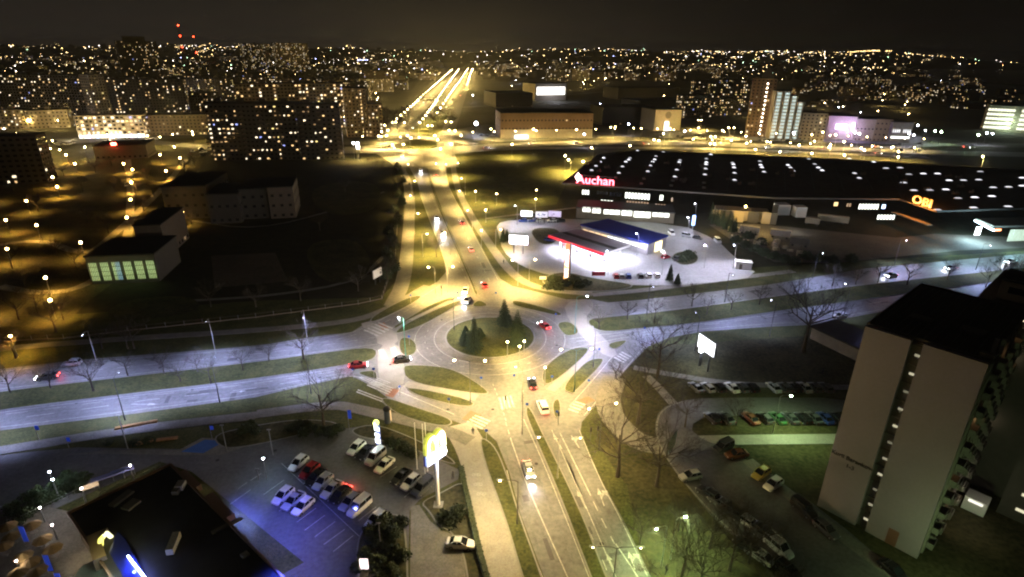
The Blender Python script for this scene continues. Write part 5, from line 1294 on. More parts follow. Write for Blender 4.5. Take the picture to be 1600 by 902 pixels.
# loading docks under warm lamps
for i, (x0, x1, dy) in enumerate(((1112, 1126, 0), (1128, 1142, 1), (1146, 1162, 2), (1168, 1186, 3), (1190, 1204, 4), (1204, 1214, 5))):
    c, z0, z1, e, nn = face_rect(W2, x0, 328 + dy, x1, 346 + dy, .15, 'dock_door', mat('tan dock door', (.42, .33, .2), .8) if i % 2 == 0 else WALLC['dark'], st)
for (x, y, w_) in ((1122, 344, 2600), (1164, 336, 5200), (1196, 346, 3000)): p = P(x, y, 6); add_light(p, HPS, w_, st)
p = on_plane(1164, 322, *W2); c = W2[0] + (W2[1] - W2[0]).normalized() * p[0]; MB().octa((0, 0, 0), .45).build('wall_lamp', G_HPS, st).location = (c.x, c.y - .8, p[1])
m = MB(); c0 = P(1160, 344); m.box(0, 0, 0, 24, 9, 4.6); o = m.build('dock_shelter', WALLC['cream'], st); o.location = (c0.x, c0.y + 3, 0); o.rotation_euler = (0, 0, math.atan2((W2[1] - W2[0]).y, (W2[1] - W2[0]).x))
for (x, y, s) in ((1228, 329, 6), (1256, 333, 5)):
    pp = P(x, y + 10); m = MB(); m.box(0, 0, 0, s, s, 5.0); o = m.build('dock_booth', WHITE, st); o.location = (pp.x, pp.y + 6, 0)
add_light(P(1240, 342, 6), (.85, .9, .9), 2200, st)
face_rect(W3, 1303, 316, 1309, 322, .12, 'lit_window', W_WARM, st); face_rect(W3, 1341, 319, 1373, 327, .12, 'lit_window', W_CLIN, st, gap=.5, n=7); face_rect(W3, 1378, 320, 1383, 326, .12, 'lit_window', glow('blue office window', (.4, .6, 1), .8), st)
face_rect(W3, 1370, 336, 1398, 343, .12, 'lit_window', W_CLIN, st, gap=.5, n=6); face_rect(W3, 1322, 318, 1330, 323, .12, 'window', W_DIM, st, gap=.4, n=2)
pp = P(1303, 340); add_light((pp.x, pp.y, 5), (.7, .6, .5), 900, st)
# orange letters on the oblique face
a, b = W4; e = (b - a).normalized(); nn = Vector((e.y, -e.x, 0)); OR = glow('orange neon letters', (1, .33, .04), .3)
uu, zz = on_plane(1441, 321, a, b); c = a + e * (b - a).length * .62 + nn * .5
t_ = put_text('OBI', 4.8, .5, OR, st, (c.x, c.y, HS + 2.6), math.atan2(e.y, e.x), .06); t_.scale = (1.45, 1, 1)
for f in (.35, .6, .85): p = a + e * (b - a).length * f + nn * 2; add_light((p.x, p.y, HS + 1.2), (1, .35, .05), 2400, st)
m = MB(); L4 = (b - a).length; m.box(L4 / 2, -1.2, 6.2, L4, 2.4, .4); o = m.build('entrance_canopy', WALLC['grey'], st); o.location = a; o.rotation_euler = (0, 0, math.atan2(e.y, e.x))
# garden market canopy with lit panels
a, b = W5; e = (b - a).normalized(); L5 = (b - a).length
for i in range(11):
    face_rect(W5, 1552 + i * 6, 352, 1557.4 + i * 6, 372, 7, 'glass_panel', glow('greenish lit glazing', (.72, .95, .70), .10), st)
m = MB(); p = P(1524, 343, 6.5); q = P(1553, 358, 6.5); m.prism(ccw([Vector((r_.x, r_.y, 0)) for r_ in (P(1524, 343, 6.5), P(1553, 355, 6.5), P(1700, 353, 6.5), P(1700, 339, 6.5))]), 6.2, 7.0); m.build('market_canopy', WALLC['grey'], st)
ribs = MB(); ribbon(ribs, [Vector((p.x, p.y, 0)), Vector((q.x, q.y, 0))], .5, 5.7, .5); ribs.build('canopy_light', glow('cold canopy light', (.6, .9, 1), 3), st)
for (x, y, k) in ((1518, 360, 9000), (1540, 366, 7000), (1575, 374, 3000), (1595, 376, 3000), (1480, 378, 5000)): add_light(P(x, y, 4.5), (.5, .85, 1), k, st)
face_rect(W5, 1508, 350, 1516, 362, 5, 'poster_light_box', glow('white poster light box', (.9, 1, 1), 1.6), st)
face_rect(W5, 1534, 352, 1544, 355, 6, 'orange_sign', glow('small orange sign', (1, .25, .05), .8), st)

# ------------------------------------------------------------------ fuel station
fs = thing('fuel_station_canopy', (0, 0, 0), 'flat fuel station canopy with red edge and dazzling white underside', 'canopy')
cn = [Vector((p.x, p.y, 0)) for p in (P(857, 368, 6), P(944, 397, 6), P(985, 382, 6), P(903, 357, 6))]
m = MB(); m.prism(ccw(cn), 5.3, 6.05); m.build('roof', mat('grey canopy roof', (.34, .32, .33), .6, noise=.15, nscale=.2), fs)
REDF = mat('red canopy fascia', (.55, .02, .04), .5, em=(1, .03, .05), es=.10)
m = MB(); ribbon(m, [cn[0], cn[1]], .3, 5.2, 1.0); m.build('red_fascia', REDF, fs)
m = MB(); ribbon(m, [cn[1], cn[2], cn[3], cn[0]], .3, 5.2, .86); m.build('white_fascia', WHITE, fs)
e1 = (cn[1] - cn[0]); e2 = (cn[3] - cn[0])
for u in (.12, .37, .63, .88):
    for v in (.2, .8):
        p = cn[0] + e1 * u + e2 * v; MB().box(p.x, p.y, .0, .45, .45, 5.3).build('column', WHITE, fs)
    for v in (.15, .5, .85):
        p = cn[0] + e1 * u + e2 * v; MB().box(p.x, p.y, 5.22, 1.4, 1.4, .07).build('ceiling_light', glow('canopy ceiling light', (.9, .92, 1), 6), fs)
        add_light((p.x, p.y, 4.9), (.80, .80, 1.0), 9000, fs, spot=150)
m = MB(); m.prism(ccw([cn[0] + e1 * .04 + e2 * .4, cn[0] + e1 * .96 + e2 * .4, cn[0] + e1 * .96 + e2 * .52, cn[0] + e1 * .04 + e2 * .52]), 6.05, 6.25); m.build('roof_gutter', WALLC['dark'], fs)
for i, u in enumerate((.14, .38, .62, .86)):
    for v in (.3, .7):
        p = cn[0] + e1 * u + e2 * v; t = thing('fuel_pump', (p.x, p.y, .06), 'white fuel pump with dark display under the bright canopy', 'fuel pump', 'fuel pumps under the canopy')
        MB().box(0, 0, 0, .9, .55, 1.9).build('housing', WHITE, t); MB().box(0, -.3, 1.1, .7, .06, .5).build('display', GLASSD, t); MB().box(0, 0, 1.9, 1.0, .6, .3).build('top_sign', REDF, t)
# bright columns of light wash on shop
sh = thing('fuel_station_shop', (0, 0, 0), 'fuel station shop with a dark blue flat roof behind the canopy', 'shop')
cs = [Vector((p.x, p.y, 0)) for p in (P(909, 351, 5), P(1013, 380, 5), P(1042, 368, 5), P(950, 343, 5))]
MB().prism(ccw(cs), 0, 4.6, bottom=False).build('wall', mat('grey block wall', (.24, .23, .25), .8, noise=.15, nscale=1.2), sh)
MB().prism(shrink(cs, -.5), 4.6, 5.1).build('roof', mat('dark blue sheet roof', (.03, .045, .24), .95, spec=.1), sh)
S0 = (cs[0], cs[1])
for i in range(10):
    x = 911 + i * 9.6; y = 359 + i * 2.55; face_rect(S0, x, y, x + 8, y + 4.5, .1, 'shop_window', W_WARM if i < 4 else W_CLIN, sh)
face_rect((cs[1], cs[2]), 1023, 378, 1033, 391, .2, 'yellow_poster', glow('yellow lit poster', (1, .8, .3), .5), sh)
pp = P(1000, 384, 4); add_light(pp, (.8, .8, 1), 1500, sh)
# light masts of the forecourt
for (x, y, w_) in ((950, 430, 3800), (1034, 430, 5000), (1074, 372, 3200), (1145, 420, 5200), (808, 352, 5200), (1100, 420, 3500), (995, 400, 2500), (1085, 348, 1500)):
    b0 = P(x, y); lamp(0, 0, 9, (200,), WHT, w_ * 2.1, G_COOL, 'slim cold white lamp mast on the fuel forecourt', 'lamp masts on the fuel forecourt', base=(b0.x, b0.y), arm=.8, r=.16, cut=False)
# glowing blue standing sign
b0 = P(1081, 366); t = thing('illuminated_totem', (b0.x, b0.y, 0), 'tall slim totem glowing blue behind the fuel shop', 'totem'); MB().tube([(0, 0, 0), (0, 0, 4)], .12, 8).build('pole', POLE, t); MB().box(0, 0, 4, 1.3, .4, 4.4).build('panel', glow('blue totem panel', (.15, .35, 1), .7), t)
# orange price pylon
b0 = P(885, 438); hp = h_at(b0, 884, 381); t = thing('price_pylon', (b0.x, b0.y, 0), 'tall orange-lit price pylon standing in shrubs at the forecourt corner', 'pylon'); az = math.radians(-38)
o = MB().box(0, 0, 0, 1.9, .5, hp).build('panel', glow('orange pylon face', (1, .22, .03), .15), t); o.rotation_euler = (0, 0, az)
o = MB().box(1.08, 0, 0, .25, .7, hp + .4).build('edge', POLED, t); o.rotation_euler = (0, 0, az)
o = put_text('Auchan', 2.0, .08, glow('white pylon letters', (1, .95, .9), .6), t, (math.sin(az) * .32, -math.cos(az) * .32, hp * .62), az, .04, roll=math.pi / 2)
for i, s_ in enumerate(('4,89', '5,12', '2,35')): put_text(s_, .9, .06, glow('white pylon letters', (1, .95, .9), .6), t, (math.sin(az) * .32, -math.cos(az) * .32, hp * (.30 - i * .09)), az, .02)
add_light((-1, -2.0, 5), (1, .35, .06), 500, t)
# kiosk, skip
b0 = P(1160, 420); t = thing('site_cabin', (b0.x, b0.y, 0), 'white boxy cabin at the right edge of the forecourt', 'cabin', rz=-.2); MB().box(0, 0, 0, 5.5, 3, 2.8).build('wall', WHITE, t); MB().box(0, 0, 2.8, 5.9, 3.4, .25).build('roof', WHITE, t); MB().box(-1, -1.53, .2, 1, .06, 2).build('door', WALLC['grey'], t)
b0 = P(935, 432); t = thing('red_banner_stand', (b0.x, b0.y, 0), 'low red banner frame at the front edge of the forecourt', 'banner'); MB().box(0, 0, .3, 4.4, .15, 1.4).build('banner', mat('dull red banner', (.35, .03, .06), .7), t); MB().box(-2.2, 0, 0, .15, .3, 1.9).build('post', POLED, t); MB().box(2.2, 0, 0, .15, .3, 1.9).build('post', POLED, t)
b0 = P(848, 442); t = thing('direction_sign', (b0.x, b0.y, 0), 'small white direction board beside the shrubs left of the pylon', 'sign'); MB().box(0, 0, 1.2, 2.2, .1, 1.1).build('board', WHITE, t); MB().box(0, .12, 0, .12, .12, 2.4).build('post', POLE, t)

def board(pa, pb, zt, zb, label, col, es, legs=2, marks=None, lightp=0, cat='billboard', thick=.35):
    """billboard whose top edge runs from photograph point pa to pb at height zt"""
    a, b = P(*pa, zt), P(*pb, zt); e = Vector(((b - a).x, (b - a).y, 0)); w_ = e.length; c = (a + b) / 2; az = math.atan2(e.y, e.x)
    t = thing('billboard', (c.x, c.y, 0), label, cat, rz=az)
    MB().box(0, 0, zb - .15, w_ + .3, thick, zt - zb + .3).build('frame', POLED, t)
    MB().box(0, -thick / 2 - .03, zb, w_, .06, zt - zb).build('poster', glow(label + ' face', col, es, False) if es > .3 else mat(label + ' face', (.6, .6, .6), .6, em=col, es=es), t)
    for i in range(legs): MB().box(-w_ / 2 + w_ * (i + .5) / legs, .1, 0, .3, .3, zb - .15).build('leg', POLED, t)
    if marks:
        m = MB(); rr = random.Random(len(label)); 
        for i in range(marks): m.box(rr.uniform(-.36, .36) * w_, -thick / 2 - .08, zb + (zt - zb) * rr.uniform(.2, .65), w_ * rr.uniform(.06, .2), .04, (zt - zb) * rr.uniform(.08, .18))
        m.build('poster_print', mat('poster print dark', (.06, .06, .12), .7), t)
    if lightp: add_light((0, -3.0, (zb + zt) / 2), (.75, .8, 1), lightp * 3, t)
    return t
board((796, 367), (825, 369), 7.5, 4.0, 'large dazzling white billboard at the forecourt entrance', (.95, .95, 1), .8, marks=6, lightp=1500)
board((814, 329), (832, 329.6), 5.5, 2.8, 'left one of three billboards behind the parked cars', (.9, 1, .85), .12, marks=3, lightp=150)
board((837, 330.6), (856, 331), 5.5, 2.8, 'middle one of three billboards, with a dark motif', (.85, .75, .95), .06, marks=7, lightp=100)
board((857, 329.3), (877, 330.5), 5.5, 2.8, 'right one of three billboards, printed lilac', (.65, .45, .9), .07, marks=2, lightp=60)
board((1094, 521), (1119, 538), 8.4, 4.9, 'tilted-looking billboard shining white beside the lower eastern carriageway', (.93, .97, 1), .6, lightp=300)
p = P(1095, 548, 4.5); t = thing('floodlight', (p.x, p.y, 0), 'dazzling floodlight below the left end of the white billboard', 'floodlight'); MB().tube([(0, 0, 0), (0, 0, 4.3)], .08, 6).build('pole', POLED, t); MB().ball((0, 0, 4.5), .42).build('lamp_glass', glow('floodlight glass', (.75, .85, 1), 18), t); add_light((0, -.8, 4.5), (.7, .8, 1), 700, t)
board((582, 424), (595, 417), 5.2, 2.4, 'small pale billboard at the corner of the dark field', (1, .8, .55), .05, marks=3)
board((1045, 690), (1057, 672), 4.6, 1.4, 'dark-backed billboard at the fork of the footways', (.02, .02, .02), .002, thick=.3)
board((556, 222), (561, 222), 12, 7, 'lit billboard tower beside the second roundabout', (.7, .85, 1), 1.0)

# ------------------------------------------------------------------ tower block at the right
HT = 34.5
A = P(1352, 510, HT); Bc = P(1545, 570, HT); D = P(1475, 454, HT)
A.z = Bc.z = D.z = 0
e = (Bc - A).normalized(); WA = (Bc - A).length; g_ = Vector((-e.y, e.x, 0)); LT = 26.6
print('TOWER', A, Bc, D, WA, (D - A).dot(e), (D - A).dot(g_))
tb = thing('tower_block', A, 'tall slab tower on the right with a blank grey end wall and dark flat roof', 'building', rz=math.atan2(e.y, e.x))
# local: x along end wall (0..WA), y away along the long side (0..LT), front end wall at y=0
x1, x2 = WA * .405, WA * .505
TW = mat('tower render', (.185, .16, .18), .9, noise=.06, nscale=.25, bump=.15, bscale=6)
def bx(name, x0, y0, z0, x1_, y1_, z1_, m_, label=None):
    o = MB().box((x0 + x1_) / 2, (y0 + y1_) / 2, z0, x1_ - x0, y1_ - y0, z1_ - z0).build(name, m_, tb)
    if label: o['label'] = label
    return o
bx('end_panel', 0, 0, 0, x1, 1.0, HT, TW); bx('end_panel', x2, 0, 0, WA, 1.0, HT, TW)
bx('recess_wall', x1, .75, 0, x2, .98, HT - .4, WALLC['dark'])
bx('core_wall', 0.3, 1.0, 0, WA - .25, LT, HT - .3, WALLC['brown'])
bx('roof', -.05, 1.02, HT - .3, WA + .05, LT + .3, HT - .02, ROOFB)
m = MB()
for (xa, ya, xb, yb) in ((0, 1.0, WA, 1.0), (0, LT, WA, LT), (0, 1.0, 0, LT), (WA, 1.0, WA, LT)): ribbon(m, [Vector((xa, ya, 0)), Vector((xb, yb, 0))], .3, HT - .02, .35)
m.build('parapet', WALLC['dark'], tb)
for k in range(11):
    z = 1.6 + k * 3.05
    o = bx('stair_window', x2 - .75, .6, z, x2 - .05, .74, z + .34, mat('stair window light %d' % (k % 3), (.03, .03, .03), .5, em=(1, .92, .62), es=(.07, .04, .02)[k % 3]))
    bx('slab_edge', x1 + .01, .55, z + 1.5, x2 - .01, .76, z + 1.7, WALLC['dark'])
bx('end_door', WA * .70, -.06, 0, WA * .70 + 1.5, .02, 3.0, mat('rusty brown door', (.12, .05, .03), .8))
LTX = mat('dark wall lettering', (.02, .018, .016), .8)
put_text('Kurii Barankow', 1.0, .06, LTX, tb, (WA * .21, -.05, HT * .335), 0, .02, name='wall_lettering'); put_text('1-3', 1.0, .06, LTX, tb, (WA * .21, -.05, HT * .335 - 1.4), 0, .02, name='wall_lettering')
# long facade at x = WA: balconies and windows
rr = random.Random(5); nb_ = 5; bl = (LT - 2) / nb_
pw = mesh_of(('tw', 0), lambda: MB().box(0, 0, 0, .1, 1.7, 1.4).mesh('window', GLASSD)); pl = [MB().box(0, 0, 0, .1, 1.7, 1.4).mesh('window', q) for q in (W_WARM, W_DIM, W_WHITE)]
bal = MB().box(0, 0, 0, 1.3, bl * .42, .14).box(.62, 0, .14, .08, bl * .42, .95).box(0, bl * .21 - .04, .14, 1.3, .08, .95).box(0, -bl * .21 + .04, .14, 1.3, .08, .95).mesh('balcony', CONC)
pier = MB().box(0, 0, 0, .5, .9, HT - .5).mesh('pier', WALLC['grey'])
for i in range(nb_):
    y = 2 + (i + .5) * bl
    part('pier', pier, tb, (WA, y - bl * .5 + .3, 0))
    for k in range(11):
        z = 1.1 + k * 3.05
        part('window', pl[rr.randrange(3)] if rr.random() < .14 else pw, tb, (WA - .2 + .02, y + bl * .27, z)); part('window', pl[1] if rr.random() < .12 else pw, tb, (WA - .2 + .02, y - bl * .12, z))
        part('balcony', bal, tb, (WA + .45, y - bl * .10, z - .55))
# rear section of the block, stepped to the right
bx('rear_wall', 8.0, LT + .35, 0, WA + 8, LT + 24, HT - .8, WALLC['dark']); bx('rear_roof', 7.8, LT + .33, HT - .8, WA + 8.2, LT + 24.2, HT - .5, ROOFW)
m = MB()
for i in range(1, 15): ribbon(m, [Vector((i * WA / 15, 1.3, 0)), Vector((i * WA / 15, LT - .3, 0))], .09, HT - .019, .03)
m.build('roof_seams', mat('roof seam bitumen', (.03, .028, .028), .6), tb)['kind'] = 'stuff'
# roof furniture
for (px, py, sx, sy, sz, nm, mt) in ((1551, 552, .5, .5, 2.2, 'vent_pipe', CONC), (1562, 553, .5, .5, 2.2, 'vent_pipe', CONC), (1540, 561, 1.6, 1.0, .9, 'roof_box', WALLC['dark']), (1440, 500, 3, 2, .4, 'roof_hatch', WALLC['dark']), (1520, 520, 3, 2, .5, 'roof_hatch', WALLC['dark'])):
    p = P(px, py, HT); q = p - A; o = MB().box(0, 0, 0, sx, sy, sz).build(nm, mt, tb); o.location = (q.dot(e), q.dot(g_), HT)
# entrance canopy, and the neighbouring stair wing
q = P(1560, 812) - A; q = (q.dot(e), q.dot(g_))
bx('entrance_porch', WA + 1.4, q[1] - 1.5, 0, WA + 4.6, q[1] + 1.2, 2.7, WHITE); bx('porch_sign', WA + 2, q[1] - 1.58, 1.9, WA + 4, q[1] - 1.52, 2.4, glow('porch sign light', (1, .95, .8), .15))
add_light((WA + 4, q[1] - 6, 5.5), (1, .9, .7), 260, tb)
q_ = P(1556, 800); t = thing('stair_wing', q_, 'dark neighbouring tower at the right edge with short lit stair windows', 'building', rz=math.atan2(e.y, e.x))
MB().box(6, 8, 0, 12, 16, 33).build('wall', WALLC['dark'], t); MB().box(6, 8, 33, 12.4, 16.4, .5).build('roof', ROOFB, t)
for k in range(10): part('stair_window', mesh_of(('stw',), lambda: MB().box(0, 0, 0, 2.2, .12, .5).mesh('stair_window', glow('stair window light', (1, .92, .62), .10))), t, (3.2, -.08, 2 + k * 3.05))
pp = P(1604, 466, HT); t = thing('roof_plant_room', (pp.x, pp.y, HT - .02), 'pale plant room with a dark window on the tower roof at the right edge', 'plant room', rz=math.atan2(e.y, e.x))
MB().box(0, 0, 0, 7, 7, 3.2).build('wall', WALLC['cream'], t); MB().box(0, 0, 3.2, 7.6, 7.6, .3).build('roof', ROOFB, t); MB().box(-1, -3.53, 1.2, 2.6, .06, 1.1).build('window', GLASSD, t)
# low club building left of the tower with blue lights
A2 = P(1292, 540); B2 = P(1345, 566); t = thing('low_building', (A2 + B2) / 2 + Vector((3, 4, 0)), 'low dark building with blue lamps on its roof edge, half behind the tower', 'building', rz=math.atan2((B2 - A2).y, (B2 - A2).x))
MB().box(0, 0, 0, 15, 10, 3.4).build('wall', WALLC['grey'], t); MB().box(0, 0, 3.4, 16, 11, .4).build('roof', ROOFB, t)
GB = glow('blue lamp', (.3, .35, 1), 16)
for (x, y, z, r_) in ((6.5, 4.5, 4.6, .34), (4.2, 4.8, 4.4, .2)): MB().ball((x, y, z), r_).build('blue_lamp', GB, t)
MB().box(5.5, 2.6, 3.85, 4.6, .12, .12).build('neon_tube', GB, t); MB().box(5.5, -.6, 3.85, 2.6, .3, .12).build('neon_tube', GB, t); add_light((6, 3, 5.2), (.25, .3, 1), 1500, t, spot=150)

# ------------------------------------------------------------------ restaurant with the arches
HM = 5.6
L_ = P(107, 803, HM); T_ = P(267, 727, HM); R_ = P(476, 889, HM)
for q in (L_, T_, R_): q.z = 0
e1 = (T_ - L_); w1 = e1.length; e1.normalize(); e2 = (R_ - T_); e2 = (e2 - e1 * e2.dot(e1)); w2 = e2.length; e2.normalize()
print('REST', L_, T_, R_, w1, w2, (R_ - T_).dot(e1))
rs_ = thing('restaurant', L_, 'dark flat-roofed restaurant with blue neon edges at the bottom left', 'restaurant', rz=math.atan2(e1.y, e1.x))
# local x along e1 (0..w1), local y = +90 deg of e1; e2 points to -y
def rb(name, x0, y0, z0, xx, yy, zz, m_): return MB().box((x0 + xx) / 2, -(y0 + yy) / 2, z0, xx - x0, yy - y0, zz - z0).build(name, m_, rs_)
rw = w2 + 8
rb('wall', .4, .4, 0, w1 - .4, rw, HM - .4, WALLC['brown']); rb('roof', 0, 0, HM - .4, w1, rw + .4, HM, ROOFB)
m = MB()
for (xa, ya, xb, yb) in ((0, 0, w1, 0), (w1, 0, w1, -rw), (0, 0, 0, -rw)): ribbon(m, [Vector((xa, ya, 0)), Vector((xb, yb, 0))], .35, HM, .4)
m.build('parapet', mat('brown parapet cladding', (.10, .055, .035), .7), rs_)
# stepped tan awnings along the car park side
for i, (y0, y1, o_) in enumerate(((1.5, 7.5, 1.6), (8.5, 10.5, .9), (10.7, 18, 2.0), (19, 23, .9))): rb('awning', w1 + .2, y0, 3.3 if i % 2 else 3.5, w1 + o_, y1, 3.6 if i % 2 else 4.6, WALLC['cream'] if i % 2 else mat('brown parapet cladding', (.10, .055, .035), .7))
rb('blue_neon', w1 + 2.02, 11, 3.6, w1 + 2.12, 17.5, 3.75, glow('blue violet neon', (.30, .28, 1), 2.2)); add_light((w1 + 3.4, -13, 2.6), (.12, .16, 1), 2500, rs_, spot=150); add_light((w1 + 3.4, -17, 2.6), (.12, .16, 1), 2500, rs_, spot=150)
for i in range(5): rb('window', w1 - .42, 2 + i * 4, 1, w1 - .35, 4.6 + i * 4, 3, W_WARM)
# roof plant
for (px, py, sx, sy, sz, rz_) in ((272, 853, 3.4, 1.0, 1.0, .9), (283, 762, 1.6, 1.2, .9, .8), (276, 770, 1.2, 1.0, .7, .8), (190, 780, 3.6, 1.2, .35, .4), (205, 790, 2.2, 1.6, .35, .4), (355, 822, 4.4, .6, .3, -.1), (383, 868, 1.0, 1.0, .25, .0)):
    p = P(px, py, HM) - L_; o = MB().box(0, 0, 0, sx, sy, sz).build('roof_unit', CONC if px in (272, 283, 383) else WALLC['dark'], rs_); o.location = (p.dot(e1), p.dot(Vector((-e1.y, e1.x, 0))), HM); o.rotation_euler = (0, 0, rz_)
# roof rail on the upper edge
m = MB()
for i in range(12): m.tube([(w1 * .30 + i * w1 * .6 / 11, .12, HM + .3), (w1 * .30 + i * w1 * .6 / 11, .12, HM + 1.0)], .03, 4)
m.tube([(w1 * .3, .12, HM + 1.0), (w1 * .9, .12, HM + 1.0)], .035, 4); m.build('roof_rail', POLED, rs_)
# sign bay at the left with neon: sloped brown wing, glass roof lit blue
def loc(px, py, z): p = P(px, py, z) - L_; return Vector((p.dot(e1), p.dot(Vector((-e1.y, e1.x, 0))), z))
def lpoly(pts, z0, z1, name, m_, z=None):
    q = [loc(x, y, z1 if z is None else z) for x, y in pts]; mb = MB(); mb.prism(ccw([Vector((p.x, p.y, 0)) for p in q]), z0, z1); return mb.build(name, m_, rs_)
BRN = mat('brown wing cladding', (.13, .09, .06), .8)
lpoly([(135, 838), (168, 824), (158, 846), (166, 868), (145, 877)], 4.4, 6.3, 'side_wing', BRN)
lpoly([(166, 868), (200, 905), (240, 960), (150, 960), (112, 905), (128, 884)], 2.6, 3.6, 'low_roof', mat('pale green-grey roof sheet', (.30, .33, .27), .8, noise=.1, nscale=.5))
lpoly([(170, 862), (184, 830), (196, 842), (260, 960), (225, 960)], 5.62, 5.8, 'glass_roof', mat('glass roof coloured by blue light', (.015, .02, .12), .15))  # the blue light is put into the glass colour
n0, n1 = loc(200, 869, 6.1), loc(236, 915, 6.1); MB().tube([n0, n1], .12, 8).build('blue_neon', glow('blue white neon', (.35, .42, 1), 7), rs_)
for f in (.2, .5, .8, 1.2):
    q = n0.lerp(n1, f) + Vector((-.3, -.9, .4)); add_light(q, (.08, .12, 1), 900, rs_, spot=150)
q = loc(440, 892, 7.0); add_light(q, (.05, .08, 1), 3500, rs_, spot=150); q = loc(415, 910, 7.0); add_light(q, (.05, .08, 1), 3500, rs_, spot=150)  # blue lights without fixtures, added to tint the roof's lower edge
# yellow arch seen edge-on
YL = glow('yellow sign light', (1, .92, .15), .2); p0, p1, p2 = loc(157, 862, 4.6), loc(162, 838, 7.2), loc(172, 832, 6.4)
MB().tube([p0, (p0 + p1) / 2 + Vector((0, 0, .8)), p1], [.42, .36, .3], 8).build('yellow_arch', YL, rs_); MB().tube([p1, (p1 + p2) / 2 + Vector((0, 0, .2)), p2 + Vector((0, 0, -1.0))], [.3, .3, .28], 8).build('yellow_arch', glow('pale sign light', (1, .95, .5), .3), rs_)
q = loc(160, 850, 8.0); add_light(q, (1, .9, .3), 140, rs_); q = loc(165, 885, 7.5); add_light(q, (.85, 1, .8), 500, rs_)  # the last light is added above the low roof to brighten it
for (px, py) in ((120, 852), (128, 868)): q = loc(px, py, 2.4); add_light(q, (1, .8, .5), 120, rs_)

# terrace furniture
UM = mat('ochre parasol cloth', (.17, .11, .035), .85, noise=.15, nscale=1.5)
umb_c = MB(); umb_c.tube([(0, 0, 2.0), (0, 0, 2.65)], [1.35, .04], 8); umb_p = MB(); umb_p.tube([(0, 0, 0), (0, 0, 2.3)], .04, 6); umb_t = MB(); umb_t.tube([(0, 0, .7), (0, 0, .76)], .55, 10)
mc, mp, mt_ = umb_c.mesh('canopy', UM), umb_p.mesh('pole', POLE), umb_t.mesh('table', CONC)
for i, (x, y) in enumerate(((14, 827), (20, 843), (51, 826), (68, 848), (38, 874), (49, 884), (60, 897), (84, 862), (8, 858), (30, 900))):
    p = P(x, y, 1.5); t = thing('parasol_table', (p.x, p.y, .05), 'ochre parasol over a small round table on the restaurant terrace', 'parasol', 'ochre parasols on the restaurant terrace'); part('canopy', mc, t); part('pole', mp, t); part('table', mt_, t)
for (x, y) in ((62, 793), (81, 820), (25, 876), (127, 763), (165, 880), (203, 727), (110, 905)):
    lamp(x, y, 3.2, (), (1, .86, .75), 180, glow('small white globe glass', (1, .88, .85), 9), 'small white globe lamp beside the restaurant terrace', 'globe lamps around the restaurant', r=.16)
for (x, y) in ((77, 737), (82, 749)): lamp(x, y, 4, (), (.6, .8, 1), 160, G_COOL, 'bluish lamp behind the terrace bushes', 'bluish lamps behind the bushes', r=.18)
for i, (x0, y0, x1_, y1_) in enumerate(((32, 823, 39, 838), (70, 868, 77, 892), (88, 896, 94, 910))):
    a = P(x0, y0, 3.6); t = thing('blue_banner', (a.x, a.y, 0), ('upper', 'middle', 'lowest')[i] + ' narrow blue banner on the restaurant terrace', 'banner'); MB().box(0, 0, .6, .75, .1, 3.0).build('cloth', mat('faintly glowing blue cloth', (.02, .06, .5), .8, em=(.05, .12, 1), es=.02), t); MB().tube([(-.42, 0, 0), (-.42, 0, 3.8)], .04, 6).build('pole', POLE, t)  # cloth is given a weak glow of its own
# terrace railing
m = MB(); pts = [P(x, y, 0) for x, y in ((35, 815), (70, 798), (108, 780), (150, 758), (205, 733))]
for a, b in zip(pts, pts[1:]):
    n = int((b - a).length / 1.2) + 1
    for i in range(n): q = a.lerp(b, i / n); m.tube([(q.x, q.y, 0), (q.x, q.y, 1.1)], .03, 4)
    m.tube([(a.x, a.y, 1.1), (b.x, b.y, 1.1)], .035, 4); m.tube([(a.x, a.y, .6), (b.x, b.y, .6)], .025, 4)
props(m.build('railing', POLE), 'steel railing along the path above the restaurant', 'railing')
for i, (x, y, w_, az_, c_) in enumerate(((145, 772, 2.4, .7, 'lit'), (172, 756, 5.0, .62, 'blue'), (195, 747, 3.6, .62, 'blue'))):
    p = P(x, y); t = thing('drive_through_panel', (p.x, p.y, 0), ('small lit menu box', 'long bluish awning', 'short bluish awning')[i] + ' along the drive-through side of the restaurant', 'menu board', rz=az_); MB().box(0, 0, 1.6, w_, 1.0, .3).build('top', mat('bluish awning cloth', (.12, .13, .30), .8) if c_ == 'blue' else mat('lit menu board', (.5, .4, .3), .6, em=(1, .7, .4), es=.06), t)
    for s in (-1, 1): MB().box(s * w_ * .45, 0, 0, .1, .1, 1.6).build('leg', POLE, t)

# the arches on their pole
b0 = P(685, 790); sg = thing('arches_sign', (b0.x, b0.y, 0), 'tall roadside sign with glowing yellow arches above a blue-white panel', 'sign')
MB().box(0, 0, 0, 1.6, 1.6, .25).build('base_plate', PAVE, sg); MB().tube([(0, 0, .25), (0, 0, 10.2)], .32, 12).build('pole', WHITE, sg)
a, b = P(672, 729, 9.8), P(699, 710, 9.8); e = (b - a); e.z = 0; az = math.atan2(e.y, e.x); wb = 4.2
o = MB().box(0, 0, 9.6, wb, .55, 1.7).build('panel', glow('blue white panel', (.35, .45, 1), .2), sg); o.rotation_euler = (0, 0, az)
o = put_text("McDonald's", .95, .05, glow('white panel letters', (1, 1, 1), .8), sg, (math.sin(az) * .33, -math.cos(az) * .33, 10.45), az, .01)
o = MB().box(0, .45, 9.4, wb + .3, .3, 2.1).build('panel_back', mat('deep blue sign back', (.01, .03, .35), .5), sg); o.rotation_euler = (0, 0, az)
m = MB(); zb_ = 11.6; hh = 3.1
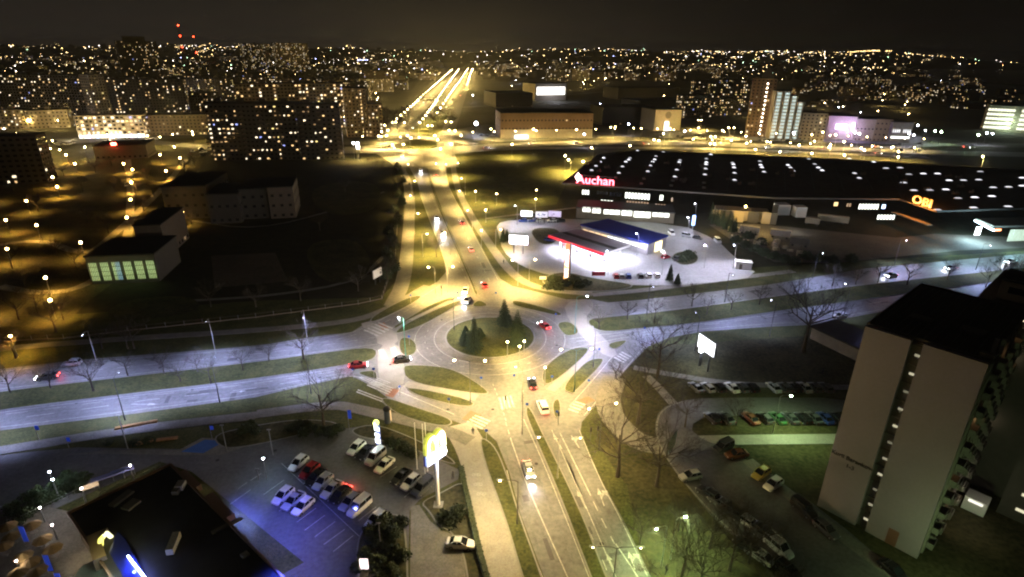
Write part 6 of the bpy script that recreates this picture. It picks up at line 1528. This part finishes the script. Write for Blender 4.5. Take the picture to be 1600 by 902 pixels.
for s in (-1, 1):
    pts = []
    for i in range(15):
        t_ = math.pi * i / 14; pts.append((s * .92 + .92 * math.cos(t_), 0, zb_ + hh * math.sin(t_) ** .55))
    n = len(m.v)
    for i, p in enumerate(pts):
        d = Vector(pts[min(i + 1, 14)]) - Vector(pts[max(i - 1, 0)]); d.normalize(); nn = Vector((-d.z, 0, d.x)) * .30
        for sy in (-.3, .3):
            m.v.append((p[0] + nn.x, sy, p[2] + nn.z)); m.v.append((p[0] - nn.x, sy, p[2] - nn.z))
    for i in range(14):
        a0 = n + i * 4; b0_ = a0 + 4
        for q in ((0, 1), (1, 3), (3, 2), (2, 0)): m.f.append((a0 + q[0], a0 + q[1], b0_ + q[1], b0_ + q[0])); m.m.append(0)
o = m.build('arches', glow('yellow arches light', (1, .80, .10), .2), sg); o.rotation_euler = (0, 0, az)
fr2 = m.v[:]; m = MB()
for s in (-1, 1):
    m.tube([(s * .92 + .98 * math.cos(math.pi * i / 14), .42, zb_ + (hh + .12) * math.sin(math.pi * i / 14) ** .55) for i in range(15)], .42, 6)
o = m.build('arches_back', glow('yellow green sign edge', (.55, .65, .03), .10), sg); o.rotation_euler = (0, 0, az)
m = MB(); m.box(0, .2, zb_ - .1, wb * .9, .15, .2); o = m.build('arches_frame', mat('yellow green frame', (.30, .34, .04), .6), sg); o.rotation_euler = (0, 0, az)
nx_, ny_ = math.sin(az), -math.cos(az)
add_light((nx_ * 1.8, ny_ * 1.8, 10.6), (.40, .50, 1), 2200, sg); add_light((nx_ * 1.8, ny_ * 1.8, 13.4), (1, .88, .4), 3500, sg); add_light((-nx_ * 2.0, -ny_ * 2.0, 12), (.9, .8, .6), 300, sg)
# flagpoles
for (x, y, tp) in ((652, 734, 661), (664, 741, 663), (668, 737, 661)):
    b0 = P(x, y); hf = h_at(b0, x, tp); t = thing('flagpole', (b0.x, b0.y, 0), 'bare white flagpole beside the arches sign', 'flagpole', 'three white flagpoles beside the arches sign'); MB().tube([(0, 0, 0), (0, 0, hf)], [.09, .05], 8).build('pole', WHITE, t); MB().box(0, 0, 0, .5, .5, .12).build('base', CONC, t); MB().octa((0, 0, hf), .1).build('finial', WHITE, t)
# blank light columns and masts in the car park
for (x, y, tp) in ((427, 712, 672), (200, 702, 650), (355, 706, 665), (775, 0, 0), (595, 855, 818), (405, 752, 733)):
    if not y: continue
    b0 = P(x, y); hf = h_at(b0, x, tp); t = thing('steel_mast', (b0.x, b0.y, 0), 'unlit grey steel mast in the restaurant grounds', 'mast', 'unlit steel masts in the restaurant grounds'); MB().tube([(0, 0, 0), (0, 0, hf)], [.1, .06], 8).build('pole', POLE, t); MB().box(0, 0, hf, .7, .25, .12).build('cap', POLE, t)
lamp(411, 716, 5, (), (.5, .75, 1), 900, G_COOL, 'bluish lamp at the left end of the restaurant car park', None, r=.2)
add_light(P(432, 772, 8), (.13, .15, 1), 7000, spot=140); add_light(P(450, 850, 5), (.9, .8, .75), 260)  # mid-air lights without fixtures, added to wash the car park
# stacked small sign tower at the entrance
b0 = P(592, 703); t = thing('entrance_totem', (b0.x, b0.y, 0), 'slim entrance totem with a yellow round top and three lit boxes', 'totem', rz=-.5)
ht = h_at(b0, 590, 657); MB().box(0, .2, 0, .9, .3, ht * .85).build('body', mat('deep blue sign back', (.01, .03, .35), .5), t)
MB().ball((0, -.1, ht * .93), .62, sz=1.0).build('yellow_top', glow('yellow green round sign', (.85, 1, .15), .35), t)
for k, (z, s) in enumerate(((.66, .85), (.47, .6), (.24, 1.0))): MB().box(0, -.06, ht * z, 1.15, .22, s).build('lit_box', glow('white blue box', (.75, .85, 1), .35), t)
add_light((0, -1.2, ht * .9), (.85, 1, .3), 420, t); add_light((0, -1.2, ht * .4), (.8, .9, 1), 350, t)
b0 = P(570, 893); t = thing('order_screen', (b0.x, b0.y, 0), 'lit order screen among dark shrubs at the drive-through', 'menu board'); MB().box(0, 0, .6, 1.2, .25, 1.8).build('screen', glow('order screen glow', (1, .75, .75), .3), t); MB().box(0, .05, 0, .3, .3, .6).build('foot', POLED, t); add_light((0, -.8, 1.6), (1, .8, .8), 60, t)
# blue flags and the advertising column
for i, (x, y, tp, nm) in enumerate(((546, 672, 640, 'blue flag on a short pole north of the car park'), (62, 690, 665, 'blue flag at the far left by the footpath'), (108, 700, 688, 'small blue sign on a post by the bottom-left road'), (332, 688, 665, 'blue lit sign above the painted blue bay'))):
    b0 = P(x, y); hf = max(2.5, h_at(b0, x, tp)); t = thing('blue_flag', (b0.x, b0.y, 0), nm, 'flag'); MB().tube([(0, 0, 0), (0, 0, hf)], .05, 6).build('pole', POLE, t); MB().box(.35, 0, hf - 2.2 if hf > 4 else hf - 1, .7, .06, 2.0 if hf > 4 else .9).build('cloth', mat('faintly glowing blue cloth', (.02, .06, .5), .8), t)
b0 = P(606, 660); t = thing('advertising_column', (b0.x, b0.y, 0), 'dark round-topped advertising column with an amber lit poster', 'advertising column', rz=.5); MB().tube([(0, 0, 0), (0, 0, 3.0)], .62, 14).build('drum', mat('column blue grey', (.05, .06, .09), .6), t); MB().ball((0, 0, 3.3), .8, n=12, m=7, sz=.8).build('dome', BLACK, t); MB().box(.66, 0, .5, .08, .9, 2.4).build('poster', glow('amber poster', (1, .6, .25), .25), t)
# traffic lights and road signs
tsg = 'traffic signs around the roundabout'
for (x, y) in ((625, 620), (553, 592), (640, 540), (642, 474), (702, 640), (752, 606), (935, 560), (803, 602), (870, 660), (919, 610), (862, 604), (715, 470), (775, 470), (868, 504), (585, 592), (1006, 526), (823, 648), (760, 690)):
    b0 = P(x, y); t = thing('traffic_sign', (b0.x, b0.y, .1), 'small round traffic sign on a grey post at a road island', 'traffic sign', tsg, rz=R.uniform(-.6, .6)); part('post', mesh_of(('tsp',), lambda: MB().tube([(0, 0, 0), (0, 0, 2.9)], .04, 6).mesh('post', POLE)), t); part('disc', mesh_of(('tsd',), lambda: MB().tube([(0, -.08, 2.6), (0, -.04, 2.6)], .32, 12).mesh('disc', mat('blue sign face', (.02, .07, .35), .5))), t)
for (x, y) in ((922, 690), (933, 688), (872, 665), (690, 462), (790, 640)):
    b0 = P(x, y); t = thing('traffic_light', (b0.x, b0.y, 0), 'dark traffic signal on a post at a crossing', 'traffic light', 'traffic signals at the crossings'); part('post', mesh_of(('tlp',), lambda: MB().tube([(0, 0, 0), (0, 0, 3.2)], .06, 6).mesh('post', POLED)), t); part('housing', mesh_of(('tlh',), lambda: MB().box(0, -.1, 2.5, .34, .28, 1.0).mesh('housing', BLACK)), t)
# a few walkers
def person(px, label, a=0.0):
    p = P(*px); t = thing('person', (p.x, p.y, .06), label, 'person', rz=a)
    me = bpy.data.meshes.new('body'); V = [(0, 0, .95), (0, .02, 1.2), (0, .02, 1.45), (0, .02, 1.56), (0, .03, 1.70), (.10, 0, .9), (.13, -.10, .5), (.13, .05, .06), (-.10, 0, .9), (-.13, .12, .5), (-.13, .20, .06), (.22, .02, 1.42), (.27, .05, 1.12), (.25, -.08, .88), (-.22, .02, 1.42), (-.27, 0, 1.12), (-.25, -.12, .88)]
    E_ = [(0, 1), (1, 2), (2, 3), (3, 4), (0, 5), (5, 6), (6, 7), (0, 8), (8, 9), (9, 10), (2, 11), (11, 12), (12, 13), (2, 14), (14, 15), (15, 16)]
    me.from_pydata(V, E_, []); o = bpy.data.objects.new('body', me); C.objects.link(o); o.parent = t; me.materials.append(mat('dark winter coat', (.03, .03, .035), .9))
    sk = o.modifiers.new('skin', 'SKIN'); rad = [.16, .17, .17, .07, .11, .10, .08, .06, .10, .08, .06, .08, .06, .05, .08, .06, .05]
    for v, r_ in zip(me.skin_vertices[0].data, rad): v.radius = (r_, r_)
    me.skin_vertices[0].data[0].use_root = True; ss = o.modifiers.new('sub', 'SUBSURF'); ss.levels = ss.render_levels = 1
    MB().ball((0, .02, 1.74), .115, n=8, m=5).build('hair', mat('dark hair', (.015, .012, .01), .8), t)
person((739, 680), 'person in a dark coat standing on the wide footway near the crossing'); person((708, 750), 'person in dark clothes walking past the arches sign', 1.0); person((787, 413), 'person walking on the path right of the north road', .5)
person((1285, 585), 'person walking alone on the dim path by the flats', 1.2); person((640, 290), 'person walking on the yellow footway left of the north road', .3); person((1040, 898 - 0), 'person in dark clothes under the green lamp at the bottom', 2)
# guard rail on the north median and fence of the dark field
m = MB(); pts = [P(x, y) for x, y in ((666, 264), (685, 320), (713, 386), (739, 444), (744, 458))]
for a, b in zip(pts, pts[1:]):
    n = int((b - a).length / 4) + 1; s = (b - a).normalized(); q = Vector((-s.y, s.x, 0)) * .04
    for i in range(n): c = a.lerp(b, i / n); m.box(c.x, c.y, .15, .1, .1, .75)
    m.prism([a - q, b - q, b + q, a + q], .6, .9)
props(m.build('guard_rail', POLE), 'steel guard rail on the narrow median of the north road', 'guard rail')
fe = thing('field_fence', (0, 0, 0), 'low pale fence around the dark school field', 'fence'); pts = [P(x, y) for x, y in ((0, 535), (100, 530), (200, 518), (400, 497), (560, 476), (597, 468), (606, 440), (618, 400), (622, 340))]
rail = MB()
for a, b in zip(pts, pts[1:]):
    s = (b - a).normalized(); q = Vector((-s.y, s.x, 0)) * .06; rail.prism([a - q, b - q, b + q, a + q], .15, .45); rail.prism([a - q * .4, b - q * .4, b + q * .4, a + q * .4], 1.3, 1.36)
    n = int((b - a).length / 5) + 1
    for i in range(n): c = a.lerp(b, i / n); part('post', mesh_of(('fp',), lambda: MB().box(0, 0, 0, .1, .1, 1.5).mesh('post', POLE)), fe, (c.x, c.y, 0))
rail.build('rail', WALLC['brown'], fe)
# rubble-coloured bark mulch beds by the bottom-left road, piles in the yard
for i, (pa, pb, w_) in enumerate((((180, 671), (246, 659), .9), ((205, 697), (240, 689), .8), ((245, 689), (278, 685), .7))):
    pts = [P(*pa), P(*pb)]; m = MB(); ribbon(m, pts, w_, .02, .35); props(m.build('mulch_bed', mat('orange bark mulch', (.30, .15, .06), .95, noise=.4, nscale=3)), ('long', 'middle', 'short')[i] + ' strip of orange-brown bark mulch beside the dark path', 'flower bed')
# clutter of containers and pallets in the service yard
yr = random.Random(8)
for i in range(16):
    x, y = yr.uniform(1140, 1250), 0; y = 360 + (x - 1140) * .33 + yr.uniform(-4, 10); b0 = P(x, y)
    t = thing('pallet_stack', (b0.x, b0.y, 0), 'low stack of pallets in the store service yard', 'pallets', 'stacks of pallets in the service yard', rz=yr.uniform(-.5, .5))
    for k in range(yr.randint(2, 5)): part('pallet', mesh_of(('pal',), lambda: MB().box(0, 0, 0, 2.4, 1.6, .12).box(0, 0, .12, 2.3, 1.5, .25, taper=.98).mesh('pallet', WALLC['cream'])), t, (yr.uniform(-.1, .1), 0, k * .4), rz=yr.uniform(-.1, .1))
for i, (x, y, w_, c_) in enumerate(((1300, 349, 13, 'pale'), (1218, 372, 8, 'grey'), (1170, 366, 8, 'grey'), (1248, 385, 7, 'dark'), (1268, 352, 6, 'grey'))):
    b0 = P(x, y); t = thing('trailer', (b0.x, b0.y, 0), ('long pale', 'grey', 'second grey', 'dark', 'short grey')[i] + ' trailer parked in the store service yard', 'trailer', rz=-.45); MB().box(0, 0, 1.0, w_, 2.5, 2.7).build('box_body', WALLC[c_], t)
    for sx in (-.35, .35): MB().tube([(sx * w_, -1.1, .5), (sx * w_, 1.1, .5)], .5, 12).build('wheel', BLACK, t)

# ------------------------------------------------------------------ each repeat gets a label of its own by its place
def scr_x(o):
    p = o.matrix_world.translation if False else o.location
    return p.x / max(1.0, p.y)
ORD = ['first', 'second', 'third', 'fourth', 'fifth', 'sixth', 'seventh', 'eighth', 'ninth', 'tenth', 'eleventh', 'twelfth', 'thirteenth', 'fourteenth', 'fifteenth', 'sixteenth', 'seventeenth', 'eighteenth', 'nineteenth', 'twentieth', 'twenty-first', 'twenty-second', 'twenty-third', 'twenty-fourth', 'twenty-fifth', 'twenty-sixth', 'twenty-seventh', 'twenty-eighth', 'twenty-ninth', 'thirtieth', 'thirty-first', 'thirty-second', 'thirty-third', 'thirty-fourth', 'thirty-fifth', 'thirty-sixth']
def by_place(group, what, near=False):
    obs = [o for o in sc.objects if o.parent is None and o.get('group') == group]
    obs.sort(key=(lambda o: o.location.y) if near else scr_x)
    n = len(obs)
    for i, o in enumerate(obs):
        if near: s = 'nearest' if i == 0 else 'farthest' if i == n - 1 else ORD[i] + ' nearest' if i < 30 else None
        else: s = 'leftmost' if i == 0 else 'rightmost' if i == n - 1 else None if min(i, n - 1 - i) >= 36 else (ORD[i] + ' from the left' if i <= n - 1 - i else ORD[n - 1 - i] + ' from the right')
        if s is None: continue
        o['label'] = '%s, %s' % (what, s)
by_place('upper row of cars parked by the flats', 'car in the upper parking row by the flats')
by_place('lower row of cars parked by the flats', 'car in the lower parking row by the flats')
by_place('young bare trees on the western median', 'young bare tree on the western grass median')
by_place('young bare trees on the eastern median', 'young bare tree on the eastern grass median')
by_place('cold white lamps along the western dual carriageway', 'cold white lamp pole beside the western dual carriageway')
by_place('cold white lamps along the eastern dual carriageway', 'cold white lamp pole beside the eastern dual carriageway')
by_place('cars parked along the front edge of the fuel forecourt', 'car parked at the forecourt front edge')
by_place('cars parked below the three billboards', 'car parked below the three billboards')
by_place('dark cars parked along the access road under the trees', 'dark car on the unlit access road', True)
by_place('sodium street lamps along the north road', 'yellow sodium lamp beside the north road', True)
by_place('amber globe lamps scattered through the dark housing park', 'amber globe lamp in the dark housing park', True)
by_place('bare trees in the dark housing park', 'bare tree in the dark housing park', True)
by_place('bare trees around the green lamps by the flats', 'bare tree in the verge around the green lamps')
by_place('ochre parasols on the restaurant terrace', 'ochre parasol on the restaurant terrace')
by_place('globe lamps around the restaurant', 'small white globe lamp by the restaurant')
by_place('three white flagpoles beside the arches sign', 'white flagpole beside the arches sign')
by_place('row of cypresses beside the superstore', 'dark cypress in the row by the superstore')
by_place('lamp masts on the fuel forecourt', 'slim lamp mast on the fuel forecourt')
by_place('traffic signs around the roundabout', 'small round traffic sign at the junction')
by_place('traffic signals at the crossings', 'dark traffic signal at a crossing')
by_place('dark bushes between the carriageway and the car park', 'rounded dark bush north of the car park')
by_place('dark shrubs on the island beside the drive-through lane', 'shrub on the island by the drive-through', True)
by_place('bushes beside the restaurant terrace', 'green bush above the restaurant terrace')
by_place('cold white and greenish lamps on the far right', 'cold white lamp far beyond the stores')
by_place('unlit steel masts in the restaurant grounds', 'unlit grey mast in the restaurant grounds')
by_place('conifers at the edge of the fuel forecourt', 'columnar dark conifer at the forecourt edge')
by_place('cars with lights on along the far roads', 'car with lights on along a far road')
by_place('shrubs around the fuel station price pylon', 'low shrub around the fuel price pylon')
by_place('stacks of pallets in the service yard', 'pallet stack in the store service yard')
by_place('dark shrubs edging the service yard', 'dark shrub at the edge of the service yard')
by_place('fuel pumps under the canopy', 'white fuel pump under the canopy')
by_place('small trees by the yard', 'small bare tree at the edge of the yard')
by_place('small trees by the field', 'small bare tree at the corner of the field')
by_place('bluish lamps behind the bushes', 'bluish lamp behind the terrace bushes')
by_place('street lamps between the blocks of the town', 'lamp between the distant blocks of the town', True)
by_place('tall bushes along the edge of the dark field', 'tall dark bush along the field fence', True)
by_place('bare trees along the dark school field', 'bare tree along the dark school field', True)
by_place('lamps in rows along the long avenue', 'sodium lamp in the rows along the avenue', True)
by_place('cars on the distant parking grounds', 'car on a distant lit parking ground')
by_place('trees beyond the second roundabout', 'bare tree beside the far avenue')
by_place('sodium lamps around the second roundabout and the cross road', 'sodium lamp near the second roundabout and cross road')
same = {}
for o in list(sc.objects):
    if o.parent is None and o.get('group') == LG: same.setdefault(o['label'], []).append(o)
for lb, obs in same.items():
    obs.sort(key=scr_x); n = len(obs)
    if n < 2: continue
    for i, o in enumerate(obs): o['label'] = lb.replace(',', '', 1) + (', leftmost' if i == 0 else ', rightmost' if i == n - 1 else ', %s from left' % ORD[i])

# ------------------------------------------------------------------ night haze that the lamps light up
hm_ = bpy.data.materials.new('night haze'); hm_.use_nodes = True; n_ = hm_.node_tree; n_.nodes.clear()
ho = n_.nodes.new('ShaderNodeOutputMaterial'); hv = n_.nodes.new('ShaderNodeVolumePrincipled')
hv.inputs['Color'].default_value = (.95, .95, .95, 1); hv.inputs['Density'].default_value = 0.000045; hv.inputs['Anisotropy'].default_value = 0.35
n_.links.new(hv.outputs[0], ho.inputs['Volume'])
o = MB().prism([(-12000, -300), (14000, -300), (14000, 12000), (-12000, 12000)], -1.0, 190.0).build('haze', hm_)
o['kind'] = 'stuff'; o['label'] = 'thin night haze over the whole town'
